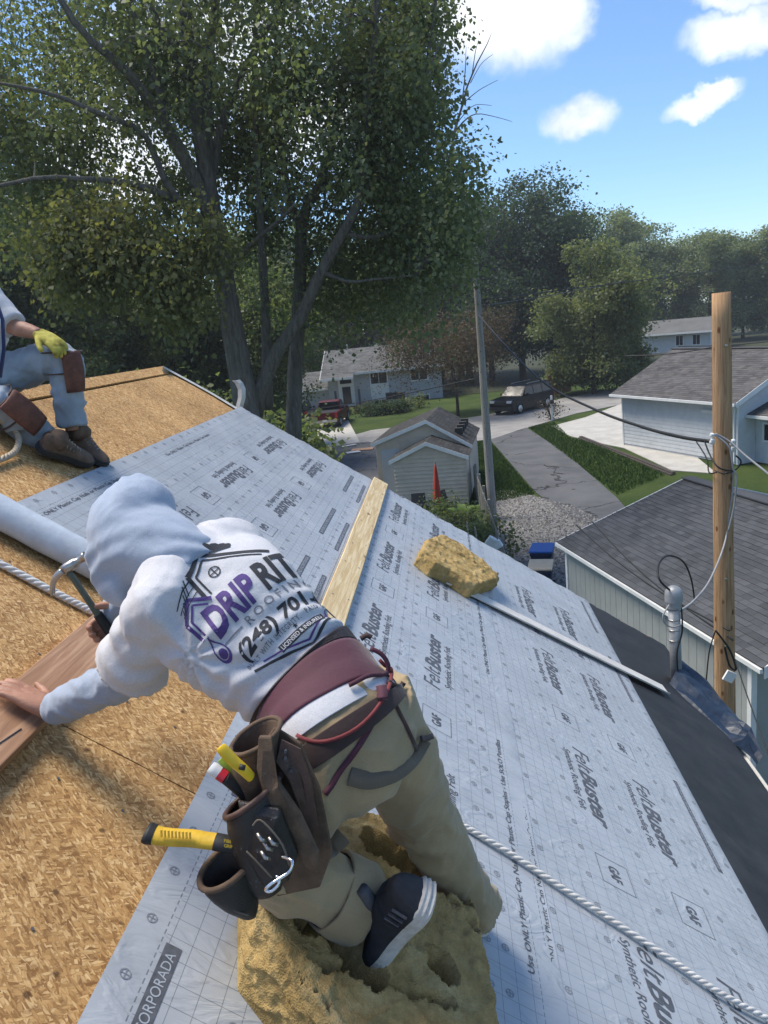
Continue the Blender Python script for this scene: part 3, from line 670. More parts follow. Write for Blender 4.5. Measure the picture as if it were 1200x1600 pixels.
# timber retaining wall between lawn and patio
rw = thing('timber_retaining_wall', 'weathered timber retaining wall along the edge of the lawn by the patio', 'retaining wall', G(970, 712))
M('old_timber', (.055, .045, .038), .9, .3, 6, .004, 40)
ra, rb2 = G(905, 684), G(1050, 742)
for k in range(2):
    b = MB(); b.bar(ra + V((.1 * k, .12 * k, -.005 + k * .05)), rb2 + V((.1 * k, .12 * k, -.005 + k * .05)), .16, .06); b.build('timber', 'old_timber', rw)

# --- shed
FS = Frame((-2.08, 29.0), (2.98, -.35)); F = FS; WS = 2.74
sd_ = thing('garden_shed', 'tan lap sided shed with stepped twin gables and a pale door', 'shed', FS(1.5, 2, 0))
def gable_block(F, x0, x1, y0, y1, ez, apx, az, wall, parent, roofmat, ovh=.16, front_ov=.14, exz=None):
    e1 = exz if exz else ez
    w_ = MB(); w_.add([F(x0, y0, 0), F(x1, y0, 0), F(x1, y1, 0), F(x0, y1, 0), F(x0, y0, ez - .02), F(x1, y0, e1 - .02), F(x1, y1, e1 - .02), F(x0, y1, ez - .02), F(apx, y0, az - .03), F(apx, y1, az - .03)],
       [(0, 1, 5, 8, 4), (1, 2, 6, 5), (2, 3, 7, 9, 6), (3, 0, 4, 7), (4, 8, 9, 7), (8, 5, 6, 9)]); w_.build('wall', wall, parent)
    s1 = (az - ez) / (apx - x0); s2 = (az - e1) / (x1 - apx)
    for xe, ze in ((x0 - ovh, ez - ovh * s1), (x1 + ovh, e1 - ovh * s2)):
        slab(F, [(xe, y0 - front_ov, ze), (xe, y1 + .1, ze), (apx, y1 + .1, az), (apx, y0 - front_ov, az)], .04, 1).build('roof_plane', roofmat, parent)
        Fr = Frame(F(xe, y0 - front_ov, 0)[:2], F.y[:2])
        # shingles run along the ridge
        k = 1 if xe < apx else -1
        b = MB(); L = math.hypot(apx - xe, az - ze); rows = int(L / .15)
        for r in range(rows + 1):
            l0, l1 = r * .15 / L, min((r * .15 + .18) / L, 1); y = y0 - front_ov - random.random() * .3
            while y < y1 + .1:
                yb, ye = max(y, y0 - front_ov - .01), min(y + .3, y1 + .1); y += .305
                if ye - yb < .03: continue
                P = [F(xe + (apx - xe) * l0, yb, ze + (az - ze) * l0 + .016), F(xe + (apx - xe) * l0, ye, ze + (az - ze) * l0 + .016), F(xe + (apx - xe) * l1, ye, ze + (az - ze) * l1 + .006), F(xe + (apx - xe) * l1, yb, ze + (az - ze) * l1 + .006), F(xe + (apx - xe) * l0, yb, ze + (az - ze) * l0), F(xe + (apx - xe) * l0, ye, ze + (az - ze) * l0)]
                b.add(P, [(0, 1, 2, 3), (0, 4, 5, 1)])
        stuff(b.build('shingle_field', roofmat, parent))
        q = [F(xe, y0 - front_ov - .012, ze - .13), F(xe, y0 - front_ov - .012, ze + .02), F(apx, y0 - front_ov - .012, az + .02), F(apx, y0 - front_ov - .012, az - .13)]; q += [p - F.y * .02 for p in q]
        MB().add(q, [(0, 1, 2, 3), (7, 6, 5, 4), (0, 4, 5, 1), (1, 5, 6, 2), (2, 6, 7, 3), (3, 7, 4, 0)]).build('rake_trim', 'white_trim', parent)
    def gb(z):
        if z <= min(ez, e1): return (x0, x1)
        return (x0 + max(0, (z - ez) / s1), x1 - max(0, (z - e1) / s2))
    return gb
gfront = gable_block(F, 0, WS, 0, 1.6, 1.93, 1.32, 2.50, 'siding_tan', sd_, 'shingle_dark')
lap_boards(F, 0, WS, 0, .08, 2.44, .15, 'siding_tan', sd_, gable=gfront, th=.045)
gback = gable_block(F, -1.0, WS + .02, 1.7, 6.2, 2.38, 1.15, 3.12, 'siding_tan', sd_, 'shingle_dark', exz=2.1)
lap_boards(F, -1.0, 0, 1.7, .08, 2.36, .115, 'siding_tan', sd_)
b = MB(); F.box(b, -.80, -.06, 1.655, 1.684, .1, 2.05); dr = keep(b.build('door', 'door_pale', sd_)); b = MB(); F.box(b, -.20, -.14, 1.60, 1.655, .95, 1.12); b.build('handle', 'ink', dr)
for x in (0, WS): b = MB(); F.box(b, x - .04, x + .04, -.025, .02, 0, 1.9); b.build('corner_trim', 'siding_tan', sd_)
for k in range(4):
    b = MB(); F.box(b, 2.2, 2.5, 2.3 + k * .95, 2.55 + k * .95, 2.35, 2.62); b.build('roof_vent', 'shingle_dark', sd_)
# --- split-level house across the street
HY = 73.0
def HP(x, y): return AY(x, y, HY)
pL, pR = HP(517, 640), HP(660, 630); FH = Frame(pL[:2], (pR - pL)[:2]); F = FH; WH = (pR - pL).length
gH = thing('split_level_house', 'grey blue split-level house with white trimmed entrance across the street', 'house', FH(WH / 2, 4, 0))
EH = 3.35; RH = 5.2
w_ = MB(); F.box(w_, 0, WH + 2, 0.02, 8, -.6, EH - .02); w_.build('wall', 'siding_house', gH)
w_ = MB(); w_.add([F(0, .02, EH - .02), F(0, 8, EH - .02), F(0, 4, RH - .1), F(WH + 2, .02, EH - .02), F(WH + 2, 8, EH - .02), F(WH + 2, 4, RH - .1)], [(0, 1, 2), (3, 5, 4), (0, 2, 5, 3), (1, 4, 5, 2)]); w_.build('gable_wall', 'siding_house', gH)
lap_boards(F, 0, WH + 2, 0, -.2, EH - .05, .19, 'siding_house', gH, th=.02)
slp = (RH - EH) / 4
slab(F, [(-.5, -.6, EH - .6 * slp), (WH + 2.5, -.6, EH - .6 * slp), (WH + 2.5, 4, RH), (-.5, 4, RH)], .08, 1).build('roof_plane', 'shingle_grey', gH)
slab(F, [(-.5, 8.6, EH - .6 * slp), (WH + 2.5, 8.6, EH - .6 * slp), (WH + 2.5, 4, RH), (-.5, 4, RH)], .08, 1).build('roof_plane', 'shingle_grey', gH)
shingle_field(F, -.5, WH + 2.5, -.6, 4, EH - .6 * slp + .004, RH + .004, 'shingle_grey', gH, .2, .45)
slab(F, [(-.52, -1.3, EH - 1.3 * slp), (2.6, -1.3, EH - 1.3 * slp), (2.6, -.58, EH - .58 * slp), (-.52, -.58, EH - .58 * slp)], .08, 1).build('porch_roof', 'shingle_grey', gH)
b = MB(); F.box(b, -.52, 2.62, -1.36, -1.3, EH - 1.3 * slp - .2, EH - 1.3 * slp + .02); b.build('fascia', 'white_trim', gH)
b = MB(); F.box(b, 2.62, WH + 2.5, -.66, -.6, EH - .6 * slp - .2, EH - .6 * slp + .02); b.build('fascia', 'white_trim', gH)
q = [F(-.53, -1.3, EH - 1.3 * slp - .25), F(-.53, -1.3, EH - 1.3 * slp), F(-.53, 4, RH + .02), F(-.53, 4, RH - .25)]; q += [p - F.x * .04 for p in q]
MB().add(q, [(0, 1, 2, 3), (7, 6, 5, 4), (0, 4, 5, 1), (1, 5, 6, 2), (2, 6, 7, 3), (3, 7, 4, 0)]).build('rake_trim', 'white_trim', gH)
b = MB()
for q in ((.95, 1.15, -.1, 2.85), (2.25, 2.45, -.1, 2.85), (1.15, 2.25, 1.95, 2.1), (1.15, 2.25, 2.7, 2.85)): F.box(b, q[0], q[1], -.08, -.021, q[2], q[3])
b.build('door_surround', 'white_trim', gH)
b = MB(); F.box(b, 1.15, 2.25, -.05, -.021, -.1, 1.95); dr = keep(b.build('door', 'white_trim', gH)); b = MB(); F.box(b, 1.3, 2.1, -.07, -.05, .15, 1.8); b.build('pane', 'glass_dark', dr)
b = MB(); F.box(b, 1.15, 2.25, -.05, -.021, 2.1, 2.7); b.build('transom_pane', 'glass_dark', gH)
window(F, 4.1, 5.6, 0, 1.85, 2.95, gH, -1, 1, t=.12); b = MB(); F.box(b, 3.98, 5.72, -.05, -.021, .42, 1.73); b.build('white_panel', 'white_trim', gH); window(F, 4.2, 5.6, 0, -.15, .30, gH, -1, 1, t=.12)
window(F, 7.9, 9.4, 0, -.1, .35, gH, -1, 1, t=.12); window(F, 7.9, 9.4, 0, 1.85, 2.95, gH, -1, 1, t=.12)
b = MB(); F.box(b, -6.5, 0, .4, 7, -.9, 1.95); b.build('garage_wall', 'siding_house', gH)
slab(F, [(-6.8, -.3, 1.85), (-.02, -.3, 1.85), (-.02, 3.6, 3.3), (-6.8, 3.6, 3.3)], .08, 1).build('garage_roof', 'shingle_grey', gH)
shingle_field(F, -6.8, -.02, -.3, 3.6, 1.856, 3.306, 'shingle_grey', gH, .2, .45)
b = MB(); F.box(b, -6.8, -.02, -.38, -.31, 1.68, 1.85); b.build('garage_fascia', 'white_trim', gH)
b = MB(); F.box(b, -5.6, -2.4, .34, .38, -.9, 1.25); b.build('garage_door', 'door_blue', gH)
b = MB()
for q in ((-5.75, -5.6, -.9, 1.4), (-2.4, -2.25, -.9, 1.4), (-5.6, -2.4, 1.25, 1.4)): F.box(b, q[0], q[1], .3, .39, q[2], q[3])
b.build('garage_door_trim', 'white_trim', gH)
b = MB().tube([F(1.8, 3.2, RH - .5), F(1.8, 3.2, RH + .45)], .08, 8); b.build('vent_pipe', 'white_trim', gH)
for x, nm in ((.5, 'shutter'), (2.75, 'shutter')): b = MB(); F.box(b, x, x + .22, -.05, -.022, -.1, 1.5); b.build('shutter', 'ink', gH)
# --- far pale house behind the round tree
FF = Frame((27.5, 109), (7, -5.4)); F = FF
gF = thing('distant_pale_house', 'small pale house half hidden behind the round tree', 'house', F(3, 3, 0))
b = MB(); F.box(b, 0, 9, .02, 7, 0, 2.7); b.build('wall', 'siding_blue', gF)
slab(F, [(-.6, -.7, 2.55), (9.6, -.7, 2.55), (9.6, 3.5, 4.2), (-.6, 3.5, 4.2)], .1, 1).build('roof_plane', 'shingle_grey', gF); slab(F, [(-.6, 7.7, 2.55), (9.6, 7.7, 2.55), (9.6, 3.5, 4.2), (-.6, 3.5, 4.2)], .1, 1).build('roof_plane', 'shingle_grey', gF)
b = MB(); F.box(b, -.6, 9.6, -.8, -.7, 2.35, 2.56); b.build('fascia', 'white_trim', gF)
for a in (4.6, 6.8): window(F, a, a + .9, 0, .9, 2.1, gF, -1, 1, t=.12)
w_ = MB(); w_.add([F(0, .02, 2.69), F(0, 7, 2.69), F(0, 3.5, 4.05), F(.1, .02, 2.69), F(.1, 7, 2.69), F(.1, 3.5, 4.05)], [(0, 1, 2), (3, 5, 4), (0, 2, 5, 3), (1, 4, 5, 2)]); w_.build('gable_wall', 'siding_blue', gF)
# ------------------------------------------------------------------ trees
def leaf_mat(name, stops, trans=.5, rough=.55):
    m, nt = newmat(name); r = nd(nt, 'NewGeometry').outputs['Random Per Island']
    pos = nd(nt, 'NewGeometry').outputs['Position']; n1 = nd(nt, 'TexNoise', {'Vector': pos, 'Scale': .55, 'Detail': 3.0}).outputs[0]
    f = mth(nt, 'ADD', mth(nt, 'MULTIPLY', r, .6), mth(nt, 'MULTIPLY', sstep(nt, n1, .3, .7), .4))
    c = ramp(nt, f, stops)
    p = nd(nt, 'BsdfPrincipled', {'Base Color': c, 'Roughness': rough, 'Specular IOR Level': .35})
    t = nd(nt, 'BsdfTranslucent', {'Color': mix(nt, 1.0, c, (1.25, 1.3, .7, 1), 'MULTIPLY')})
    nd(nt, 'OutputMaterial', {'Surface': nd(nt, 'MixShader', {0: trans, 1: p.outputs[0], 2: t.outputs[0]}).outputs[0]})
leaf_mat('maple_leaf', [(0, (0.081, 0.106, 0.056)), (.5, (0.150, 0.181, 0.094)), (.85, (0.206, 0.231, 0.125)), (1, (0.300, 0.281, 0.138))])
leaf_mat('hanging_leaf', [(0, (.10, .115, .05)), (.5, (.16, .17, .07)), (1, (.25, .235, .10))])
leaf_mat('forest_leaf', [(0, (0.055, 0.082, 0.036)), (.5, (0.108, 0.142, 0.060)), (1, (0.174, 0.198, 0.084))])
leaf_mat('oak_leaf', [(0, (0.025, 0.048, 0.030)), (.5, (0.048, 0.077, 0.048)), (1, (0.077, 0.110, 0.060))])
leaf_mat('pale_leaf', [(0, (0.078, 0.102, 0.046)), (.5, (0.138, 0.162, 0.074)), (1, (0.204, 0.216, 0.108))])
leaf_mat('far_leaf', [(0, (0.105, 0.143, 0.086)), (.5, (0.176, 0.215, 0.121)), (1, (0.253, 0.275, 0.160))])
leaf_mat('bronze_leaf', [(0, (.050, .036, .028)), (.5, (.085, .062, .046)), (.9, (.10, .082, .052)), (1, (.085, .09, .05))])
leaf_mat('bright_leaf', [(0, (.07, .12, .02)), (.5, (.13, .20, .035)), (1, (.24, .30, .07))], .3)
def bark_mat(name, lo, hi):
    m, nt = newmat(name); co = nd(nt, 'NewGeometry').outputs['Position']
    mp = nd(nt, 'Mapping', {'Vector': co, 'Scale': (9, 9, 1.6)}).outputs[0]
    a = nd(nt, 'TexNoise', {'Vector': mp, 'Scale': 1.6, 'Detail': 6.0, 'Roughness': .65, 'Distortion': .6}).outputs[0]
    finish(nt, ramp(nt, a, [(.3, lo), (.7, hi)]), .9, a, .15, bdist=.06)
bark_mat('maple_bark', (.07, .064, .058), (.20, .185, .165)); bark_mat('dark_bark', (.03, .026, .022), (.085, .075, .062))
def leaves(cen, per, spread, size, droop=.35, seed=0, squash=.8):
    """(n,4,3) leaf diamonds, per leaves round each centre"""
    r = np.random.default_rng(seed); cen = np.asarray(cen); n = len(cen) * per
    sp = np.asarray(spread); sp = np.repeat(sp, per)[:, None] if sp.ndim else sp
    d = r.normal(0, 1, (n, 3)) * sp * .5; d[:, 2] *= squash
    p = np.repeat(cen, per, 0) + d
    out = d / (np.linalg.norm(d, axis=1, keepdims=True) + 1e-6)
    dirn = out * .6 + r.normal(0, .7, (n, 3)); dirn[:, 2] -= droop; dirn /= np.linalg.norm(dirn, axis=1, keepdims=True)
    up = r.normal(0, .55, (n, 3)); up[:, 2] += .75
    sd = np.cross(dirn, up); sd /= np.linalg.norm(sd, axis=1, keepdims=True) + 1e-6
    nn = np.cross(sd, dirn); L = size * r.uniform(.45, 1.45, (n, 1)); W = L * r.uniform(.32, .5, (n, 1))
    q = np.stack([p, p + dirn * L * .45 + sd * W + nn * L * .12, p + dirn * L - nn * L * .1, p + dirn * L * .5 - sd * W + nn * L * .12], 1)
    return q
def limb(mb, pts, r0, r1, n=9, k=14, wob=.03):
    S = spline(pts, k); q = []
    for i, p in enumerate(S):
        a = i / (k - 1); q.append(V(p) + V((nz((i * .7, r0, 1)), nz((i * .7, r0, 5)), 0)) * wob * (1 if 0 < i < k - 1 else 0))
    mb.tube(q, [r0 + (r1 - r0) * (i / (k - 1)) ** .8 for i in range(k)], n); return q
# --- the big maple left of the roof
YM = 19.5
mp = thing('maple_tree', 'tall many-stemmed maple towering behind the roof edge', 'tree', AY(388, 700, YM).to_2d().to_3d())
tb = MB(); nodes = []
def px(path): return [AY(x, y, YM + d) for x, y, d in path]
base0 = AY(388, 645, YM); gb0 = V((base0.x + .2, YM, -.05))
LIMBS = [([gb0] + px([(400, 720, 0), (386, 640, 0), (372, 560, 0), (357, 480, 0), (343, 400, 0), (330, 320, 0), (318, 250, -.2), (305, 160, -.4), (292, 60, -.8), (285, -80, -1), (290, -260, -1)]), .42, .09),
         (px([(398, 650, .1), (418, 575, .2), (468, 500, .1), (502, 425, 0), (535, 365, -.2), (562, 310, -.3), (572, 220, -.5), (580, 120, -.6), (590, -20, -.8), (592, -180, -1)]), .21, .05),
         (px([(458, 720, 2.2), (460, 600, 2.2), (466, 500, 2.2), (470, 400, 2.2), (472, 340, 2.2), (500, 285, 2.0), (530, 180, 1.8), (545, 60, 1.5), (560, -120, 1.5)]), .26, .06),
         (px([(472, 360, 2.2), (452, 310, 2), (440, 230, 2), (430, 120, 2), (435, -40, 2)]), .14, .04),
         (px([(418, 640, 1.2), (416, 520, 1.2), (410, 400, 1.2), (405, 300, 1.2), (398, 160, 1), (400, 20, 1), (410, -140, 1)]), .16, .04),
         (px([(333, 345, 0), (300, 270, -.5), (262, 200, -1), (225, 145, -1.6), (180, 95, -2.2), (120, 40, -2.8), (60, -60, -3)]), .20, .05),
         (px([(262, 200, -1), (240, 110, -1.2), (215, 40, -1.5), (180, -80, -2)]), .11, .04),
         (px([(326, 300, 0), (322, 200, .2), (326, 90, .4), (340, -20, .6), (350, -200, .8)]), .20, .06),
         (px([(328, 300, 0), (345, 200, .6), (380, 110, 1.0), (420, 40, 1.4), (470, -60, 1.8)]), .13, .04),
         (px([(345, 410, 0), (300, 330, -1), (245, 300, -1.6), (190, 285, -2.2), (130, 280, -2.6), (60, 278, -3), (-40, 300, -3.5)]), .12, .035),
         (px([(300, 330, -1), (262, 290, -1.6), (225, 210, -2), (160, 180, -2.6), (90, 150, -3), (0, 130, -3.5)]), .10, .03),
         (px([(350, 440, 0), (385, 390, -.8), (430, 350, -1.6), (460, 320, -2.2)]), .09, .03),
         (px([(505, 425, 0), (545, 440, -.3), (590, 436, -.5), (650, 430, -.8)]), .06, .02),
         (px([(562, 310, -.3), (600, 260, -.4), (640, 190, -.2), (665, 110, 0), (680, 10, 0), (690, -120, 0)]), .09, .03),
         (px([(572, 220, -.5), (620, 180, -.8), (660, 130, -1), (690, 60, -1)]), .06, .02),
         (px([(500, 285, 2), (560, 270, 2.2), (620, 300, 2.4), (680, 330, 2.6), (720, 390, 2.6)]), .09, .03),
         (px([(535, 365, -.2), (590, 370, 0), (650, 340, .3), (700, 300, .5), (735, 250, .6)]), .07, .02),
         (px([(305, 160, -.4), (260, 60, -1.4), (220, -20, -2), (160, -120, -2.6)]), .08, .03)]
for pts, r0, r1 in LIMBS: nodes += limb(tb, pts, r0, r1)
tb.build('trunk', 'maple_bark', mp, True)
lobes = [(90, 90, 210, 150, 1.6, 150), (290, 40, 220, 150, 1.5, 120), (480, 60, 200, 150, 1.8, 150), (610, 70, 70, 110, 1.2, 80), (635, 215, 58, 90, 1.2, 80), (612, 330, 110, 95, 1.6, 140), (560, 440, 150, 70, 1.6, 70),
         (490, 200, 140, 110, 1.7, 110), (400, 290, 130, 70, 1.4, 60), (60, 260, 110, 100, 1.6, 80), (270, 190, 130, 60, 1.4, 60), (150, 340, 150, 60, 1.4, 70), (672, 335, 48, 70, 1.2, 70), (735, 262, 34, 20, .5, 18), (-150, 150, 160, 200, 2, 70), (320, -220, 420, 160, 2.4, 160), (360, 350, 60, 60, 1.2, 26)]
cen = []; N = np.array([n[:] for n in nodes]); tw = MB()
for (x, y, rx, ry, dd, k) in lobes:
    for _ in range(k):
        a, r = random.random() * 6.283, math.sqrt(random.random()); p = AY(x + rx * r * math.cos(a), y + ry * r * math.sin(a), YM + .9 + random.gauss(0, dd))
        if 440 < x + rx * r * math.cos(a) < 610 and 270 < y + ry * r * math.sin(a) < 620: p = AY(x + rx * r * math.cos(a), y + ry * r * math.sin(a), YM + 3.0 + random.gauss(0, .8))
        elif 285 < x + rx * r * math.cos(a) < 410 and 120 < y + ry * r * math.sin(a) < 480: p = AY(x + rx * r * math.cos(a), y + ry * r * math.sin(a), YM + 2.0 + abs(random.gauss(0, 1)))
        p = p + V((nz(p, .9), nz(p + V((9, 0, 0)), .9), nz(p + V((0, 9, 0)), .9))) * .7
        if noise.noise(p * .55 + V((3, 1, 7))) < -.16: continue
        cen.append(p[:]); j = np.argmin(((N - np.array(p[:])) ** 2).sum(1)); q = V(N[j])
        if (q - p).length < 2.2 and random.random() < .6:
            mid = (p + q) / 2 + V((0, 0, .18)); tw.tube([q, mid, p], [.022, .014, .006], 4)
stuff(tw.build('twigs', 'maple_bark', mp))
link('crown', npmesh('maple_crown', leaves(cen, 135, .70, .110, .7, 3, 1.25), 4), 'maple_leaf', mp)
cen = []
for (x, y, l, k) in ((115, 330, 75, 26), (150, 350, 90, 34), (200, 300, 120, 30), (255, 400, 80, 30), (285, 430, 60, 20), (90, 380, 60, 20), (330, 350, 60, 16)):
    for _ in range(k):
        u = random.random(); cen.append(AY(x + random.gauss(0, 22), y + l * u, YM - 2.6 + random.gauss(0, .4))[:])
link('drooping_sprays', npmesh('maple_sprays', leaves(cen, 80, .5, .11, .9, 4, 1.5), 4), 'hanging_leaf', mp)
# dead top of the tree behind it
bt = thing('bare_tree', 'leafless dead branches reaching into the blue beside the maple', 'tree', AY(700, 640, 86).to_2d().to_3d())
b = MB(); YB = 86
def pb(path, y=YB): return [AY(x, yy, y) for x, yy in path]
for path, r in (([(690, 640), (695, 450), (700, 280), (708, 215), (722, 165), (735, 120), (758, 75), (768, 52)], .10), ([(712, 205), (730, 185), (752, 178), (800, 190)], .035), ([(722, 165), (727, 110), (728, 70)], .03), ([(738, 115), (743, 80), (748, 62)], .02), ([(725, 160), (750, 140), (778, 125)], .02), ([(706, 222), (725, 230), (736, 231)], .02), ([(735, 130), (752, 100), (770, 85)], .015), ([(716, 190), (740, 165), (768, 165)], .018)):
    limb(b, pb(path), r * 3, .02, 5, 10, .05)
b.build('trunk', 'dark_bark', bt, True)

# --- generic broadleaf trees: one built tree per kind, then copies
def make_tree(name, label, leafm, h, w, seed, nl=150, per=60, lsize=.32, skirt=.25, group='trees', lean=0):
    r = random.Random(seed); root = thing(name, label, 'tree', (0, 0, 0), group); b = MB(); tips = []
    limb(b, [(0, 0, -.2), (lean * .2, 0, h * .25), (lean * .5 + r.uniform(-.3, .3), r.uniform(-.3, .3), h * .55), (lean, 0, h * .9)], h * .021, h * .004, 8, 10)
    for k in range(16):
        z = h * (skirt + (1 - skirt) * r.uniform(.0, .75)); a = r.random() * 6.283; L = w * r.uniform(.55, 1.0) * (1.1 - .6 * abs(z / h - .5))
        e = V((math.cos(a) * L, math.sin(a) * L, z + L * r.uniform(.15, .6))); limb(b, [(lean * z / h, 0, z - .2), (e.x * .5, e.y * .5, (z + e.z) / 2 + .2), e[:]], h * .008, h * .002, 5, 6)
        tips.append(e)
    b.build('trunk', 'dark_bark', root, True); cen = []; spr = []
    for k in range(nl):
        if r.random() < .75:
            t = r.choice(tips); p = t + V((r.gauss(0, .22), r.gauss(0, .22), r.gauss(0, .2))) * w
        else:
            u = r.random(); z = h * (skirt + (1 - skirt) * u); rr = w * (1.05 * math.sqrt(max(0, 1 - ((z / h - .52) / .52) ** 2))) * r.random() ** .4; a = r.random() * 6.283; p = V((math.cos(a) * rr, math.sin(a) * rr, z))
        p.z = min(max(p.z, h * skirt * .7), h * 1.02); cen.append(p[:]); spr.append(w * r.uniform(.16, .34))
    link('crown', npmesh(name + '_crown', leaves(np.array(cen), per, spr, lsize, .3, seed, .75), 4), leafm, root); return root
def copy_tree(root, loc, s, rz, label, sz=None):
    r = root.copy(); COL.objects.link(r); r.location = loc; r.scale = (s, s, sz or s); r.rotation_euler.z = rz; r['label'] = label
    for ch in [c for c in bpy.data.objects if c.parent == root]:
        c = ch.copy(); COL.objects.link(c); c.parent = r
    return r
def height_at(x, ytop, Y): return AY(x, ytop, Y).z
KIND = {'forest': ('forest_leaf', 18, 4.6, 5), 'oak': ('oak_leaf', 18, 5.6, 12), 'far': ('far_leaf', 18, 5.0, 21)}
PROTO = {}
spots = []
for i, (x, Y, yt) in enumerate([(-130, 40, 170), (-30, 36, 330), (35, 44, 250), (110, 38, 300), (190, 46, 330), (265, 40, 380), (335, 47, 330), (405, 42, 400), (70, 60, 270), (230, 62, 340), (-80, 60, 240)]): spots.append(('forest', x, Y, yt, 'dense dark tree in the thicket behind the ridge'))
for i, (x, Y, yt) in enumerate([(452, 92, 370), (505, 95, 330), (560, 90, 345), (612, 96, 320), (668, 91, 335), (722, 97, 330)]): spots.append(('forest', x, Y, yt, 'dark tree rising behind the split-level house'))
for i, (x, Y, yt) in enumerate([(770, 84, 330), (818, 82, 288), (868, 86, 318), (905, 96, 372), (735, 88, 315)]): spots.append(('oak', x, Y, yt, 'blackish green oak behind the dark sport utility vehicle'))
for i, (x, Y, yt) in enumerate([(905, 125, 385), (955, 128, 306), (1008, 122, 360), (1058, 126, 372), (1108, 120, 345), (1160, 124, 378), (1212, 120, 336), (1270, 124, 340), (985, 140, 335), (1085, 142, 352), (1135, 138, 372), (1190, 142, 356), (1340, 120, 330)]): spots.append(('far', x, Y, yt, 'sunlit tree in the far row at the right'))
placed = []
ORD = {}
for kd, x, Y, yt, lab in spots: ORD.setdefault(lab, []).append(x)
words = ['leftmost', 'second', 'third', 'fourth', 'fifth', 'sixth', 'seventh', 'eighth', 'ninth', 'tenth', 'eleventh', 'twelfth', 'thirteenth']
for i, (kd, x, Y, yt, lab) in enumerate(spots):
    m_, h0, w0, sd = KIND[kd]; v_ = i % 2; key = (kd, v_)
    g = AY(x, 600, Y); h = height_at(x, yt, Y); s = h / h0 * {'far': .90, 'oak': 1.03, 'forest': .98}[kd]; k = sorted(ORD[lab]).index(x)
    lb = '%s, %s' % (lab, words[k] + (' from the left' if k else ''))
    if key not in PROTO:
        t = make_tree({'forest': 'woodland_tree', 'oak': 'oak_tree', 'far': 'roadside_tree'}[kd], lb, m_, h0, w0, sd + v_, 240 if kd != 'far' else 190, 150 if kd != 'far' else 110, .25 if kd != 'far' else .32, .12 if kd == 'forest' else .16, {'forest': 'dark trees behind the roof and house', 'oak': 'oaks across the street', 'far': 'far row of trees'}[kd])
        PROTO[key] = t; t.location = (g.x, Y, 0); t.scale = (s * (1.15 if kd == 'forest' else 1),) * 2 + (s,); t.rotation_euler.z = i * 1.7; WM[t.name] = Matrix()
    else: copy_tree(PROTO[key], (g.x, Y, 0), s * random.uniform(.95, 1.2), i * 2.3, lb, s)
# --- single trees
t = make_tree('round_tree', 'broad pale green tree with branches to the ground beside the cedar fence', 'pale_leaf', 11.6, 3.7, 41, 330, 140, .21, .05, None); p = AY(928, 600, 64); t.location = (p.x, 64, 0); t.rotation_euler.z = 1
t = make_tree('bronze_tree', 'low spreading ornamental tree with bronze leaves in front of the house', 'bronze_leaf', 7.0, 4.3, 55, 330, 80, .125, .34, None); p = AY(716, 650, 57.2); t.location = (p.x, 57.2, 0); t.scale = (1, 1, .98)
b = MB(); p = V((p.x, 57.2, 0))
# small understorey shrubs that close the view under the trees
def shrub(name, label, loc, w, h, leafm, n=26, per=60, ls=.16, seed=1, group=None):
    r = random.Random(seed); root = thing(name, label, 'shrub', loc, group); b = MB()
    for k in range(6): a = r.random() * 6.28; b.tube([V(loc), V(loc) + V((math.cos(a) * w * .25, math.sin(a) * w * .25, h * .5)), V(loc) + V((math.cos(a) * w * .4, math.sin(a) * w * .4, h * .85))], [.03, .02, .008], 5)
    b.build('stem', 'dark_bark', root)
    cen = [(loc[0] + r.gauss(0, w * .28), loc[1] + r.gauss(0, w * .28), loc[2] + h * r.uniform(.15, .95)) for _ in range(n)]
    link('foliage', npmesh(name + '_f', leaves(np.array(cen), per, w * .35, ls, .3, seed, .8), 4), leafm, root); return root
for k, (x, Y, w, h, lb) in enumerate([(-60, 30, 4, 5.5, 'thicket shrub behind the seated worker'), (40, 29, 4, 5, 'thicket shrub left of the yellow glove'), (150, 31, 4, 5, 'thicket shrub right of the yellow glove'), (235, 30, 4, 5, 'thicket shrub behind the ridge end'), (310, 32, 4, 4.5, 'thicket shrub left of the maple trunk'), (440, 30, 2.4, 3.6, 'thicket shrub right of the maple trunk')]):
    g = AY(x, 600, Y); shrub('thicket_shrub', lb, (g.x, Y, 0), w, h, 'forest_leaf', 60, 80, .24, 60 + k, 'thicket behind the roof')
# ------------------------------------------------------------------ people: tools
def CZ(x, y, z):                   # a point on the sight line at camera depth z
    return EYE + ray(x, y) * (z / FPX)
def CS(x, y, z): return RFI @ CZ(x, y, z)
def ring_loft(secs, n=28, k=40, sq=2.3, cap=True):
    """secs: (centre3, ux3, hw, hd) -> closed tube with elliptic rings, smooth along its length"""
    C = spline([s[0] for s in secs], k); U = spline([s[1] for s in secs], k); A = spline([(s[2], s[3]) for s in secs], k)
    b = MB()
    for i in range(k):
        c = V(C[i]); t = V(C[min(i + 1, k - 1)]) - V(C[max(i - 1, 0)]); t.normalize(); u = V(U[i]); u = (u - t * u.dot(t)).normalized(); w = t.cross(u)
        for j in range(n):
            a = 2 * math.pi * j / n; ca, sa = math.cos(a), math.sin(a)
            x = math.copysign(abs(ca) ** (2 / sq), ca) * A[i][0]; y = math.copysign(abs(sa) ** (2 / sq), sa) * A[i][1]
            b.v.append(tuple(c + u * x + w * y))
    for i in range(k - 1):
        for j in range(n): a = i * n + j; d = i * n + (j + 1) % n; b.f.append((a, d, d + n, a + n))
    if cap: b.f.append(tuple(range(n))[::-1]); b.f.append(tuple((k - 1) * n + j for j in range(n)))
    return b
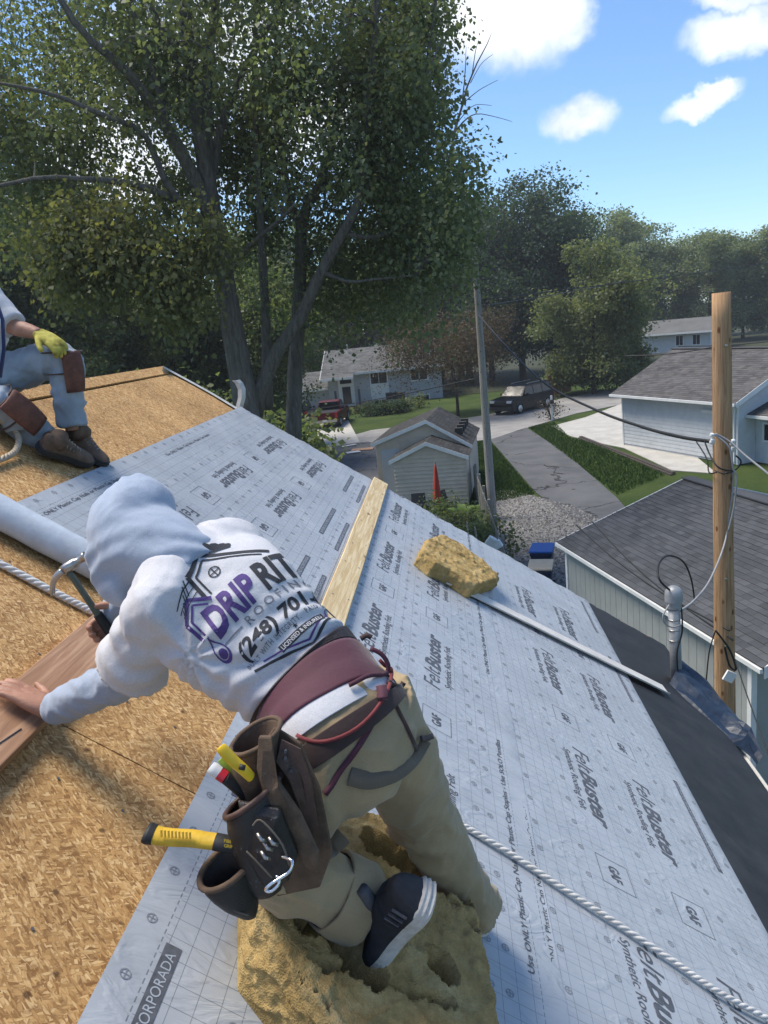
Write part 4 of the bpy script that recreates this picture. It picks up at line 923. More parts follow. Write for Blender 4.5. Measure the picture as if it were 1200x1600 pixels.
def round_loft(pts, n=20, k=30): 
    """pts: (x,y,z,r)"""
    P = spline(pts, k); b = MB(); b.tube([V(p[:3]) for p in P], [max(.002, p[3]) for p in P], n); return b
def ball(c, r, n=12):
    b = MB(); sc_ = r if isinstance(r, (tuple, list)) else (r, r, r)
    bm = bmesh.new(); bmesh.ops.create_icosphere(bm, subdivisions=3, radius=1)
    b.v = [(c[0] + v.co.x * sc_[0], c[1] + v.co.y * sc_[1], c[2] + v.co.z * sc_[2]) for v in bm.verts]; b.f = [tuple(v.index for v in f.verts) for f in bm.faces]; bm.free(); return b
def fuse(parts, voxel, it=4):
    """one continuous surface out of overlapping volumes"""
    b = MB()
    for p in parts: b.add(p.v, p.f)
    me = bpy.data.meshes.new('f'); me.from_pydata(b.v, [], b.f); bm = bmesh.new(); bm.from_mesh(me); bmesh.ops.recalc_face_normals(bm, faces=bm.faces); bm.to_mesh(me); bm.free()
    o = bpy.data.objects.new('f', me); COL.objects.link(o); r = o.modifiers.new('r', 'REMESH'); r.mode = 'VOXEL'; r.voxel_size = voxel
    if it: s = o.modifiers.new('s', 'SMOOTH'); s.iterations = it; s.factor = .5
    m2 = evalmesh(o); bpy.data.objects.remove(o); return m2
def wrinkle(me, fn):
    bm = bmesh.new(); bm.from_mesh(me); bm.normal_update()
    for v in bm.verts: v.co = v.co + v.normal * fn(v.co)
    bm.to_mesh(me); bm.free(); me.update(); return me
def cutaway(me, fn):
    bm = bmesh.new(); bm.from_mesh(me); bm.normal_update(); bmesh.ops.delete(bm, geom=[f for f in bm.faces if fn(f.calc_center_median(), f.normal)], context='FACES'); bm.to_mesh(me); bm.free(); return me
def rid(p, s): return 1 - abs(noise.noise(V(p) * s)) * 2
def folds(p, f=8.0, a=.006, st=(1, 1, 1), seed=0):
    q = V((p.x * st[0] + seed, p.y * st[1], p.z * st[2])); w = V((noise.noise(q * f * .5), noise.noise(q * f * .5 + V((5, 5, 5))), 0)) * .06
    q = q + w
    return a * (max(0, rid(q, f)) ** 2 - .35) + a * .4 * noise.noise(q * f * 2.6) + a * .18 * noise.noise(q * f * 7)
def cloth_mat(name, col, var=.1, heather=.0, rough=.85, dirt=None, sheen=.2, weave=900.0):
    m, nt = newmat(name); co = nd(nt, 'TexCoord').outputs['Object']
    n1 = nd(nt, 'TexNoise', {'Vector': co, 'Scale': 7.0, 'Detail': 5.0}).outputs[0]; n2 = nd(nt, 'TexNoise', {'Vector': co, 'Scale': 420.0, 'Detail': 3.0}).outputs[0]
    c = mix(nt, sstep(nt, n1, .3, .7), c4([v * (1 - var) for v in col]), c4([min(1, v * (1 + var)) for v in col]))
    if heather: c = mix(nt, heather, c, ramp(nt, n2, [(.35, (.72, .72, .74)), (.65, (1.12, 1.12, 1.12))]), 'MULTIPLY')
    if dirt:
        d = nd(nt, 'TexNoise', {'Vector': co, 'Scale': dirt[2], 'Detail': 9.0, 'Roughness': .75}).outputs[0]; c = mix(nt, mth(nt, 'MULTIPLY', sstep(nt, d, .55, .72), dirt[1]), c, c4(dirt[0]))
    n3 = nd(nt, 'TexNoise', {'Vector': co, 'Scale': 55.0, 'Detail': 5.0, 'Roughness': .6, 'Distortion': .4}).outputs[0]
    h = mth(nt, 'ADD', mth(nt, 'MULTIPLY', n2, .25), n3)
    finish(nt, c, rough, h, .25, bdist=.0012, extra={'Sheen Weight': sheen, 'Sheen Roughness': .5})
cloth_mat('tee_white', (.52, .52, .535), .05, .45); cloth_mat('hoodie_blue', (.30, .355, .44), .06, .35); cloth_mat('khaki', (.35, .265, .15), .10, .25, dirt=((.10, .08, .055), .55, 5.0))
cloth_mat('denim', (.26, .305, .35), .2, .4, dirt=((.34, .36, .38), .5, 6.0)); cloth_mat('harness_maroon', (.078, .022, .036), .15, .2, .7); cloth_mat('harness_red', (.17, .028, .030), .12, .2, .7); cloth_mat('strap_brown', (.055, .032, .028), .2, .2, .7)
cloth_mat('sock', (.018, .018, .02), .2, .3); cloth_mat('strap_grey', (.14, .110, .078), .15, .3, .8); cloth_mat('vest_blue', (.02, .035, .12), .2, .2, .7)
def leather(name, col, rough=.6, scuff=((.32, .28, .24), .5)):
    m, nt = newmat(name); co = nd(nt, 'TexCoord').outputs['Object']
    n1 = nd(nt, 'TexNoise', {'Vector': co, 'Scale': 16.0, 'Detail': 8.0, 'Roughness': .7}).outputs[0]; v = nd(nt, 'TexVoronoi', {'Vector': co, 'Scale': 420.0}).outputs['Distance']
    c = mix(nt, sstep(nt, n1, .3, .7), c4([q * .6 for q in col]), c4([q * 1.35 for q in col])); n2 = nd(nt, 'TexNoise', {'Vector': co, 'Scale': 30.0, 'Detail': 10.0, 'Roughness': .8}).outputs[0]
    c = mix(nt, mth(nt, 'MULTIPLY', sstep(nt, n2, .58, .70), scuff[1]), c, c4(scuff[0]))
    finish(nt, c, mth(nt, 'ADD', mth(nt, 'MULTIPLY', n1, .3), rough - .15), mth(nt, 'ADD', n1, mth(nt, 'MULTIPLY', v, .3)), .4, bdist=.0016)
leather('suede', (.115, .075, .048), .9); leather('black_leather', (.026, .022, .020), .45, ((.40, .39, .38), .55)); leather('brown_leather', (.075, .038, .026), .5); leather('boot_leather', (.12, .075, .048), .75); leather('kneepad', (.13, .050, .032), .7); leather('belt_leather', (.042, .030, .026), .5)
m, nt = newmat('skin'); co = nd(nt, 'TexCoord').outputs['Object']; n1 = nd(nt, 'TexNoise', {'Vector': co, 'Scale': 28.0, 'Detail': 6.0}).outputs[0]; n2 = nd(nt, 'TexNoise', {'Vector': nd(nt, 'Mapping', {'Vector': co, 'Scale': (1, 2.4, 1)}).outputs[0], 'Scale': 120.0, 'Detail': 4.0}).outputs[0]
finish(nt, ramp(nt, n1, [(.3, (.30, .145, .092)), (.7, (.43, .225, .15))]), .55, mth(nt, 'ADD', n1, mth(nt, 'MULTIPLY', n2, .4)), .4, bdist=.002, extra={'Subsurface Weight': .08, 'Subsurface Radius': (.01, .004, .002)})
M('shoe_dark', (.022, .023, .028), .7, .25, 40, .001, 200); M('shoe_grey', (.085, .085, .092), .7, .2, 40, .001, 200); M('sole_white', (.58, .555, .51), .6, .12, 30, dirt=((.25, .21, .16), .6)); M('sole_dark', (.035, .03, .028), .8, .2)
M('yellow_rubber', (.56, .35, .025), .55, .15, 30, .0006, 200, dirt=((.22, .13, .03), .6)); M('black_rubber', (.018, .018, .018), .6, .2, 30); M('bright_yellow', (.72, .46, .02), .4, .08, 30); M('steel', (.42, .41, .39), .32, .15, 40, metal=.9, dirt=((.16, .13, .10), .6)); M('chrome', (.7, .7, .7), .15, .05, metal=1.0); M('red_plastic', (.45, .02, .035), .4); M('white_plastic', (.68, .68, .66), .4, .06, 20)
M('shirt_black', (.028, .030, .036), .85, .1); M('shirt_purple', (.075, .045, .17), .85, .1); M('shirt_grey', (.16, .17, .20), .85, .1); M('lace', (.20, .18, .15), .85); M('wood_handle', (.10, .115, .085), .5, .2, 30)
def limb_loft(pts, n=22, k=36): return round_loft(pts, n, k)

# ------------------------------------------------------------------ kneeling worker (frame: s,t,n)
per1 = thing('person', 'kneeling worker in white printed T-shirt, blue hood, khaki trousers and maroon harness', 'person', RP(.45, 1.5, .2))
def P1(name, me, mat, parent=None, smooth=True): return link(name, me, mat, parent or per1, smooth, RF)
lsh, rsh, neck = V((-.262, 1.552, .60)), V((-.172, 1.868, .672)), V((-.262, 1.70, .662))
lelb, lwri = V((-.243, 1.676, .34)), V((-.384, 1.763, .088)); relb, rwri = V((-.335, 2.00, .46)), V((-.425, 2.015, .235))
lsh_w = lsh; lsh = PN(250, 946, .590)
def RD(v): return (RFI.to_3x3() @ v)
W = (rsh - lsh_w).normalized(); WP = RD(CV(.62, .58, .50)); WW = RD(CV(.58, .75, .28)); WM_ = RD(CV(.66, .70, .30))
pelv = PN(534, 1140, .585); lhip, rhip = pelv - WP * .078, pelv + WP * .082
lkn, rkn, lan, ran = V((.235, 1.345, .325)), V((.56, 1.690, .365)), V((.53, 1.44, .255)), V((.885, 1.81, .100))
spine = [(PN(556, 1180, .545), WP, .128, .105), (PN(530, 1138, .580), WP, .136, .110), (PN(506, 1100, .585), (WW + WP).normalized(), .130, .106), (PN(474, 1063, .585), WW, .140, .108), (PN(418, 1012, .600), WW.lerp(WM_, .5), .160, .114), (PN(360, 960, .615), WM_, .180, .118), (PN(318, 905, .628), W.lerp(WM_, .4), .188, .110), (PN(300, 882, .636), W, .165, .092), (PN(286, 862, .645), W, .085, .072)]
tors = ring_loft(spine, 36, 60)
def arm_l(r): return limb_loft([(*lsh.lerp(neck, .35), r[0]), (*lsh, r[1]), (*lsh.lerp(lelb, .5), r[2]), (*lelb, r[3]), (*lelb.lerp(lwri, .5), r[4]), (*lwri, r[5])])
# body under the clothes, with hands and head: one mesh
def hand(w, fwd, up, side, curl, spread=.0, grip=False):
    """side: towards the thumb. returns volumes; fingers bend by curl towards -up"""
    L = []
    pal = [(w, .024), (w + fwd * .03, .028), (w + fwd * .06, .032), (w + fwd * .09, .028)]
    b = MB(); o = 0
    for off in (-.028, -.010, .010, .028):
        L.append(round_loft([(*(w + side * off * .5 - fwd * .01), .017), (*(w + fwd * .045 + side * off * .9), .0155), (*(w + fwd * .092 + side * off), .0115)], 12, 10))
    for i, (off, ln) in enumerate(((.031, .070), (.011, .078), (-.010, .073), (-.030, .057))):
        p = w + fwd * .090 + side * off; d = (fwd + side * off * spread).normalized(); pts = [(*(p - d * .02), .0105), (*p, .0105)]; a = 0
        for sgm, r in ((.45, .0098), (.30, .0090), (.25, .0075)):
            a += curl * (1 if sgm != .45 else .55); dd = d * math.cos(a) - up * math.sin(a); p = p + dd * ln * sgm; pts.append((*p, r))
        L.append(round_loft(pts, 12, 18))
    p = w + fwd * .022 + side * .028; d = (fwd * .62 + side * .78).normalized(); pts = [(*(p - d * .015), .014), (*p, .0145)]
    for sgm, r in ((.038, .0125), (.030, .0105), (.022, .0085)):
        d = (d * .9 + fwd * .25 - up * (.25 if grip else .08)).normalized(); p = p + d * sgm; pts.append((*p, r))
    L.append(round_loft(pts, 12, 16)); return L
hd = V((-.405, 1.785, .600)); fc = V((-.60, .16, -.62)).normalized(); hup = V((-.62, .38, .40)); hup = (hup - fc * hup.dot(fc)).normalized(); hsd = fc.cross(hup)
def oval(c, f, u, s_, rf, ru, rs): 
    b = ball((0, 0, 0), 1); b.v = [tuple(c + f * (v[0] * rf) + u * (v[1] * ru) + s_ * (v[2] * rs)) for v in b.v]; return b
head = [oval(hd, fc, hup, hsd, .095, .105, .075), oval(hd + fc * .035 - hup * .06, fc, hup, hsd, .055, .055, .052), oval(hd + fc * .098 - hup * .015, fc, hup, hsd, .018, .030, .014), oval(hd + hsd * .076 - hup * .01, fc, hup, hsd, .016, .03, .008), oval(hd - hsd * .076 - hup * .01, fc, hup, hsd, .016, .03, .008),
        oval(hd + fc * .083 - hup * .062, fc, hup, hsd, .012, .009, .024), oval(hd + fc * .082 + hup * .018 + hsd * .03, fc, hup, hsd, .014, .010, .018), oval(hd + fc * .082 + hup * .018 - hsd * .03, fc, hup, hsd, .014, .010, .018), round_loft([(*neck, .058), (*hd.lerp(neck, .4), .055), (*hd, .05)], 16, 10)]
slim = [(c, u, a * .9, b_ * .88) for c, u, a, b_ in spine]
hfw = V((-1, .06, -.02)).normalized(); hup_l = V((-.02, .05, 1)).normalized(); hsid = V((.1, .95, .0)).normalized()
body = [ring_loft(slim, 28, 50), arm_l((.05, .055, .046, .040, .037, .027)), limb_loft([(*rsh.lerp(neck, .4), .05), (*rsh, .055), (*rsh.lerp(relb, .5), .046), (*relb, .04), (*relb.lerp(rwri, .5), .036), (*rwri, .027)]),
        limb_loft([(*lhip, .085), (*lhip.lerp(lkn, .5), .075), (*lkn, .055), (*lkn.lerp(lan, .4), .05), (*lan, .035)]), limb_loft([(*rhip, .085), (*rhip.lerp(rkn, .5), .07), (*rkn, .055), (*rkn.lerp(ran, .4), .05), (*ran, .035)])] + head
body += hand(V((-.392, 1.768, .078)), hfw, V((0, .0, 1)), hsid, .16, 1.5)
ham_a, ham_b = CS(168, 982, 2.16), CS(104, 888, 2.10)            # hammer grip and head
hdir = (ham_b - ham_a).normalized(); rfw = V((-.75, -.30, -.45)); rfw = (rfw - hdir * rfw.dot(hdir)).normalized(); rup = hdir.cross(rfw) * -1
rw_ = ham_a - rfw * .085 + rup * .026
body += hand(rw_, rfw, rup, hdir, .85, .0, True) + [limb_loft([(*rwri, .03), (*rwri.lerp(rw_, .5), .028), (*rw_, .026)])]
bme = fuse(body, .0045, 3); P1('body', bme, 'skin')
for k_, off in enumerate((.031, .011, -.010, -.030)):
    pass
# nails of the visible hand
# T-shirt
sl_l = limb_loft([(*lsh.lerp(neck, .6), .070), (*lsh, .068), (*lsh.lerp(lelb, .45), .073), (*lsh.lerp(lelb, .80), .085), (*lsh.lerp(lelb, 1.30), .105)]); sl_r = limb_loft([(*rsh.lerp(neck, .55), .085), (*rsh, .085), (*rsh.lerp(relb, .5), .08), (*rsh.lerp(relb, .8), .082)])
tee = fuse([tors, sl_l, sl_r, round_loft([(*PN(312, 900, .64), .10), (*PN(294, 872, .65), .085), (*PN(280, 856, .655), .074)], 20, 10)], .0075, 16)
sp_d = (PN(300, 880, .64) - PN(468, 1063, .585)).normalized(); arm_c = PN(275, 1005, .62); bel_c = PN(468, 1063, .585)
def teef(p):
    q = p - arm_c; dd = q.length; th = math.atan2(q.dot(sp_d), q.dot(WM_)); ra = math.sin(th * 9 + 2.2 * noise.noise(p * 6)) * .0060 * math.exp(-((dd - .14) / .10) ** 2) * min(1, (dd / .11) ** 2)
    al = (p - bel_c).dot(sp_d); wb = math.sin(al * 150 + 5.0 * noise.noise(p * 5) + p.dot(WW) * 14) * .0055 * math.exp(-((al - .06) / .075) ** 2)
    dg = math.sin((p.dot(WM_) * .8 + p.dot(sp_d) * .7) * 62 + 4 * noise.noise(p * 4.5)); dg = max(0, dg) ** 2 * .006 * (.5 + .5 * noise.noise(p * 5 + V((4, 4, 4))))
    sl = (p - lsh).dot((lelb - lsh).normalized()); slv = (math.sin(sl * 75 + 5 * noise.noise(p * 7)) * .006) * math.exp(-((p - lsh.lerp(lelb, .6)).length / .13) ** 2)
    return ra + wb + dg + slv + teef0(p)
def teef0(p):
    a = .0085 if p.x < .12 else .011
    ar = math.exp(-((p - lsh.lerp(lelb,.3)).length / .16) ** 2)
    wst = math.exp(-((p - PN(440, 1090, .62)).length / .17) ** 2)
    return folds(p, 7.0, a * .55, (1, 1.2, .8), 3) + folds(p, 11.0, .007 * ar, (1.6, .7, 1), 9) + folds(p, 12.0, .007 * wst, (.6, 1.4, 1), 5)
wrinkle(tee, teef)
sd_end = lsh.lerp(lelb, .86); dl = (lelb - lsh).normalized(); de = (relb - rsh).normalized(); dn = (neck - V((-.165, 1.66, .66))).normalized()
cutaway(tee, lambda c, n_: ((c - lsh.lerp(lelb, .88)).dot(dl) > 0 and (c - lelb).length < .22 and c.z < .50) or ((c - rsh.lerp(relb, .75)).dot(de) > 0 and (c - relb).length < .14))
teeo = P1('t_shirt', tee, 'tee_white'); keep(teeo); so = teeo.modifiers.new('so', 'SOLIDIFY'); so.thickness = .0025; so.offset = -1
# hoodie sleeves, hood
sle = fuse([arm_l((.06, .066, .060, .056, .050, .042))], .007, 4); wrinkle(sle, lambda p: folds(p, 13, .0065, (1, .8, 1.2), 2)); cutaway(sle, lambda c, n_: (c - lsh.lerp(lelb, .55)).dot(lelb - lsh) < 0 and (c - lsh).length < .30 and (c - lelb).length > .10 or (c - lwri).dot((lwri - lelb).normalized()) > -.002); s_ = P1('sleeve', sle, 'hoodie_blue'); so = s_.modifiers.new('so', 'SOLIDIFY'); so.thickness = .003; so.offset = -1
cf = (lwri - lelb).normalized(); cu_ = ring_loft([(lwri - cf * .028, W, .043, .041), (lwri - cf * .010, W, .044, .042), (lwri + cf * .004, W, .041, .039)], 20, 8, 2, False); cu = cu_.build('cuff', 'hoodie_blue', per1, True, RF); cu.modifiers.new('so', 'SOLIDIFY').thickness = .003
sre = fuse([limb_loft([(*rsh.lerp(neck, .4), .06), (*rsh, .066), (*rsh.lerp(relb, .5), .060), (*relb, .054), (*relb.lerp(rwri, .5), .048), (*rwri, .04)])], .007, 4); wrinkle(sre, lambda p: folds(p, 13, .006)); P1('sleeve', sre, 'hoodie_blue')
hc = hd + V((.0, .0, .012))
hood = fuse([oval(hc - fc * .005 + hup * .006, fc, hup, hsd, .118, .128, .104), round_loft([(-.20, 1.665, .655, .075), (-.27, 1.70, .655, .088), (-.34, 1.742, .635, .100), (*(hc - hup * .02), .108)], 22, 14), oval(hc - fc * .03 + hup * .06, fc, hup, hsd, .09, .085, .088), round_loft([(*(hc + fc * .03 - hup * .03), .095), (*(hc + fc * .03 - hup * .10), .075), (-.33, 1.72, .54, .06)], 18, 10)], .0075, 14)
def hoodf(p):
    q = p - (hc + hup * .10); th = math.atan2(q.dot(hsd), q.dot(fc)); g_ = math.sin(th * 8 + 3 * noise.noise(p * 8)) * .0030 * math.exp(-((q.length - .06) / .05) ** 2)
    nk_ = (p - hc).dot(hup); dr = math.sin(nk_ * 120 + 4 * noise.noise(p * 7) + p.dot(hsd) * 25) * .0032 * math.exp(-((nk_ + .07) / .06) ** 2)
    return g_ + dr + folds(p, 6, .0032, (.8, 2.2, .8), 7) + folds(p, 15, .0015, (.7, 1.8, 1.0), 1) + .006 * math.exp(-(((p - (hc + hup * .13 - fc * .02)).length - .035) / .012) ** 2)
wrinkle(hood, hoodf); cutaway(hood, lambda c, n_: (c - hc).dot(fc) > .075 and ((c - hc) - fc * (c - hc).dot(fc) + hup * .0).length < .085)
ho = P1('hood', hood, 'hoodie_blue'); so = ho.modifiers.new('so', 'SOLIDIFY'); so.thickness = .003; so.offset = -1
# trousers
pel = ring_loft([(PN(518, 1122, .582), WP, .150, .122), (PN(534, 1145, .575), WP, .155, .128), (PN(556, 1180, .545), WP, .148, .120), (PN(570, 1205, .505), WP, .11, .09)], 32, 24)
lg = limb_loft([(*(lhip + V((.0, .01, -.01))), .115), (*lhip.lerp(lkn, .45), .105), (*(lkn + V((.01, 0, .01))), .083), (*lkn.lerp(lan, .4), .078), (*lkn.lerp(lan, .78), .074), (*lkn.lerp(lan, .94), .078)]); rg = limb_loft([(*(rhip + V((0, 0, -.01))), .115), (*rhip.lerp(rkn, .45), .105), (*rkn, .085), (*rkn.lerp(ran, .5), .078), (*rkn.lerp(ran, .85), .074), (*rkn.lerp(ran, 1.15), .080)])
tro = fuse([pel, lg, rg], .0075, 7)
def legf(p, a, b, f):
    d = (b - a); L = d.length; d = d / L; u = (p - a).dot(d); r = (p - a - d * u).length
    return math.sin(u * f + 4.5 * noise.noise(p * 7) + 14 * (p - a).dot(d.cross(V((.3, .2, 1))).normalized())) if r < .16 else 0
def trof(p):
    v = 0
    for a, b, c, w_ in ((rhip, rkn, rkn, .12), (rkn, ran, rkn, .10), (rkn, ran, ran, .15), (lkn, lan, lan, .10), (lhip, lkn, lkn, .12)): v += (max(0, legf(p, a, b, 85)) ** 1.5 - .3) * .011 * math.exp(-((p - c).length / w_) ** 2)
    return v + trof0(p)
def trof0(p):
    kr = math.exp(-((p - rkn).length / .12) ** 2) + math.exp(-((p - lkn).length / .12) ** 2) + math.exp(-((p - ran).length / .14) ** 2) + .7 * math.exp(-((p - lan).length / .14) ** 2)
    return folds(p, 7.5, .009, (1.2, .8, 1), 11) + folds(p, 14, .007 * min(kr, 1), (.8, 1, 1.3), 4) + folds(p, 10, .006 * math.exp(-((p - PN(555,1200,.5)).length / .15) ** 2), (1.5, .8, 1), 8)
wrinkle(tro, trof); la = (lan - lkn).normalized(); cutaway(tro, lambda c, n_: (c - lkn.lerp(lan, .72)).dot(la) > 0 and (c - lan).length < .17 or (c - rkn.lerp(ran, .97)).dot(ran - rkn) > 0 and (c - ran).length < .17)
tr = P1('trousers', tro, 'khaki'); keep(tr); so = tr.modifiers.new('so', 'SOLIDIFY'); so.thickness = .003; so.offset = -1
# turned-up cuff of the left leg
cf0 = lkn.lerp(lan, .50); cu_ = ring_loft([(cf0, NV_ if False else V((0, .5, .8)), .082, .080), (lkn.lerp(lan, .60), V((0, .5, .8)), .088, .084), (lkn.lerp(lan, .77), V((0, .5, .8)), .088, .084)], 26, 10, 2.1, False); cme = cu_.build('trouser_cuff', 'khaki', tr, True, RF); wrinkle(cme.data, lambda p: folds(p, 12, .006)); so = cme.modifiers.new('so', 'SOLIDIFY'); so.thickness = .006
# shoes
def shoe(heel, toe, up, name, upper='shoe_dark', midc='sole_white', w=.058, h=.075):
    ax = (toe - heel); L = ax.length; ax.normalize(); up = (up - ax * up.dot(ax)).normalized(); sd = ax.cross(up)
    def f(x, y, z): return heel + ax * (x * L) + sd * (y * w) + up * z
    def outline(k): return [(-.02, .0), (.02, .62), (.12, .80), (.3, .74), (.5, .78), (.68, 1.0), (.82, .98), (.94, .66), (1.0, .12)]
    pr = outline(0); pts = spline(pr, 22); ring = [(p[0], p[1]) for p in pts] + [(p[0], -p[1] * .9) for p in pts[::-1]]
    root = None; b = MB(); n = len(ring)
    for z, s_ in ((-.004, .94), (.004, 1.04), (.010, 1.0), (.016, 1.05), (.021, 1.01), (.027, 1.04), (.032, .98)):
        for x, y in ring: b.v.append(tuple(f(.5 + (x - .5) * s_, y * s_, z)))
    for i in range(6):
        for j in range(n): b.f.append((i * n + j, i * n + (j + 1) % n, (i + 1) * n + (j + 1) % n, (i + 1) * n + j))
    b.f.append(tuple(range(n))[::-1]); b.f.append(tuple(6 * n + j for j in range(n)))
    prf = spline([(-.01, .09), (.06, .098), (.2, .092), (.36, .096), (.5, .080), (.65, .062), (.8, .052), (.93, .044), (1.0, .028)], 26); ub = MB(); m_ = 14
    for i, (x, z) in enumerate(prf):
        wy = np.interp(x, [p[0] for p in pr], [p[1] for p in pr]) * .97
        for j in range(m_):
            a = math.pi * j / (m_ - 1); c, s2 = math.cos(a), max(0, math.sin(a)); ub.v.append(tuple(f(x, math.copysign(abs(c) ** .75, c) * wy * (1 - .35 * s2 ** 2 * (1 if x < .5 else .3)), .026 + s2 ** .8 * (z - .026))))
    for i in range(25):
        for j in range(m_ - 1): a = i * m_ + j; ub.f.append((a, a + 1, a + m_ + 1, a + m_))
    ub.f.append(tuple(range(m_))); ub.f.append(tuple(25 * m_ + j for j in range(m_))[::-1])
    return f, b, ub
sax = RD(CV(-.46, -.74, .49)); heel = RFI @ CZ(680, 1404, 1.56); toe = heel + sax * .27
f, sb, ub = shoe(heel, toe, RD(CV(-.87, .50, -.06)), 'shoe'); sh_ = keep(sb.build('sole', 'sole_white', per1, False, RF)); sh_['label'] = 'ribbed white sole of the left shoe'
up_ = keep(ub.build('shoe', 'shoe_dark', per1, True, RF)); up_['label'] = 'dark left shoe with grey tongue'
b = MB()
for k_ in range(5): x = .42 + k_ * .075; b.tube([f(x, -.55, .062 - k_ * .003), f(x + .02, 0, .093 - k_ * .009), f(x + .03, .55, .062 - k_ * .003)], .0028, 6)
b.build('lace', 'lace', up_, True, RF)
b = MB(); b.prism([(.30, -.35), (.30, .35), (.42, .3), (.42, -.3)], .02, f(0, 0, .085), f(1, 0, 0) - f(0, 0, 0), f(0, 1, 0) - f(0, 0, 0), (f(0, 0, 1) - f(0, 0, 0)))
b = round_loft([(*f(.46, 0, .085), .014), (*f(.38, 0, .103), .016), (*f(.30, 0, .130), .013)], 10, 8); b.build('tongue', 'shoe_grey', up_, True, RF)
for k_ in range(3):
    b = MB()
    for sg in (-1, 1): b.bar(f(.12 + k_ * .06, sg * .83, .04), f(.14 + k_ * .06, sg * .72, .072), .006, .003, up=(0, 0, 1))
    b.build('heel_stripe', 'shoe_grey', up_, False, RF)
sk = round_loft([(*lkn.lerp(lan, .6), .05), (*lan, .047), (*(heel + sax * .06 + RD(CV(-.87, .50, -.06)) * .05), .05)], 18, 12); sk.build('sock', 'sock', per1, True, RF)
f2, sb2, ub2 = shoe(V((.90, 1.83, .018)), V((.86, 1.83, .018)) + V((-.02, -.27, 0)) , V((0, 0, 1)), 'shoe') if False else shoe(V((.948, 1.868, .035)), V((.948, 1.868, .035)) + V((-.215, -.09, -.03)), V((.1, 0, 1)), 'shoe')
sb2.build('sole', 'sole_white', per1, False, RF); o = ub2.build('shoe', 'shoe_grey', per1, True, RF); o['label'] = 'grey right shoe under the trouser hem'
# waist belts: bands round the torso
def band(u0, u1, k, name, mat, th=.004, parent=None, wav=0.0, sub=6):
    S_ = spline([(*c, *u, a, b_) for c, u, a, b_ in spine], 201); secs = []
    for i in range(sub):
        q = S_[int(round((u0 + (u1 - u0) * i / (sub - 1)) * 200))]; secs.append((V(q[:3]), V(q[3:6]), q[6] * k + .004, q[7] * k + .006))
    b = ring_loft(secs, 48, sub * 2, 2.3, False); o = b.build(name, mat, parent or per1, True, RF)
    if wav: wrinkle(o.data, lambda p: wav * noise.noise(p * 14))
    o.modifiers.new('so', 'SOLIDIFY').thickness = th; return keep(o)
band(.330, .385, 1.085, 'waist_belt', 'belt_leather', .004)
hb_ = band(.150, .310, 1.12, 'harness_waistband', 'harness_maroon', .012, wav=.004)
tb_ = band(.098, .124, 1.15, 'trouser_belt', 'strap_brown', .004)
# shirt tail between harness and trousers
band(.128, .160, 1.10, 'shirt_tail', 'tee_white', .003, teeo, .003)
# print on the back of the T-shirt: laid out flat, then pressed onto the cloth
bvh = BVHTree.FromPolygons([v.co[:] for v in tee.vertices], [tuple(p.vertices) for p in tee.polygons])
bu = RD(CV(.66, .70, .26)); bv = (PN(300, 880, .66) - PN(470, 1065, .62)); bv = (bv - bu * bv.dot(bu)).normalized(); bn = bu.cross(bv)
if bn.dot(RD(CV(0, 0, -1))) < 0: bn = -bn
ctr = PN(405, 955, .66) + bu * .020 + bv * .002
def press(a, b):
    a *= .93; b *= .93
    o = ctr + bu * a + bv * b + bn * .4; h = bvh.ray_cast(o, -bn, .9)
    if h[0] is None: h = bvh.find_nearest(ctr + bu * a + bv * b)
    return h[0] + h[1] * (.0016 if h[1].dot(bn) > -.2 else .0016)
def stamp(ink, name, mat): 
    me = ink.mesh(press, .016, name); return link(name, me, mat, teeo, False, RF)
X0 = -.135                                   # left end of the name
ip, ib, ig = Ink(), Ink(), Ink()
ip.text('DRIP', (X0, -.02), (1, 0), (0, 1), .150, .075, .035, .22); ib.text('RITE', (X0 + .158, -.02), (1, 0), (0, 1), .135, .075, .035, .22)
ig.text('ROOFING', (X0 + .07, -.050), (1, 0), (0, 1), .185, .020, .012, 0, 1.5)
ig.line((X0 - .002, -.040), (X0 + .055, -.040), .004); ig.line((X0 + .265, -.040), (X0 + .30, -.040), .004)
ib.text('(248) 701-66', (X0 + .005, -.098), (1, 0), (0, 1), .28, .036, .03, .2)
ig.text('BUILT WITH INTEGRITY.   PAID IN PRICE.', (X0 - .005, -.118), (1, 0), (0, 1), .29, .0115, .008, 0, 1.2)
for a, b_, w_ in (((X0 + .0, -.130), (X0 + .14, -.178), .006), ((X0 + .14, -.178), (X0 + .285, -.130), .006)): ib.line(a, b_, w_)
for a, b_, w_ in (((X0 + .03, -.129), (X0 + .14, -.166), .004), ((X0 + .14, -.166), (X0 + .25, -.129), .004)): ip.line(a, b_, w_)
ib.poly([(X0 + .075, -.150), (X0 + .205, -.150), (X0 + .205, -.132), (X0 + .075, -.132)])
il = Ink(); il.text('LICENSED & INSURED', (X0 + .080, -.1465), (1, 0), (0, 1), .12, .0105, .012)
st_ = [(X0 + .14 + (.007 if i % 2 == 0 else .003) * math.sin(i * math.pi / 5), -.1225 + (.007 if i % 2 == 0 else .003) * math.cos(i * math.pi / 5)) for i in range(10)]; ib.poly(st_)
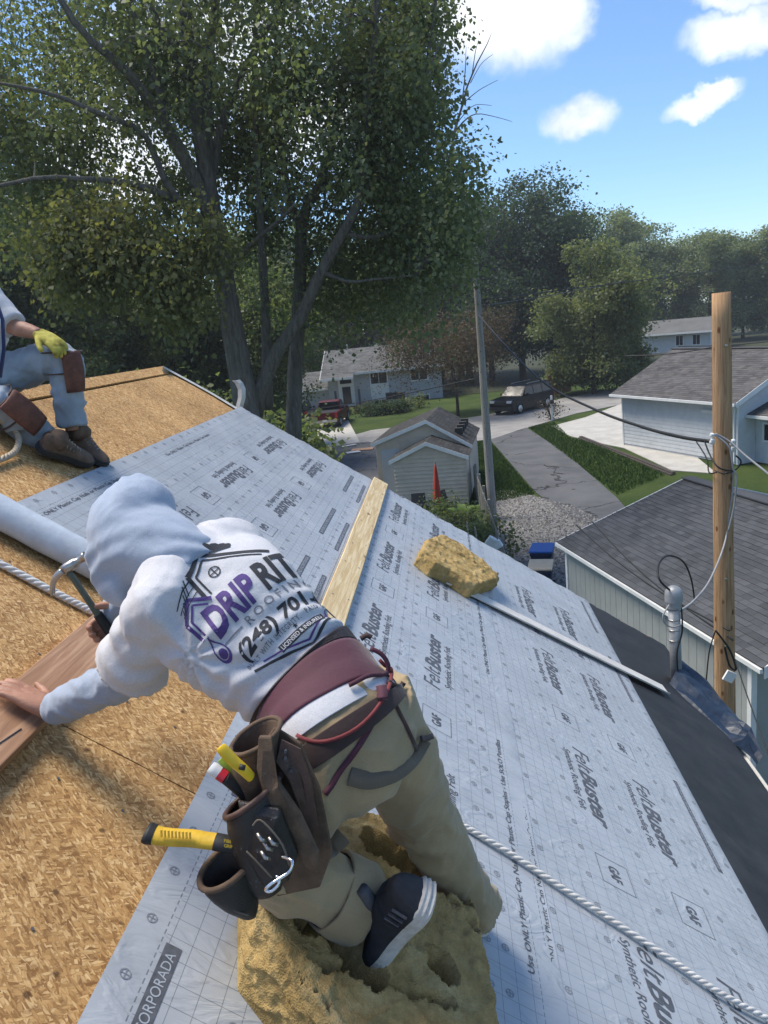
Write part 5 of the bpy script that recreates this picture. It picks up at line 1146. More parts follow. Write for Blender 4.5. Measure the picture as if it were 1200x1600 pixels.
# roof lines over the name
def poly_line(ink, pts, w_):
    for a, b_ in zip(pts, pts[1:]): ink.line(a, b_, w_)
H0 = X0 + .05
poly_line(ib, [(H0 - .005, .068), (H0 + .000, .135), (H0 + .055, .175), (H0 + .185, .070)], .010); poly_line(ib, [(H0 + .012, .07), (H0 + .014, .128), (H0 + .055, .157), (H0 + .165, .068)], .005)
poly_line(ip, [(X0 - .028, .0), (X0 - .030, .055), (X0 + .012, .095), (X0 + .055, .062)], .009); poly_line(ip, [(X0 - .016, -.004), (X0 - .017, .050), (X0 + .012, .078), (X0 + .04, .058)], .005)
for k in range(5): ib.line((X0 - .026 + k * .012, .060 + k * .010), (X0 - .010 + k * .012, .085 + k * .012), .0022)
for k in range(3): ib.line((X0 - .022, .072 + k * .012), (H0 - .004, .098 + k * .014), .0022)
ib.poly([(H0 + .030, .165), (H0 + .030, .200), (H0 + .048, .200), (H0 + .048, .178)]); ib.poly([(H0 + .026, .198), (H0 + .026, .208), (H0 + .052, .208), (H0 + .052, .198)])
ib.ring((H0 + .055, .110), .016, .003); ib.line((H0 + .055, .094), (H0 + .055, .126), .003); ib.line((H0 + .039, .110), (H0 + .071, .110), .003)
for dx, dy, r in ((.085, .185, .012), (.10, .175, .014), (.115, .165, .013), (.095, .205, .008), (.125, .158, .011)): ib.poly([(H0 + dx + r * math.cos(q), dy + r * .8 * math.sin(q)) for q in np.arange(0, 6.28, .7)])
ib.line((H0 + .09, .19), (H0 + .085, .215), .007); ib.line((H0 + .08, .165), (H0 + .13, .150), .006)
dc = (X0 - .018, -.040)
def tear(r): return [(dc[0] + r * math.sin(q) * math.sin(q / 2) ** 1.4, dc[1] + .004 + r * 1.55 * math.cos(q)) for q in np.arange(0.01, 6.28, .25)]
t0_, t1_ = tear(.0235), tear(.018)
for k in range(len(t0_)): ip.poly([t0_[k], t0_[(k + 1) % len(t0_)], t1_[(k + 1) % len(t0_)], t1_[k]])
ip.poly([(dc[0] + .010 * math.cos(q), dc[1] - .010 + .012 * math.sin(q)) for q in np.arange(0, 6.28, .5)])
stamp(ip, 'purple_print', 'shirt_purple'); stamp(ib, 'black_print', 'shirt_black'); stamp(ig, 'small_print', 'shirt_grey')
me = il.mesh(lambda a, b: press(a, b) + bn * .0012, .016, 'panel_lettering'); link('panel_lettering', me, 'tee_white', teeo, False, RF)
# ------------------------------------------------------------------ harness details on the worker
def PX(path, z): return [CZ(x, y, z if len(q) < 3 else q[2]) for q in path for x, y in [q[:2]]]
bvh_h = None
def on_surface(obj_list, x, y, lift=.006):
    """first surface of the listed meshes on a sight line (used to lay straps on cloth), world space"""
    best = None
    for me in obj_list:
        bv = BV[me.name]; d = RFI.to_3x3() @ ray(x, y).normalized(); h = bv.ray_cast(RFI @ EYE, d)
        if h[0] is not None and (best is None or h[3] < best[3]): best = h
    if best is None: return None
    n_ = best[1] if best[1].dot(RFI.to_3x3() @ ray(x, y)) < 0 else -best[1]
    return RF @ (best[0] + n_ * lift)
BV = {}
for me in (tee, tro, hb_.data): BV[me.name] = BVHTree.FromPolygons([v.co[:] for v in me.vertices], [tuple(p.vertices) for p in me.polygons])
CL = [tee, tro, hb_.data]
def laid(path, w, mat, name, parent=per1, th=.003, lift=.004, k=24, z0=1.55):
    """a flat strap lying on the clothes along a traced line"""
    pts = []; last = None
    for x, y in spline(path, k):
        p = on_surface(CL, x, y, lift)
        if p is None: p = CZ(x, y, (camo.matrix_world.inverted() @ last).z * -1 if last is not None else z0)
        if last is not None and (p - last).length > .06: p = CZ(x, y, -(camo.matrix_world.inverted() @ last).z)
        pts.append(p); last = p
    pts = [V(q) for q in spline([tuple(p) for p in pts[::2]], k)]
    b = MB()
    for i, p in enumerate(pts):
        t = (pts[min(i + 1, k - 1)] - pts[max(i - 1, 0)]).normalized(); v = (EYE - p).normalized(); s_ = t.cross(v).normalized(); u = s_.cross(t)
        for a, c in ((-1, -1), (1, -1), (1, 1), (-1, 1)): b.v.append(tuple(p + s_ * a * w / 2 + u * c * th / 2))
    for i in range(k - 1):
        for j in range(4): b.f.append((4 * i + j, 4 * i + (j + 1) % 4, 4 * i + 4 + (j + 1) % 4, 4 * i + 4 + j))
    b.f += [(0, 1, 2, 3), (4 * k - 4, 4 * k - 3, 4 * k - 2, 4 * k - 1)]
    return keep(b.build(name, mat, parent, True))
laid([(468, 1150), (510, 1160), (560, 1135), (596, 1090), (606, 1050), (590, 1028)], .008, 'harness_red', 'gear_loop', hb_, .008, .012)
laid([(545, 1075), (572, 1062), (598, 1058), (607, 1042), (596, 1022), (575, 1012)], .010, 'harness_maroon', 'gear_loop', hb_, .008, .012)
laid([(592, 1082), (585, 1120), (560, 1165), (530, 1205), (505, 1245)], .012, 'harness_maroon', 'harness_strap')
laid([(603, 1075), (620, 1110), (640, 1150), (650, 1175)], .008, 'strap_brown', 'harness_strap')
laid([(545, 1212), (575, 1218), (610, 1208), (640, 1185), (662, 1150)], .036, 'strap_grey', 'leg_loop')
laid([(470, 1310), (490, 1322), (515, 1318), (535, 1300)], .05, 'strap_grey', 'leg_loop')
for path in ([(560, 1002), (572, 993), (582, 997)], [(600, 1070), (612, 1078), (626, 1076), (634, 1068)], [(650, 1152), (662, 1150), (670, 1147)]): laid(path, .012, 'strap_brown', 'strap_end', per1, .004, .012, 10)
b = MB()
laid([(590, 1078), (593, 1098)], .022, 'harness_maroon', 'buckle', hb_, .008, .014, 8)
# the small white name woven on the waistband
ik = Ink(); ik.text('CORAX', (0, 0), (1, 0), (0, 1), .050, .012, .01)
p0, p1 = on_surface([hb_.data], 484, 1119, .010), on_surface([hb_.data], 520, 1092, .010)
if p0 is not None and p1 is not None:
    ux = (p1 - p0).normalized(); vw = (EYE - p0).normalized(); uy = vw.cross(ux)
    def lay(a, b_):
        w_ = p0 + ux * a + uy * b_; d = RFI.to_3x3() @ (w_ - EYE).normalized(); h = BV[hb_.data.name].ray_cast(RFI @ EYE, d)
        return (h[0] - d * .0030) if h[0] is not None else RFI @ w_
    link('woven_lettering', ik.mesh(lay, .02, 'lettering'), 'white_plastic', hb_, False, RF)
# ------------------------------------------------------------------ tool pouch on the left hip
pou = thing('tool_pouch', 'worn brown and black leather tool pouch on the kneeling worker\'s hip', 'tool pouch', CZ(400, 1420, 1.46))
def panel_px(path, z, th, name, mat, parent, bul=.0, smooth=True):
    """traced leather panel with its own depth per point and a thickness"""
    P = [CZ(*q) for q in path]; c = sum(P, V()) / len(P); v = _z_w; b = MB(); n = len(P); rings = []
    for s_, dz in ((1, th / 2), (1, -th / 2), (.82, -th / 2 - bul * .6), (.45, -th / 2 - bul)):
        b.v += [tuple(c + (p - c) * s_ + v * dz) for p in P]
    for i in range(3):
        for j in range(n): b.f.append((i * n + j, i * n + (j + 1) % n, (i + 1) * n + (j + 1) % n, (i + 1) * n + j))
    b.f.append(tuple(range(n))); b.f.append(tuple(3 * n + j for j in range(n)))
    o = b.build(name, mat, parent, False); bv_ = o.modifiers.new('b', 'BEVEL'); bv_.width = .003; bv_.segments = 2; bv_.limit_method = 'ANGLE'; return keep(o)
def cup(rings, name, mat, parent, rim='suede', rr=.005, th=.004):
    """open leather pocket: rings (x, y, depth, ax_x, ax_y, b_x, b_y, b_depth) in pixels/metres from the mouth down"""
    b = MB(); n = 26; RR = spline(rings, 12); first = []
    for i, q in enumerate(RR):
        c = CZ(q[0], q[1], q[2]); s_ = q[2] / FPX; A = (_x_w * q[3] - _y_w * q[4]) * s_; B = (_x_w * q[5] + _y_w * q[6]) * s_ + _z_w * q[7]
        for j in range(n):
            a = 2 * math.pi * j / n; p = c + A * math.cos(a) + B * math.sin(a) + (A.normalized() * .003 * noise.noise(V((i * .5, j * .6, q[0]))))
            b.v.append(tuple(p))
            if i == 0: first.append(p)
    for i in range(11):
        for j in range(n): b.f.append((i * n + j, i * n + (j + 1) % n, (i + 1) * n + (j + 1) % n, (i + 1) * n + j))
    b.f.append(tuple(11 * n + j for j in range(n)))
    o = b.build(name, mat, parent, True); so = o.modifiers.new('so', 'SOLIDIFY'); so.thickness = th; so.offset = 1; keep(o)
    r = MB(); r.tube(first + first[:1], rr, 8, False); r.build('rim_binding', rim, o, True); return o
# back flap, belt keeper and long overlapping tongue
panel_px([(430, 1135, 1.47), (470, 1160, 1.46), (500, 1230, 1.46), (520, 1330, 1.48), (500, 1385, 1.50), (430, 1400, 1.52), (360, 1390, 1.52), (372, 1260, 1.50), (395, 1180, 1.48)], 0, .012, 'back_panel', 'suede', pou, .004)
panel_px([(405, 1150, 1.40), (425, 1150, 1.40), (432, 1215, 1.39), (470, 1270, 1.40), (498, 1330, 1.41), (496, 1362, 1.42), (478, 1352, 1.42), (452, 1305, 1.41), (418, 1262, 1.40), (402, 1200, 1.39)], 0, .016, 'front_flap', 'suede', pou, .012)
panel_px([(440, 1155, 1.43), (470, 1170, 1.43), (487, 1220, 1.43), (497, 1290, 1.44), (480, 1320, 1.44), (468, 1262, 1.43), (450, 1215, 1.42), (432, 1190, 1.42)], 0, .006, 'belt_tail', 'brown_leather', pou, .002)
for x, y in ((447, 1183), (456, 1202), (447, 1172)): MB().lathe([(.003, 0), (.003, .012)], CZ(x, y, 1.428), _z_w * -1, 8).build('belt_hole', 'ink', pou)
# upper pocket with the yellow knife, lower pocket, black side pocket
cup([(400, 1150, 1.44, 36, -12, 8, 16, .045), (398, 1185, 1.44, 33, -10, 8, 12, .04), (402, 1240, 1.45, 26, -6, 6, 8, .03), (408, 1290, 1.46, 18, -4, 4, 5, .02)], 'upper_pocket', 'suede', pou)
cup([(396, 1242, 1.41, 40, -26, 10, 10, .045), (400, 1280, 1.41, 40, -22, 8, 8, .045), (408, 1330, 1.42, 38, -12, 6, 6, .04), (414, 1385, 1.44, 28, -4, 4, 4, .03), (416, 1398, 1.45, 12, 0, 2, 2, .01)], 'main_pocket', 'black_leather', pou, 'brown_leather', .006)
cup([(354, 1352, 1.41, 38, -10, 10, 22, .04), (360, 1378, 1.41, 34, -4, 8, 16, .036), (374, 1405, 1.42, 28, 2, 5, 10, .03), (386, 1426, 1.43, 16, 3, 2, 5, .015)], 'lower_pocket', 'black_leather', pou, 'suede', .006)
panel_px([(372, 1250, 1.385), (438, 1262, 1.375), (466, 1335, 1.385), (452, 1375, 1.40), (415, 1390, 1.40), (385, 1340, 1.39)], 0, .008, 'front_pocket', 'black_leather', pou, .018)
for path in ([(395, 1290, 1.352), (408, 1282, 1.350), (440, 1318, 1.350), (452, 1352, 1.358)], [(385, 1330, 1.362), (400, 1345, 1.36), (425, 1372, 1.362)], [(345, 1398, 1.375), (362, 1420, 1.385), (388, 1430, 1.395)]):
    for q0, q1 in zip(spline(path, 14)[::2], spline(path, 14)[1::2]): pass
    b = MB(); b.tube([CZ(*q) for q in spline(path, 14)], .0016, 6); b.build('stitching', 'strap_grey', pou, True)
b = MB(); b.tube([CZ(*q) for q in spline([(440, 1338, 1.36), (456, 1345, 1.345), (452, 1362, 1.34), (425, 1380, 1.335), (415, 1390, 1.335), (424, 1392, 1.335), (436, 1380, 1.335), (432, 1368, 1.34)], 36)], .0032, 8); b.build('wire_hook', 'chrome', pou, True)
for x, y in ((402, 1302), (412, 1316), (420, 1308), (408, 1330)):
    b = MB(); b.tube([CZ(x, y, 1.350), CZ(x + 6, y + 10, 1.345), CZ(x + 14, y + 12, 1.35)], .0035, 6); b.build('metal_clip', 'steel', pou, True)
# --- tools in the pouch, each a thing
def grip(path, z, rx, name, mat, parent, flat=.7, k=24, n=14):
    """path (x, y, depth, radius m)"""
    P = spline([(*CZ(q[0], q[1], q[2]), q[3]) for q in path], k); b = MB(); b.tube([V(p[:3]) for p in P], [p[3] for p in P], n, True, flat); return keep(b.build(name, mat, parent, True))
hm2 = thing('yellow_handled_hammer', 'hammer with yellow rubber grip sticking out of the tool pouch', 'hammer', CZ(360, 1320, 1.40))
gr = grip([(240, 1304, 1.40, .0205), (262, 1308, 1.40, .0195), (300, 1310, 1.40, .0190), (320, 1313, 1.40, .0185), (338, 1315, 1.40, .0180)], 0, 0, 'grip', 'yellow_rubber', hm2)
grip([(228, 1300, 1.40, .0215), (233, 1302, 1.40, .0235), (242, 1304, 1.40, .0215)], 0, 0, 'butt_cap', 'black_rubber', hm2)
grip([(336, 1315, 1.40, .0190), (352, 1318, 1.40, .0190), (372, 1322, 1.405, .0170), (392, 1330, 1.42, .014)], 0, 0, 'neck_sleeve', 'black_rubber', hm2)
for k_ in range(9):
    x = 252 + k_ * 5.6; b = MB(); b.bar(CZ(x, 1297 + k_ * .4, 1.3812), CZ(x + .5, 1308 + k_ * .4, 1.3795), .0028, .004, up=_z_w[:]); b.build('grip_rib', 'yellow_rubber', gr)
grip([(390, 1330, 1.42, .012), (410, 1340, 1.44, .012)], 0, 0, 'shaft', 'steel', hm2)
b = MB(); b.tube([CZ(418, 1318, 1.45), CZ(416, 1345, 1.45), CZ(412, 1368, 1.45)], [.014, .018, .016], 10); b.build('head', 'steel', hm2, True)
ik = Ink(); ik.text('FIBER', (0, .0), (1, 0), (0, 1), .020, .006, .02); ik.text('GRIP', (0, -.009), (1, 0), (0, 1), .016, .006, .02)
link('lettering', ik.mesh(lambda a, b_: CZ(350 + a * 850, 1316 + a * 120 - b_ * 850, 1.3815), .02), 'bright_yellow', hm2)
kn = thing('utility_knife', 'bright yellow utility knife tucked in the upper pouch pocket', 'knife', CZ(375, 1195, 1.42)); grip([(344, 1166, 1.36, .009), (349, 1172, 1.36, .0115), (366, 1190, 1.365, .0115), (382, 1204, 1.37, .011), (392, 1214, 1.38, .010)], 0, 0, 'body', 'bright_yellow', kn, .75)
b = MB(); b.tube([CZ(374, 1198, 1.352), CZ(383, 1200, 1.352)], .005, 8); b.build('slider', 'black_rubber', kn, True)
pcl = thing('marker_knife', 'white and red handled snap-off knife in the pouch', 'knife', CZ(355, 1215, 1.42)); grip([(329, 1198, 1.41, .012), (334, 1202, 1.41, .014), (343, 1208, 1.41, .013)], 0, 0, 'cap', 'white_plastic', pcl, .8); grip([(342, 1208, 1.41, .0135), (352, 1215, 1.41, .0135)], 0, 0, 'band', 'red_plastic', pcl, .8); grip([(351, 1214, 1.41, .014), (370, 1230, 1.42, .014), (385, 1245, 1.43, .012)], 0, 0, 'handle', 'black_rubber', pcl, .8)
grn = thing('green_handled_driver', 'small green and yellow handle between the knives in the pouch', 'screwdriver', CZ(365, 1208, 1.425)); grip([(344, 1186, 1.424, .007), (355, 1198, 1.424, .0085), (372, 1214, 1.43, .0075), (384, 1228, 1.44, .006)], 0, 0, 'handle', M('green_plastic', (.22, .30, .03), .4), grn); grip([(384, 1228, 1.44, .003), (392, 1238, 1.445, .003)], 0, 0, 'shank', 'steel', grn)
# --- the hammer in the right hand
hm1 = thing('claw_hammer', 'steel claw hammer held over the roll by the kneeling worker', 'hammer', RF @ ham_a)
A_, B_ = RF @ ham_a, RF @ ham_b; hx = (B_ - A_).normalized(); hv = (_z_w - hx * _z_w.dot(hx)).normalized(); hs_ = hx.cross(hv)
e0 = A_ - hx * .09
P = spline([(*(e0), .015), (*(A_ - hx * .03), .0155), (*(A_ + hx * .03), .0145), (*(A_ + hx * .07), .0115), (*(B_ - hx * .01), .0105)], 24); b = MB(); b.tube([V(p[:3]) for p in P], [p[3] for p in P], 12, True, .75); b.build('handle', 'wood_handle', hm1, True)
P = spline([(*(e0 - hx * .002), .0165), (*(A_ - hx * .02), .017), (*(A_ + hx * .05), .016)], 16); b = MB(); b.tube([V(p[:3]) for p in P], [p[3] for p in P], 12, True, .75); b.build('grip', 'black_rubber', hm1, True)
q = CZ(108, 868, 2.08) - CZ(82, 905, 2.08)
fcx = (CZ(118, 872, 2.09) - CZ(86, 892, 2.09)).normalized()
hb2 = MB(); pr = [( .064, .0), (.063, .015), (.058, .0155), (.052, .011), (.036, .010), (.030, .014), (.0, .015), (-.014, .013)]
P = [V(B_ + fcx * a) for a, r in pr]; hb2.tube(P, [r for a, r in pr], 14); hb2.build('head', 'steel', hm1, True)
for sg in (-1, 1):
    P = spline([(*(B_ - fcx * .010 + hv * sg * .006), .011), (*(B_ - fcx * .035 + hv * sg * .008 - hx * .004), .009), (*(B_ - fcx * .058 + hv * sg * .010 - hx * .020), .006), (*(B_ - fcx * .072 + hv * sg * .012 - hx * .042), .003)], 14); b = MB(); b.tube([V(p[:3]) for p in P], [p[3] for p in P], 8); b.build('claw', 'steel', hm1, True)
# ------------------------------------------------------------------ things on the roof
def RPX(path, n=0.0): return [PN(x, y, n) for x, y in path]
pl = thing('pine_plank', 'brown pine plank under the kneeling worker\'s left hand', 'plank', RP(-.465, 1.9, .0))
MB().box((-.465, 1.35, .0205), (.142, 2.10, .038)).build('plank_board', 'plank_wood', pl, False, RF, .003)
o = MB(); o.tube([(-.425, 1.70, .0402), (-.44, 1.60, .0402), (-.43, 1.52, .0402), (-.455, 1.40, .0402)], .0022, 5); o.build('split_crack', 'ink', pl, True, RF)
tbd = thing('toe_board', 'pale new softwood board nailed across the sheet joint', 'board', RP(.235, 4.8, .03))
m_ = MB(); ny = 40; sec = [(.167, .024), (.167, .046), (.170, .049), (.300, .049), (.304, .046), (.304, .020)]
for j in range(ny + 1):
    t = 3.2 + (6.47 - 3.2) * j / ny
    for s, n in sec: m_.v.append((s + .004 * nz((t * 1.3, 3, 1)), t, n + .006 * nz((t * .8, 1, 2))))
for j in range(ny):
    for i in range(5): a = j * 6 + i; m_.f.append((a, a + 1, a + 7, a + 6))
m_.f += [tuple(range(6)), tuple(ny * 6 + i for i in range(6))]
m_.build('board', 'spruce', tbd, False, RF)
for k in range(7):
    t = 3.6 + k * .46
    for s in (.195, .28): MB().lathe([(.004, 0), (.004, .0015)], (s, t + random.uniform(-.05, .05), .0500 + .006 * nz((t * .8, 1, 2))), (0, 0, 1), 8).build('nail_head', 'steel', tbd, False, RF)
# foam
m, nt = newmat('foam'); co = nd(nt, 'TexCoord').outputs['Object']; n1 = nd(nt, 'TexNoise', {'Vector': co, 'Scale': 9.0, 'Detail': 9.0, 'Roughness': .7}).outputs[0]; n2 = nd(nt, 'TexVoronoi', {'Vector': co, 'Scale': 230.0}).outputs['Distance']; n3 = nd(nt, 'TexNoise', {'Vector': co, 'Scale': 60.0, 'Detail': 6.0, 'Roughness': .7}).outputs[0]
c = ramp(nt, n1, [(.28, (.25, .165, .065)), (.5, (.40, .285, .12)), (.72, (.55, .42, .21))]); c = mix(nt, .5, c, ramp(nt, n3, [(.3, (.6, .55, .5)), (.7, (1.25, 1.22, 1.15))]), 'MULTIPLY')
finish(nt, c, .95, mth(nt, 'ADD', mth(nt, 'MULTIPLY', n2, .6), n3), .1, bdist=.0035)
def seg_d(p, a, b): d = (b[0] - a[0], b[1] - a[1]); u = max(0, min(1, ((p[0] - a[0]) * d[0] + (p[1] - a[1]) * d[1]) / (d[0] ** 2 + d[1] ** 2))); return math.hypot(p[0] - a[0] - u * d[0], p[1] - a[1] - u * d[1])
def foam(name, label, topo, base, h, carve, voxel, amp):
    root = thing(name, label, 'foam block', RP(*(np.mean([q[:2] for q in base], 0)), 0)); n = len(topo); b = MB()
    b.add([(s, t, .012) for s, t in base] + [(s, t, h) for s, t in topo], [tuple(range(n))[::-1], tuple(range(n, 2 * n))] + [(i, (i + 1) % n, n + (i + 1) % n, n + i) for i in range(n)])
    me = fuse([b], voxel, 1); bm = bmesh.new(); bm.from_mesh(me); bm.normal_update()
    for v in bm.verts:
        p = v.co; k = min(1, max(0, (p.z - .02) / .05)); d = amp * (.35 * noise.noise(p * 5) + .4 * noise.noise(p * 16) + .55 * noise.noise(p * 42) + .45 * noise.noise(p * 85) + .9 * max(0, rid(p, 9)) ** 6)
        v.co = p + v.normal * d * k
        if v.normal.z > .3 and p.z > h * .6:
            for (kind, a, c_, r, dep) in carve:
                dd = math.hypot(p.x - a[0], p.y - a[1]) if kind == 'hole' else seg_d((p.x, p.y), a, c_)
                dd += .012 * noise.noise(p * 22) + .006 * noise.noise(p * 50)
                if dd < r: v.co.z -= dep * min(1, (r - dd) / (r * (.28 if kind == 'hole' else .6)))
                elif dd < r * 1.5: v.co.z += .008 * (1 - (dd - r) / (r * .5))
    bm.to_mesh(me); bm.free(); link('foam_body', me, 'foam', root, True, RF); return root
tp = [(396, 1428), (500, 1305), (548, 1275), (625, 1302), (705, 1388), (742, 1462), (748, 1500), (762, 1590), (790, 1720), (640, 1760), (530, 1640), (440, 1510)]
bs = [(366, 1440), (492, 1330), (545, 1300), (625, 1325), (705, 1405), (742, 1480), (752, 1520), (768, 1612), (795, 1760), (600, 1800), (430, 1640), (366, 1556)]
tpo = [tuple(PN(x, y, .20)[:2]) for x, y in tp]; cx, cy = np.mean(tpo, 0); bso = [tuple(PN(x, y, .0)[:2]) for x, y in bs]
def q2(x, y): return tuple(PN(x, y, .19)[:2])
foam('foam_cushion', 'large torn tan foam cushion under the kneeling worker\'s knee', tpo, bso, .225, [('hole', q2(676, 1530), None, .042, .15), ('seg', q2(575, 1335), q2(668, 1390), .046, .14), ('seg', q2(500, 1460), q2(565, 1540), .042, .12), ('seg', q2(690, 1395), q2(715, 1420), .03, .11), ('seg', q2(470, 1515), q2(690, 1590), .012, .04), ('seg', q2(400, 1490), q2(500, 1590), .006, .025), ('seg', q2(590, 1310), q2(735, 1470), .006, .025), ('seg', q2(430, 1430), q2(470, 1470), .02, .04)], .0055, .0095)
t2 = [(658, 862), (668, 842), (692, 836), (722, 852), (760, 880), (782, 903), (742, 915), (700, 888), (680, 880)]
t2o = [tuple(PN(x, y, .12)[:2]) for x, y in t2]; cx, cy = np.mean(t2o, 0); b2o = t2o
foam('foam_chunk', 'smaller broken foam chunk resting against the metal strip', t2o, b2o, .125, [('seg', t2o[1], t2o[5], .03, .02)], .009, .010)
# bent metal strip down the slope
ms = thing('metal_strip', 'long grey white flashing strip lying down the slope from the foam chunk', 'metal strip', RP(1.8, 5.0, .02)); b = MB(); pa, pb_ = PN(695, 906, .03), PN(1040, 1078, .03); dv = (pb_ - pa).normalized(); sv = V((-dv.y, dv.x, 0)); ny = 24
prf_ = [(-.064, .012), (-.062, .002), (.062, .004), (.066, -.002)]
for j in range(ny + 1):
    c = pa.lerp(pb_, j / ny); 
    for a, n_ in prf_: b.v.append(tuple(c + sv * a + V((0, 0, n_ + .002 * nz((j * .4, 2, 1))))))
for j in range(ny):
    for i in range(3): q = j * 4 + i; b.f.append((q, q + 1, q + 5, q + 4))
M('strip_metal', (.60, .575, .53), .45, .08, 8, dirt=((.33, .31, .28), .4)); o = b.build('strip', 'strip_metal', ms, False, RF); o.modifiers.new('so', 'SOLIDIFY').thickness = .0025
MB().lathe([(.008, 0), (.008, .004)], pa + dv * .16 + V((0, 0, .006)), (0, 0, 1), 10).build('nail_hole', 'ink', ms, False, RF)
# ropes: three laid strands
M('rope_white', (.60, .585, .55), .85, .12, 60, .0008, 300, dirt=((.38, .33, .27), .4)); M('rope_tan', (.40, .33, .24), .9, .15, 60)
def rope(name, label, path, r, mat, n0=.0, lay=.075):
    root = thing(name, label, 'rope', RF @ V(path[len(path) // 2])); L = sum((V(a) - V(b)).length for a, b in zip(path, path[1:])); k = int(L / (lay / 9)); C = [V(p) for p in spline(path, k)]
    for ph in range(3):
        b = MB(); P = []
        for i, c in enumerate(C):
            t = (C[min(i + 1, k - 1)] - C[max(i - 1, 0)]).normalized(); x = t.cross(V((0, 0, 1))).normalized(); y = x.cross(t); a = 2 * math.pi * (i / 9 + ph / 3); P.append(c + x * math.cos(a) * r * .52 + y * math.sin(a) * r * .52)
        b.tube(P, r * .56, 6); b.build('strand', mat, root, True, RF)
    return root
rope('safety_rope', 'white twisted rope crossing the sheets beside the right knee', [tuple(PN(x, y, .028)) for x, y in ((690, 1262), (725, 1290), (800, 1335), (880, 1388), (960, 1440), (1050, 1500), (1120, 1548), (1200, 1592), (1290, 1640))], .0108, 'rope_white')
rope('safety_rope', 'white twisted rope lying on bare board beside the underlayment roll', [tuple(PN(x, y, .016)) for x, y in ((-90, 832), (0, 880), (60, 912), (110, 938), (150, 958), (190, 975), (240, 985))], .0125, 'rope_white')
rope('safety_rope', 'tan rope loop by the seated worker\'s boots', [tuple(PN(x, y, n_)) for x, y, n_ in ((-60, 640, .1), (0, 655, .09), (18, 664, .07), (29, 684, .05), (24, 704, .03), (5, 716, .02), (-40, 730, .02))], .014, 'rope_tan')
# service mast with weatherhead, tarp, wires
M('galv', (.30, .31, .315), .5, .14, 14, metal=.35, dirt=((.2, .19, .18), .4)); M('wire_black', (.015, .015, .016), .6, .2); M('wire_grey', (.28, .28, .28), .6, .15)
ma = thing('service_mast', 'grey conduit service mast with rounded weatherhead at the eave', 'service mast', AY(1057, 1075, 5.5))
p0, p1 = AY(1058, 1090, 5.5), AY(1053, 945, 5.5); ax = (p1 - p0).normalized()
b = MB(); b.tube([p0, p1], .042, 24); b.build('conduit', 'galv', ma, True)
b = MB(); b.lathe([(.046, 0), (.056, .001), (.056, .05), (.064, .051), (.064, .10), (.060, .128), (.048, .150), (.028, .164), (.008, .169)], p1 - ax * .02, ax, 28); wo_ = b.build('weatherhead', 'galv', ma, True); wo_.modifiers.new('es', 'EDGE_SPLIT').split_angle = R_(50)
for k_ in range(3):
    yy = 968 + k_ * 16; c = AY(1053.5, yy, 5.5); b = MB(); b.lathe([(.0425, 0), (.0455, .001), (.0455, .009), (.0425, .010)], c, ax, 24); b.build('strap_clamp', 'steel', ma, True)
def wire(name, label, pts, r, mat, k=30, group='overhead wires'):
    P = spline([tuple(p) for p in pts], k); b = MB(); b.tube([V(p) for p in P], r, 6); o = b.build(name, mat, None, True); tag(o, label, 'wire', group); return o
M2 = [AY(1050, 925, 5.5), AY(1030, 905, 5.4), AY(1030, 880, 5.6), AY(1045, 868, 5.8), AY(1068, 878, 6.2), AY(1080, 905, 6.6), AY(1085, 935, 6.9)]
wire('drip_loop', 'black drip loop arching over the weatherhead', M2, .008, 'wire_black')
wire('drip_loop', 'grey cable looping from weatherhead to the near pole', [AY(1062, 955, 5.5), AY(1085, 938, 6.2), AY(1110, 905, 7.2), AY(1132, 850, 8.1), AY(1140, 800, 8.2), AY(1146, 745, 8.2), AY(1140, 700, 8.2)], .010, 'wire_grey')
wire('drip_loop', 'thin cable hanging down beside the mast', [AY(1064, 940, 5.48), AY(1066, 985, 5.46), AY(1058, 1020, 5.44), AY(1060, 1060, 5.45)], .006, 'wire_black')
wire('drip_loop', 'pale cable tied round the mast', [AY(1046, 945, 5.44), AY(1036, 962, 5.42), AY(1040, 975, 5.42), AY(1052, 980, 5.44), AY(1066, 975, 5.44)], .006, 'wire_grey')
m, nt = newmat('tarp'); co = nd(nt, 'TexCoord').outputs['Object']; n1 = nd(nt, 'TexNoise', {'Vector': co, 'Scale': 9.0, 'Detail': 5.0, 'Distortion': 1.0}).outputs[0]; finish(nt, ramp(nt, n1, [(.3, (.010, .018, .034)), (.7, (.020, .034, .058))]), .42, n1, .4, bdist=.006)
ta = thing('blue_tarp', 'dark blue tarp bundled over the eave below the mast', 'tarp', AY(1100, 1120, 5.2))
b = MB(); rows_ = [(1040, 1078, 1062, 1030, 5.30, 5.62), (1062, 1104, 1092, 1052, 5.15, 5.5), (1090, 1132, 1120, 1082, 5.0, 5.35), (1118, 1150, 1140, 1108, 4.9, 5.2), (1140, 1160, 1158, 1132, 4.82, 5.0), (1160, 1172, 1175, 1152, 4.78, 4.9), (1180, 1198, 1186, 1188, 4.7, 4.75)]
RR = spline(rows_, 14); nc = 7
for i, q in enumerate(RR):
    a, c = AY(q[0], q[1], q[4]), AY(q[2], q[3], q[5])
    for j in range(nc + 1):
        u = j / nc; p = a.lerp(c, u) + NV * (.045 * math.sin(math.pi * u) ** .7) + NV * (.030 * nz((i * .45, j * .7, 2)) + .022 * max(0, rid((i * .2 + j * .15, j * .3, 1), 1.2)) ** 2); b.v.append(tuple(p))
for i in range(13):
    for j in range(nc): q = i * (nc + 1) + j; b.f += [(q, q + 1, q + nc + 2), (q, q + nc + 2, q + nc + 1)]
o = b.build('tarp_sheet', 'tarp', ta, False); o.modifiers.new('so', 'SOLIDIFY').thickness = .003

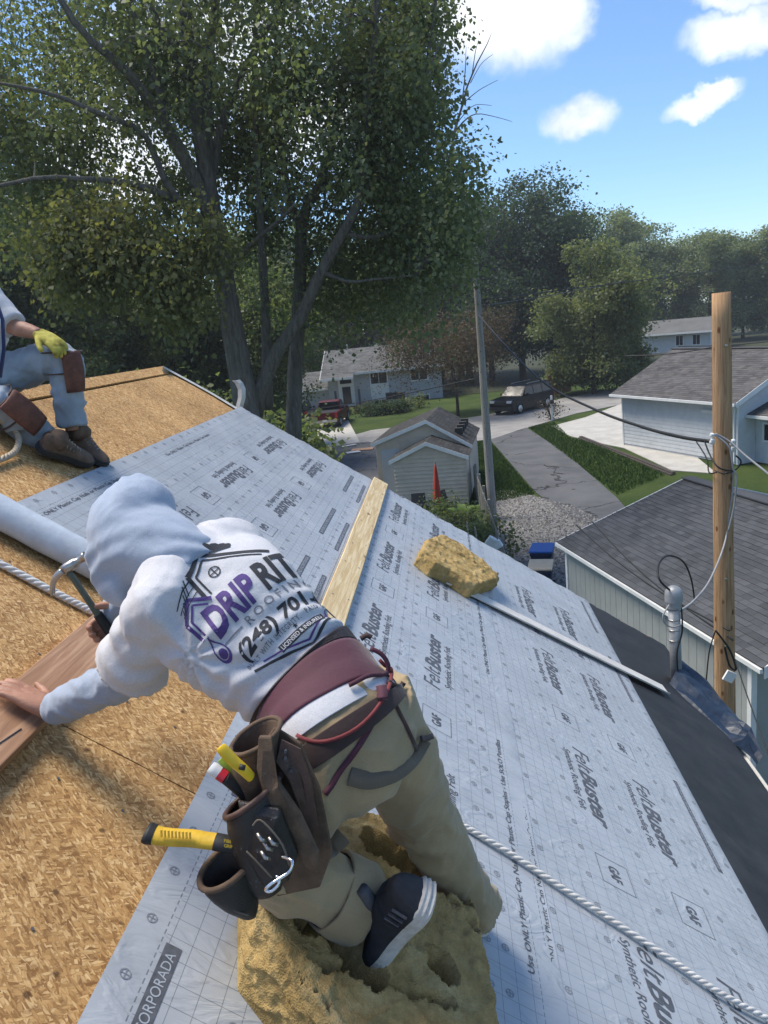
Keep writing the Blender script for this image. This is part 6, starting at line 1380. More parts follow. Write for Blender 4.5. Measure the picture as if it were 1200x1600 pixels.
# ------------------------------------------------------------------ seated worker at the left edge
def zd(P): return -(camo.matrix_world.inverted() @ P).z
d0 = zd(RP(*PN(115, 705, .06))); per2 = thing('person', 'seated worker in faded jeans, brown boots, knee pads and yellow glove at the left edge', 'person', RP(*PN(60, 700, 0)))
def Q(x, y, dz=0.0): return CZ(x, y, d0 + dz)
kX, aX, kY, aY, hX, hY = Q(97, 560, -.02), Q(114, 672, .06), Q(2, 632, -.16), Q(72, 690, .02), Q(-45, 600, .10), Q(-62, 640, -.06)
pe, ch, nk, hd2 = Q(-58, 622, .02), Q(-48, 500, .02), Q(-42, 440, .02), Q(-52, 380, .0)
shR, elR, wrR = Q(-10, 480, -.06), Q(20, 510, -.08), Q(62, 522, -.12); shL, elL, wrL = Q(-90, 478, .10), Q(-110, 560, .0), Q(-70, 620, -.10)
def LL(pts, n=18, k=26): return round_loft([(*p, r) for p, r in pts], n, k)
cx_ = CV(.35, 0, 1)
t2_ = ring_loft([(pe, cx_, .17, .12), (pe.lerp(ch, .4), cx_, .155, .115), (ch, cx_, .19, .125), (nk.lerp(ch, .3), cx_, .17, .09), (nk, cx_, .07, .06)], 28, 34)
f2c = CV(.9, -.35, -.2); u2 = V((0, 0, 1)); u2 = (u2 - f2c * u2.dot(f2c)).normalized(); s2_ = f2c.cross(u2)
hfw2 = CV(.78, -.45, -.20); hup2 = CV(.35, .62, -.70); hup2 = (hup2 - hfw2 * hup2.dot(hfw2)).normalized(); hsd2 = hfw2.cross(hup2)
hv2 = hand(wrR, hfw2, hup2, hsd2, .55, 3.5)
body2 = [t2_, LL([(pe, .09), (hX, .085), (hX.lerp(kX, .5), .07), (kX, .055), (kX.lerp(aX, .4), .05), (aX, .036)]), LL([(pe, .09), (hY, .085), (hY.lerp(kY, .5), .07), (kY, .055), (kY.lerp(aY, .4), .05), (aY, .036)]), LL([(nk, .055), (shR, .052), (shR.lerp(elR, .5), .044), (elR, .040), (elR.lerp(wrR, .5), .036), (wrR, .026)]), LL([(nk, .055), (shL, .052), (elL, .042), (wrL, .026)]), LL([(nk, .055), (hd2, .05)]),
         oval(hd2, f2c, u2, s2_, .095, .115, .077), oval(hd2 + f2c * .035 - u2 * .065, f2c, u2, s2_, .055, .055, .052), oval(hd2 + f2c * .098 - u2 * .015, f2c, u2, s2_, .018, .03, .014), oval(hd2 + s2_ * .077, f2c, u2, s2_, .016, .03, .009), oval(hd2 - s2_ * .077, f2c, u2, s2_, .016, .03, .009), oval(hd2 + f2c * .085 - u2 * .062, f2c, u2, s2_, .012, .008, .024)] + hand(wrL, CV(.3, -.9, 0), CV(0, .3, -1), CV(.9, .3, 0), .3, 1)
link('body', fuse(body2, .007, 3), 'skin', per2, True)
hr = fuse([oval(hd2 + u2 * .02 - f2c * .015, f2c, u2, s2_, .098, .112, .085)], .01, 3); cutaway(hr, lambda c, n_: (c - hd2).dot(f2c) > .05 and (c - hd2).dot(u2) < .06 or (c - hd2).dot(u2) < -.05); link('hair', hr, 'shoe_dark', per2, True)
ts2 = fuse([ring_loft([(pe, cx_, .18, .13), (pe.lerp(ch, .4), cx_, .168, .126), (ch, cx_, .20, .135), (nk.lerp(ch, .3), cx_, .175, .10), (nk, cx_, .08, .07)], 28, 34), LL([(nk.lerp(shR, .5), .08), (shR, .078), (shR.lerp(elR, .6), .072), (shR.lerp(elR, 1.0), .072)]), LL([(nk.lerp(shL, .5), .08), (shL, .078), (shL.lerp(elL, .55), .07)])], .011, 5); wrinkle(ts2, lambda p: folds(p, 9, .007)); link('t_shirt', ts2, 'tee_white', per2, True)
je = fuse([ring_loft([(pe + V((0, 0, .06)), cx_, .185, .135), (pe, cx_, .19, .14), (pe - V((0, 0, .06)), cx_, .16, .12)], 24, 12), LL([(pe.lerp(hX, .5), .11), (hX, .108), (hX.lerp(kX, .5), .094), (kX, .080), (kX.lerp(aX, .45), .076), (aX.lerp(kX, .06), .070)]), LL([(pe.lerp(hY, .5), .11), (hY, .105), (hY.lerp(kY, .5), .094), (kY, .082), (kY.lerp(aY, .45), .080), (aY.lerp(kY, .04), .074)])], .010, 5); wrinkle(je, lambda p: folds(p, 13, .012, (1, 1, .7), 3) + .005 * math.sin(p.z * 90 + 5 * noise.noise(p * 8)) * max(0, noise.noise(p * 4) + .3)); link('jeans', je, 'denim', per2, True)
def boot(heel, toe, up, ank, lab):
    f, sb, ub = shoe(heel, toe, up, 'boot', w=.055, h=.1); s_ = sb.build('sole', 'sole_dark', per2); u_ = keep(ub.build('boot', 'boot_leather', per2, True)); u_['label'] = lab
    r = LL([(f(.25, 0, .05), .040), (f(.22, 0, .09), .043), (f(.22, 0, .09).lerp(ank, .6), .045), (ank, .047)], 18, 10); r.build('boot_shaft', 'boot_leather', u_, True)
    b = MB()
    for k_ in range(6): x = .36 + k_ * .07; b.tube([f(x, -.6, .068 - k_ * .004), f(x + .03, 0, .098 - k_ * .009), f(x, .6, .068 - k_ * .004)], .004, 6)
    b.build('lace', 'lace', u_, True)
boot(RP(*PN(102, 690, .03)), RP(*PN(166, 730, .012)), NV, aX, 'brown work boot nearer the sheet'); boot(RP(*PN(58, 702, .04)), RP(*PN(142, 724, .02)), NV + SV * .25, aY, 'brown work boot crossed in front')
gl = fuse([MB().add([tuple(V(v)) for v in q.v], q.f) for q in hand(wrR, hfw2, hup2, hsd2, .55, 3.5)], .005, 2); wrinkle(gl, lambda p: .0022 + .001 * noise.noise(p * 60)); m, nt = newmat('glove_yellow'); co = nd(nt, 'TexCoord').outputs['Object']; n1 = nd(nt, 'TexNoise', {'Vector': co, 'Scale': 22.0, 'Detail': 6.0}).outputs[0]; finish(nt, ramp(nt, n1, [(.35, (.16, .13, .03)), (.5, (.42, .36, .07)), (.75, (.55, .49, .12))]), .8, n1, .2, bdist=.003); go_ = link('glove', gl, 'glove_yellow', per2, True); go_['label'] = 'yellow knit work glove on the knee'
def pad(k, d, sgn, lab):
    ax_ = d.normalized(); v = CV(.75, .0, -.65) * sgn; v = (v - ax_ * v.dot(ax_)).normalized(); s_ = ax_.cross(v); b = MB()
    for i in range(9):
        u = i / 8 - .45; 
        for j in range(9):
            a = (j / 8 - .5) * 1.0; r = .098 + .010 * (1 - (2 * u) ** 2); b.v.append(tuple(k + ax_ * (u * .19 + .055) + v * math.cos(a) * r + s_ * math.sin(a) * r))
    for i in range(8):
        for j in range(8): q = i * 9 + j; b.f.append((q, q + 1, q + 10, q + 9))
    o = b.build('knee_pad', 'kneepad', per2, True); o['label'] = lab; so = o.modifiers.new('so', 'SOLIDIFY'); so.thickness = .022; so.offset = 1
    for dz in (-.05, .05):
        b = MB(); b.tube([k + ax_ * (dz + .02) + (v * math.cos(a) + s_ * math.sin(a)) * .090 for a in np.arange(0, 6.3, .3)], .008, 6, True, .5); b.build('knee_pad_strap', 'strap_brown', per2, True)
pad(kX, aX - kX, 1, 'brown leather knee pad on the raised knee'); pad(kY, aY - kY, 1, 'brown leather knee pad on the lowered knee')
b = MB(); b.tube([Q(-8, 462, -.20), Q(4, 500, -.20), Q(6, 545, -.19), Q(0, 590, -.17)], .015, 8, True, .35); b.build('vest_strap', 'vest_blue', per2, True)
# ------------------------------------------------------------------ poles and wires
def pole_mat(name, lo, hi, knot):
    m, nt = newmat(name); co = nd(nt, 'NewGeometry').outputs['Position']
    a = nd(nt, 'TexNoise', {'Vector': nd(nt, 'Mapping', {'Vector': co, 'Scale': (38, 38, 1.6)}).outputs[0], 'Scale': 1.0, 'Detail': 7.0, 'Roughness': .7, 'Distortion': .5}).outputs[0]
    k = nd(nt, 'TexVoronoi', {'Vector': nd(nt, 'Mapping', {'Vector': co, 'Scale': (9, 9, 4.5)}).outputs[0], 'Scale': 1.0})
    c = ramp(nt, a, [(.3, lo), (.68, hi)]); c = mix(nt, sstep(nt, k.outputs['Distance'], .20, .10), c, c4(knot)); c = mix(nt, sstep(nt, k.outputs['Distance'], .07, .03), c, (.045, .02, .012, 1))
    finish(nt, c, .85, a, .2, bdist=.012)
pole_mat('pole_fresh', (.22, .115, .055), (.52, .33, .18), (.17, .07, .03)); pole_mat('pole_weathered', (.17, .155, .14), (.36, .34, .31), (.16, .14, .12))
def pole(name, label, top, bot, r0, r1, mat):
    root = thing(name, label, 'utility pole', (bot.x, bot.y, 0)); b = MB(); n = 26; P = [top.lerp(bot, i / n) for i in range(n + 1)]
    b.tube(P, [r0 + (r1 - r0) * i / n + .004 * nz((i * .6, r0, 1)) for i in range(n + 1)], 18); keep(b.build('shaft', mat, root, True)); return root
T2, B2 = AY(1127, 457, 8.3), AY(1133, 1112, 8.3); B2 = T2 + (B2 - T2) * ((T2.z + .05) / (T2.z - B2.z)); p2 = pole('utility_pole', 'fresh orange brown wooden pole in front of the slate roof', T2, B2, .092, .125, 'pole_fresh')
T1_, B1_ = AY(742, 405, 26.2), AY(770, 812, 26.2); B1_ = T1_ + (B1_ - T1_) * ((T1_.z + .05) / (T1_.z - B1_.z)); p1_ = pole('utility_pole', 'leaning grey weathered wooden pole beside the tan shed', T1_, B1_, .095, .16, 'pole_weathered')
for (x, y, h_) in ((1113, 690, .05), (1145, 692, .06), (1113, 680, .03), (1145, 702, .05)):
    b = MB(); b.lathe([(.012, -h_ * .6), (.026, -h_ * .4), (.028, 0), (.020, h_ * .3), (.027, h_ * .5), (.010, h_ * .7)], AY(x, y, 8.16), V((.2, -.3, 1)), 12); b.build('insulator', 'white_plastic', p2, True)
for y in (540, 740, 905, 1010): MB().lathe([(.016, 0), (.016, .012), (.008, .014)], AY(1134, y, 8.19), V((.2, -1, 0)), 8).build('bolt', 'steel', p2)
b = MB(); b.box(AY(1140, 1057, 8.1), (.11, .03, .12), Matrix.Rotation(.5, 3, 'Y')); b.build('terminal_box', 'white_plastic', p2)
b = MB(); b.tube([AY(1117, 735, 8.18), AY(1130, 741, 8.12), AY(1146, 737, 8.18)], .006, 6); b.build('wire_band', 'wire_black', p2, True)
W2 = 'overhead wires'
wire('service_cable', 'twisted service cable sagging from the leaning pole to the fresh pole', [AY(746, 490, 26), AY(790, 540, 22), AY(850, 598, 17.5), AY(930, 640, 13.5), AY(1000, 666, 11), AY(1060, 682, 9.4), AY(1112, 690, 8.3)], .022, 'wire_black')
wire('service_cable', 'cable hanging slack under the sagging service cable', [AY(1100, 686, 8.4), AY(1108, 708, 8.3), AY(1122, 730, 8.15), AY(1146, 735, 8.15), AY(1158, 722, 8.15), AY(1150, 712, 8.15)], .009, 'wire_black')
wire('service_cable', 'cable twisting down to the pole from the left', [AY(1088, 690, 8.6), AY(1104, 716, 8.4), AY(1108, 738, 8.3), AY(1120, 738, 8.16)], .008, 'wire_black')
wire('service_cable', 'white cable leaving the fresh pole to the right', [AY(1118, 678, 8.15), AY(1140, 690, 8.12), AY(1165, 712, 8.0), AY(1200, 740, 7.8), AY(1260, 790, 7.5)], .012, 'wire_grey')
wire('service_cable', 'white cable running down the front of the fresh pole', [AY(1118, 680, 8.15), AY(1140, 700, 8.1), AY(1145, 730, 8.1), AY(1151, 748, 8.1), AY(1147, 790, 8.12), AY(1138, 830, 8.14)], .010, 'wire_grey')
wire('service_cable', 'black tangle of cable below the white box', [AY(1118, 985, 8.1), AY(1140, 1015, 8.1), AY(1150, 1045, 8.1), AY(1140, 1040, 8.1), AY(1132, 1010, 8.1)], .012, 'wire_black')
wire('service_cable', 'thin line dropping to the lower right corner', [AY(1148, 1030, 8.1), AY(1165, 1080, 7.6), AY(1190, 1150, 7.0), AY(1230, 1260, 6.4)], .007, 'wire_black')
wire('service_cable', 'thin black line hanging in front of the vertical siding', [AY(1118, 985, 8.2), AY(1108, 1020, 8.4), AY(1103, 1070, 8.5)], .008, 'wire_black')
for i, (a, b_, Y0, Y1, lb) in enumerate((((900, 820), (1140, 985), 12, 8.1, 'upper thin line crossing the slate roof'), ((925, 815), (1145, 1000), 12, 8.1, 'lower thin line crossing the slate roof'), ((742, 592), (440, 645), 26, 40, 'thin line running left from the leaning pole'), ((742, 470), (1300, 395), 26.2, 90, 'thin line running right from the leaning pole'), ((742, 480), (1010, 430), 26.2, 70, 'thin line rising right from the leaning pole'), ((0, 598), (380, 545), 45, 45, 'thin line across the dark thicket'), ((1060, 541), (1300, 520), 36, 30, 'black cable along the brown roof ridge'), ((975, 556), (1130, 539), 40, 36, 'black cable rising to the brown roof ridge'))):
    A, B = AY(*a, Y0), AY(*b_, Y1); wire('power_line', lb, [A, A.lerp(B, .33) - V((0, 0, .12)), A.lerp(B, .66) - V((0, 0, .12)), B], .011 * max(1, min(Y0, Y1) / 14), 'wire_black', 20)

# ------------------------------------------------------------------ vehicles
def paint(name, col): M(name, col, .3, .06, 3, spec=.2, extra={'Coat Weight': .12, 'Coat Roughness': .08})
paint('paint_black', (.002, .0025, .005)); paint('paint_red', (.09, .010, .012)); paint('paint_silver', (.05, .055, .07)); M('tyre', (.018, .018, .018), .85, .2); M('rim', (.42, .43, .44), .3, .1, metal=.7); M('tail_lamp', (.35, .01, .01), .3); M('head_lamp', (.62, .64, .66), .15, .05); M('car_trim', (.03, .03, .032), .5); M('plate', (.62, .63, .62), .4)
def vehicle(name, label, pos, heading, L, Wd, H, paintm, kind):
    """heading: unit xy of the nose. side profile lofted across the width with tumblehome"""
    root = thing(name, label, 'car', (pos[0], pos[1], 0)); hx = V((heading[0], heading[1], 0)).normalized(); hy = V((-hx.y, hx.x, 0)); o = V((pos[0], pos[1], 0))
    def P(x, y, z): return o + hx * x + hy * y + V((0, 0, z))
    bl = .60 * H; hl, hw = L / 2, Wd / 2
    if kind == 'suv': low = [(-hl, .38), (-hl, bl), (-hl + .05, bl + .02), (hl * .42, bl + .02), (hl - .25, bl - .10), (hl, bl - .22), (hl, .40), (hl - .2, .28), (-hl + .2, .28)]; gh = [(-hl + .04, bl), (-hl + .18, H - .06), (-hl + .5, H), (hl * .10, H - .02), (hl * .24, H - .12), (hl * .50, bl)]
    elif kind == 'pickup': low = [(-hl, .5), (-hl, bl + .05), (-.1 * L, bl + .05), (hl * .42, bl + .02), (hl - .15, bl - .06), (hl, bl - .25), (hl, .45), (hl - .2, .34), (-hl + .2, .40)]; gh = [(-.12 * L, bl), (-.09 * L, H - .06), (-.06 * L, H), (hl * .22, H), (hl * .30, H - .06), (hl * .46, bl)]
    else: low = [(-hl, .5), (-hl, bl), (hl * .40, bl), (hl - .05, bl - .06), (hl, bl - .2), (hl, .5), (hl - .2, .42), (-hl + .2, .42)]; gh = [(-hl + .02, bl), (-hl + .06, H - .04), (-hl + .12, H), (hl * .22, H - .01), (hl * .28, H - .06), (hl * .40, bl)]
    b = MB(); n = len(low); ys = [(-hw + .06, .96), (-hw, 1), (hw, 1), (hw - .06, .96)]
    prof = [(-1, .94), (-.94, 1), (.94, 1), (1, .94)]
    for yy, s_ in prof: b.v += [tuple(P(x * (.985 if abs(yy) == 1 else 1), yy * hw, z)) for x, z in low]
    for k in range(3):
        for i in range(n): b.f.append((k * n + i, k * n + (i + 1) % n, (k + 1) * n + (i + 1) % n, (k + 1) * n + i))
    b.f += [tuple(range(n)), tuple(3 * n + i for i in range(n))]; body = keep(b.build('body', paintm, root, False, None, .05))
    b = MB(); n = len(gh); gw = lambda z: hw * (.95 - .20 * (z - bl) / (H - bl))
    for sg in (-1, 1): b.v += [tuple(P(x, sg * gw(z), z)) for x, z in gh]
    b.f += [tuple(range(n)), tuple(n + i for i in range(n))] + [(i, (i + 1) % n, n + (i + 1) % n, n + i) for i in range(n)]; cab = keep(b.build('cabin', paintm, root, False, None, .03))
    # side windows, windscreen, rear window
    x0, x1 = gh[0][0] + (.30 if kind != 'pickup' else .14), gh[-1][0] - .32; zt, zb = H - .16, bl + .05; nwin = 3 if kind == 'suv' else 2
    for sg in (-1, 1):
        for k in range(nwin):
            a0 = x0 + (x1 - x0) * k / nwin + .04; a1 = x0 + (x1 - x0) * (k + 1) / nwin - .04; lean = .32 if k == nwin - 1 else 0
            q = [P(a0, sg * (gw(zb) + .006), zb), P(a1 + (.12 if lean else 0), sg * (gw(zb) + .006), zb), P(a1 - lean, sg * (gw(zt) + .006), zt), P(a0 + (.06 if k == 0 else 0), sg * (gw(zt) + .006), zt)]
            MB().add(q + [v + hy * sg * .012 for v in q], [(0, 1, 2, 3), (4, 5, 6, 7), (0, 1, 5, 4), (1, 2, 6, 5), (2, 3, 7, 6), (3, 0, 4, 7)]).build('side_window', 'glass_dark', cab)
    for (a, c, nm, off) in ((gh[-1], gh[-2], 'windscreen', .014), (gh[0], gh[1], 'rear_window', -.014)):
        za, zc = a[1] + .06, c[1] - .02; fa = lambda z: a[0] + (c[0] - a[0]) * (z - a[1]) / (c[1] - a[1]) + off
        q = [P(fa(za), -gw(za) * .86, za), P(fa(za), gw(za) * .86, za), P(fa(zc), gw(zc) * .86, zc), P(fa(zc), -gw(zc) * .86, zc)]
        MB().add(q + [v + hx * off for v in q], [(0, 1, 2, 3), (4, 5, 6, 7), (0, 1, 5, 4), (1, 2, 6, 5), (2, 3, 7, 6), (3, 0, 4, 7)]).build(nm, 'glass_dark', cab)
    wr_ = .39 if kind != 'jeep' else .42
    for wx in (-hl + .95, hl - .9):
        for sg in (-1, 1):
            w = keep(MB().lathe([(.20, -.12), (wr_ - .04, -.13), (wr_, -.09), (wr_, .09), (wr_ - .04, .13), (.20, .12)], P(wx, sg * (hw - .10), wr_), hy, 20).build('wheel', 'tyre', root, True))
            MB().lathe([(.24, 0), (.25, .02), (.20, .03), (.06, .012), (.05, .03), (.01, .032)], P(wx, sg * (hw + .02), wr_), hy * sg, 14).build('rim', 'rim', w, True)
            a = [i * math.pi / 9 for i in range(10)]; MB().tube([P(wx + math.cos(q) * (wr_ + .06), sg * (hw + .005), wr_ + math.sin(q) * (wr_ + .06)) for q in a], .035, 6).build('wheel_arch', 'car_trim', body, True)
    for sg in (-1, 1):
        MB().box(P(hl - .06, sg * (hw - .28), bl - .24), (.14, .40, .17), hx.to_track_quat('X', 'Z').to_matrix()).build('headlight', 'head_lamp', body); MB().box(P(-hl + .01, sg * (hw - .11), bl - .14), (.08, .18, .36), hx.to_track_quat('X', 'Z').to_matrix()).build('tail_light', 'tail_lamp', body)
        MB().box(P(hl * .34, sg * (hw + .10), bl + .10), (.12, .20, .15), hx.to_track_quat('X', 'Z').to_matrix()).build('wing_mirror', paintm, body)
    rot = hx.to_track_quat('X', 'Z').to_matrix()
    MB().box(P(hl + .02, 0, bl - .30), (.06, Wd * .5, .22), rot).build('grille', 'car_trim', body); MB().box(P(hl + .03, 0, .47), (.12, Wd * .92, .20), rot).build('bumper', 'car_trim', body); MB().box(P(-hl - .03, 0, .55), (.12, Wd * .92, .18), rot).build('bumper', 'rim' if kind == 'pickup' else 'car_trim', body); MB().box(P(-hl - .10, 0, .60), (.02, .32, .15), rot).build('number_plate', 'plate', body)
    if kind == 'suv':
        for sg in (-1, 1): MB().tube([P(-hl + .5, sg * hw * .68, H + .01), P(-hl + .6, sg * hw * .68, H + .06), P(hl * .05, sg * hw * .68, H + .05), P(hl * .12, sg * hw * .68, H)], .022, 6).build('roof_rail', 'rim', cab, True)
    if kind == 'pickup': MB().box(P(-hl * .56, 0, bl + .058), (L * .36, Wd * .84, .02), rot).build('bed_cover', 'car_trim', body)
    if kind == 'jeep': MB().lathe([(.12, 0), (.36, .01), (.38, .06), (.36, .18), (.12, .19)], P(-hl - .01, .1, bl - .02), -hx, 18).build('spare_wheel', 'tyre', body, True)
    return root
c0 = G(817, 641); vehicle('parked_car', 'large black sport utility vehicle parked on the far side of the street', c0[:2], (-.66, -.75), 5.3, 2.05, 1.95, 'paint_black', 'suv')
c0 = G(514, 668); vehicle('parked_car', 'red pickup truck parked on the concrete drive', (c0.x, c0.y + 2), (.05, 1), 5.4, 2.0, 1.85, 'paint_red', 'pickup')
c0 = G(464, 668); vehicle('parked_car', 'dark grey off-roader with spare wheel left of the red pickup', (c0.x, c0.y + 2), (.0, 1), 4.3, 1.9, 1.9, 'paint_silver', 'jeep')

# ------------------------------------------------------------------ small things in the yards
M('bin_blue', (.02, .11, .36), .5, .1, 10); M('bin_navy', (.018, .03, .065), .55, .12, 10); M('bin_tan', (.58, .44, .28), .6, .08, 10)
def bin_(label, x, y, zt, Y, lidm, rot):
    c = AY(x, y, Y); root = thing('wheelie_bin', label, 'bin', (c.x, c.y, 0), 'bins by the gravel'); h = zt; F = Frame((c.x, c.y), (math.cos(rot), math.sin(rot))); b = MB(); q = []
    for z, s_ in ((0.04, .72), (h * .9, 1.0), (h * .9 + .04, 1.08), (h, 1.08)): q += [F(sx * .25 * s_, sy * .30 * s_, z) for sx, sy in ((-1, -1), (1, -1), (1, 1), (-1, 1))]
    b.add(q, [(0, 1, 2, 3)] + [(4 * k + i, 4 * k + (i + 1) % 4, 4 * k + 4 + (i + 1) % 4, 4 * k + 4 + i) for k in range(3) for i in range(4)] + [(12, 13, 14, 15)]); b.build('tub', 'bin_navy', root, False, None, .02)
    b = MB(); q = [F(sx * .29, sy * .35, h + .005 + (.0 if sy < 0 else .03)) for sx, sy in ((-1, -1), (1, -1), (1, 1), (-1, 1))]; q += [v + V((0, 0, .05)) for v in q]; b.add(q, [(0, 1, 2, 3), (4, 5, 6, 7)] + [(i, (i + 1) % 4, 4 + (i + 1) % 4, 4 + i) for i in range(4)]); b.build('lid', lidm, root, False, None, .02)
    b = MB(); b.tube([F(-.22, .36, h - .02), F(.22, .36, h - .02)], .02, 8); b.build('handle', 'bin_navy', root)
    for sx in (-1, 1): MB().lathe([(.03, -.03), (.10, -.03), (.10, .03), (.03, .03)], F(sx * .22, .26, .10), F.x, 14).build('wheel', 'tyre', root, True)
    b = MB(); b.lathe([(.03, 0), (.03, .004)], F(0, -.282, h * .7), -F.y, 12); b.build('round_emblem', 'white_plastic', root)
bin_('recycling bin with a bright blue lid behind the tan lidded bin', 848, 880, 1.08, 18.6, 'bin_blue', -.25); bin_('navy bin with a tan lid in front of the blue lidded bin', 845, 890, 1.0, 17.5, 'bin_tan', -.2)
um = thing('closed_parasol', 'closed red garden parasol standing in front of the tan shed', 'parasol', (AY(683, 800, 26).x, 26, 0))
M('parasol_red', (.42, .055, .035), .8, .15, 14); tp_, bt_ = AY(680, 725, 26), AY(683, 785, 26); b = MB(); ns = 16; k = 12
for i in range(k):
    u = i / (k - 1); c = tp_.lerp(bt_, u); r = .02 + .115 * u ** .8 * (1 - .25 * max(0, u - .8) * 5)
    for j in range(ns): a = 2 * math.pi * j / ns; rr = r * (1 + .28 * (1 if j % 2 else -1)); b.v.append((c.x + math.cos(a) * rr, c.y + math.sin(a) * rr, c.z))
for i in range(k - 1):
    for j in range(ns): b.f.append((i * ns + j, i * ns + (j + 1) % ns, (i + 1) * ns + (j + 1) % ns, (i + 1) * ns + j))
b.f += [tuple(range(ns)), tuple((k - 1) * ns + j for j in range(ns))]; b.build('folded_canopy', 'parasol_red', um, True)
MB().tube([tp_ + V((0, 0, .08)), V((bt_.x, 26, 0))], .025, 8).build('pole', 'car_trim', um, True); MB().lathe([(.25, 0), (.25, .06), (.05, .1)], (bt_.x, 26, 0.01), (0, 0, 1), 14).build('base', 'car_trim', um)
# patio chairs, dark, by the shed
for k, (x, Y, lb) in enumerate(((655, 26.5, 'dark garden chair left of the parasol'), (705, 26.8, 'dark garden chair right of the parasol'), (672, 25.2, 'dark garden chair in front of the parasol'))):
    c = AY(x, 800, Y); root = thing('garden_chair', lb, 'chair', (c.x, Y, 0), 'chairs round the parasol'); F = Frame((c.x, Y), (math.cos(k), math.sin(k)))
    b = MB(); F.box(b, -.27, .27, -.25, .25, .42, .47); b.build('seat', 'car_trim', root); b = MB(); q = [F(-.27, .25, .47), F(.27, .25, .47), F(.25, .36, .98), F(-.25, .36, .98)]; q += [v + F.y * .03 for v in q]; b.add(q, [(0, 1, 2, 3), (7, 6, 5, 4), (0, 4, 5, 1), (1, 5, 6, 2), (2, 6, 7, 3), (3, 7, 4, 0)]); b.build('backrest', 'car_trim', root)
    for sx in (-1, 1):
        for sy in (-1, 1): MB().tube([F(sx * .25, sy * .23, 0), F(sx * .25, sy * .23, .42)], .018, 6).build('leg', 'car_trim', root)
        MB().tube([F(sx * .27, -.2, .42), F(sx * .27, -.2, .66), F(sx * .27, .3, .68)], .018, 6).build('armrest', 'car_trim', root)
# picket fence running away beside the leaning pole
pf = thing('picket_fence', 'weathered grey picket fence between the shed and the gravel', 'fence', (1.15, 25, 0)); M('picket_grey', (.24, .23, .20), .9, .2, 8, .002, 60, dirt=((.12, .12, .09), .5))
fa, fb = V((.98, 30.5, 0)), V((1.28, 15.5, 0)); nf = 95; d = (fb - fa); fx = Frame(fa[:2], d[:2])
for i in range(nf):
    a = i * d.length / nf; hh = 1.15 + random.uniform(-.03, .03); b = MB(); w_ = .085; q = [(-w_ / 2, .04), (w_ / 2, .04), (w_ / 2, hh - .06), (0, hh), (-w_ / 2, hh - .06)]; b.prism(q, .018, fx(a, random.uniform(-.012, .012), 0), fx.x, (0, 0, 1), fx.y); b.build('picket', 'picket_grey', pf)
for z in (.3, .9): MB().bar(fx(0, .045, z), fx(d.length, .045, z), .04, .08).build('rail', 'picket_grey', pf)
for i in range(8): MB().box(fx(i * d.length / 7, .09, .6), (.09, .09, 1.2)).build('post', 'picket_grey', pf)
for k, (x, y, lb) in enumerate(((766, 847, 'white plastic fence cap leaning by the fence'), (775, 852, 'white plastic offcut beside the fence cap'))):
    c = AY(x, y, 18.5); b = MB(); b.box(c, (.20, .12, .30), Matrix.Rotation(.6 + k * .4, 3, 'Y') @ Matrix.Rotation(.3, 3, 'X')); o = b.build('vinyl_offcut', 'white_trim', None, False, None, .01); tag(o, lb, 'offcut', 'white offcuts by the fence')
# plants by the fence
def broadleaf(name, label, loc, n, ln, mat, seed):
    r = random.Random(seed); root = thing(name, label, 'plant', loc); 
    for k in range(n):
        a = r.random() * 6.28; el = r.uniform(.5, 1.2); b = MB(); L = ln * r.uniform(.7, 1.2); o = V(loc) + V((0, 0, .1)); h = V((math.cos(a), math.sin(a), 0)); sd = V((-h.y, h.x, 0))
        for i in range(8):
            u = i / 7; c = o + h * (L * u * math.cos(el) * (1 + .3 * u)) + V((0, 0, L * (math.sin(el) * u * 1.6 - .9 * u * u * .8))); w = L * .22 * math.sin(math.pi * min(1, u * .92 + .06)) ** .8
            b.v += [tuple(c - sd * w + V((0, 0, w * .35))), tuple(c), tuple(c + sd * w + V((0, 0, w * .35)))]
        for i in range(7):
            for j in (0, 1): q = i * 3 + j; b.f.append((q, q + 1, q + 4, q + 3))
        b.build('leaf', mat, root, True)
    return root
c = AY(728, 815, 23.5); broadleaf('broad_leaved_plant', 'bright yellow green broad-leaved plant beside the picket fence', (c.x, 23.5, .45), 26, .75, 'bright_leaf', 3)
for k, (x, Y, w, h, lb) in enumerate(((722, 22.6, 1.2, 1.1, 'dark leafy shrub under the broad-leaved plant'), (748, 21.2, 1.0, 1.0, 'leafy shrub against the picket fence'), (700, 24.6, 1.3, 1.0, 'low shrub left of the broad-leaved plant'))):
    c = AY(x, 800, Y); shrub('garden_shrub', lb, (c.x, Y, 0), w, h, 'forest_leaf' if k else 'pale_leaf', 40, 60, .10, 80 + k, 'shrubs by the fence')
c = G(862, 656); shrub('vine_stump', 'bare brown vine round the mailbox post', (c.x, c.y, 0), 1.2, 1.3, 'bronze_leaf', 14, 30, .10, 90); mb_ = thing('mailbox_post', 'short pale post with mailbox at the drive corner', 'mailbox', (c.x, c.y - .3, 0)); MB().box((c.x, c.y - .3, .8), (.12, .12, 1.6)).build('post', 'white_trim', mb_); MB().prism([(-.12, 0), (.12, 0), (.12, .14), (.06, .24), (-.06, .24), (-.12, .14)], .45, (c.x, c.y - .6, 1.1), (1, 0, 0), (0, 0, 1), (0, 1, 0)).build('box', 'car_trim', mb_)
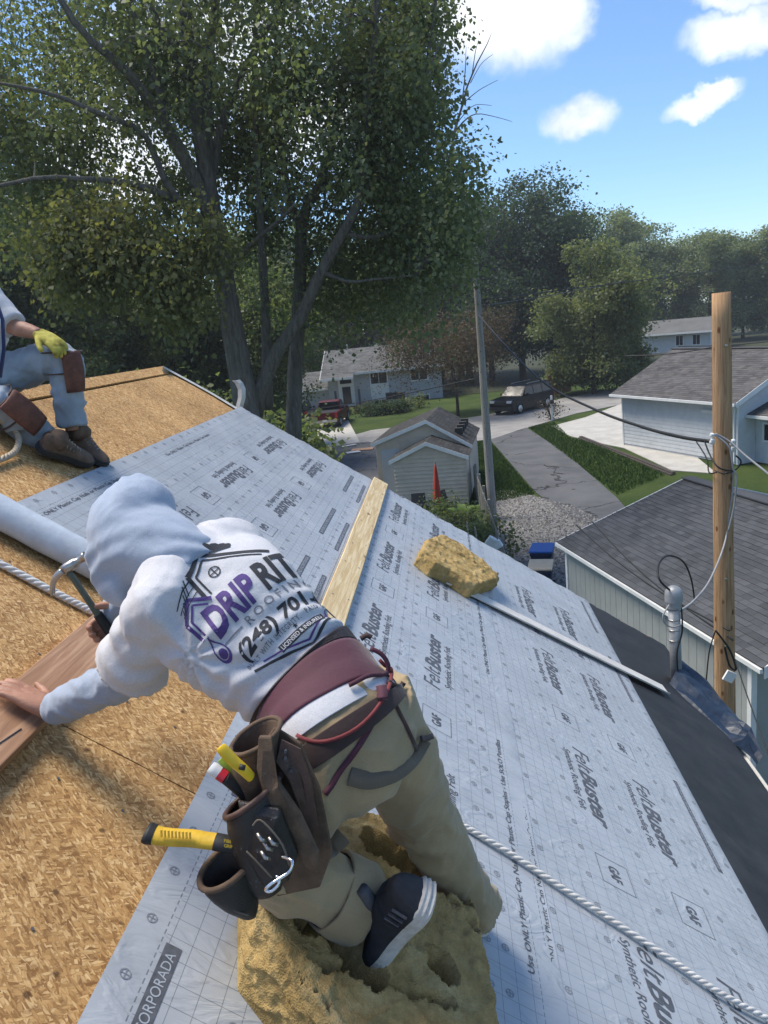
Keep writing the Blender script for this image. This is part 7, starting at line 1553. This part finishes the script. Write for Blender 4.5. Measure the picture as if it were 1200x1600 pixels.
# cedar fence, far right of the car
cf_ = thing('cedar_fence', 'orange cedar board fence behind the black car', 'fence', G(875, 618)); M('cedar', (.33, .15, .06), .8, .2, 6); ca, cb = G(857, 622), G(893, 612); Fc = Frame(ca[:2], (cb - ca)[:2]); Lc = (cb - ca).length
for i in range(14): b = MB(); Fc.box(b, i * Lc / 14 + .01, (i + 1) * Lc / 14 - .01, 0, .03, .05, 1.75 + random.uniform(-.03, .03)); b.build('fence_board', 'cedar', cf_)
for z in (.4, 1.4): b = MB(); Fc.box(b, 0, Lc, .03, .08, z, z + .1); b.build('rail', 'cedar', cf_)
# belongings in front of the split-level house
for k, (x, y, lb) in enumerate(((575, 650, 'dark low hedge plant left of the house path'), (592, 648, 'dark low hedge plant under the white panel'), (610, 646, 'dark low hedge plant below the porch chairs'), (628, 644, 'dark low hedge plant near the bronze tree'))):
    c = G(x, y); shrub('hedge_plant', lb, (c.x, c.y, 0), 1.3, .9, 'oak_leaf', 24, 40, .14, 120 + k, 'low hedge before the house')
for k, (x, y, w, lb) in enumerate(((575, 642, .7, 'flower pot left of the boat'), (560, 645, .6, 'flower pot by the front door'), (640, 640, 1.2, 'grey shrub at the end of the boat'), (655, 637, 1.2, 'pale shrub near the bronze tree'), (545, 648, .6, 'small pot plant beside the red pickup'))):
    c = G(x, y); shrub('front_garden_plant', lb, (c.x, c.y, 0), w, w, 'pale_leaf' if k > 1 else 'bronze_leaf', 14, 26, .14, 100 + k, 'front garden plants')
for k, (x, lb) in enumerate(((605, 'left dark porch chair by the house'), (615, 'middle dark porch chair by the house'), (626, 'right dark porch chair by the house'))):
    c = G(x, 640); root = thing('porch_chair', lb, 'chair', (c.x, c.y + 4, 0), 'porch chairs'); F = Frame((c.x, c.y + 4), (1, .1)); b = MB(); F.box(b, -.3, .3, -.3, .3, .4, .46); b.build('seat', 'car_trim', root); b = MB(); F.box(b, -.3, .3, .28, .33, .46, 1.1); b.build('backrest', 'car_trim', root)
    for sx in (-1, 1): b = MB(); F.box(b, sx * .28 - .03, sx * .28 + .03, -.3, .3, 0, .62); b.build('leg', 'car_trim', root)
# scraps on the side street
for k, (x, y, sx, sy, m__, lb) in enumerate(((566, 703, 1.3, .8, 'plank_wood', 'sheet of plywood lying on the side street'), (552, 708, .8, .5, 'white_trim', 'white scrap beside the plywood'), (545, 698, 1.0, .2, 'white_trim', 'white strip on the side street'))):
    c = G(x, y); o = MB().box((c.x, c.y, .04 + .02 * k), (sx, sy, .03), Matrix.Rotation(.3 * k, 3, 'Z')).build('debris_board', m__); tag(o, lb, 'scrap', 'scraps on the street')
# ------------------------------------------------------------------ the light summer haze over the street
hz = MB().box((0, 410, 14.0), (1040, 1040, 31.0)).build('haze', None); stuff(hz); hz['label'] = 'faint pale haze over the street and trees'
m, nt = newmat('haze_air'); nd(nt, 'OutputMaterial', {'Volume': nd(nt, 'VolumePrincipled', {'Color': (.88, .93, 1.0, 1), 'Density': .0006, 'Anisotropy': .3}).outputs[0]}); hz.data.materials.append(m)
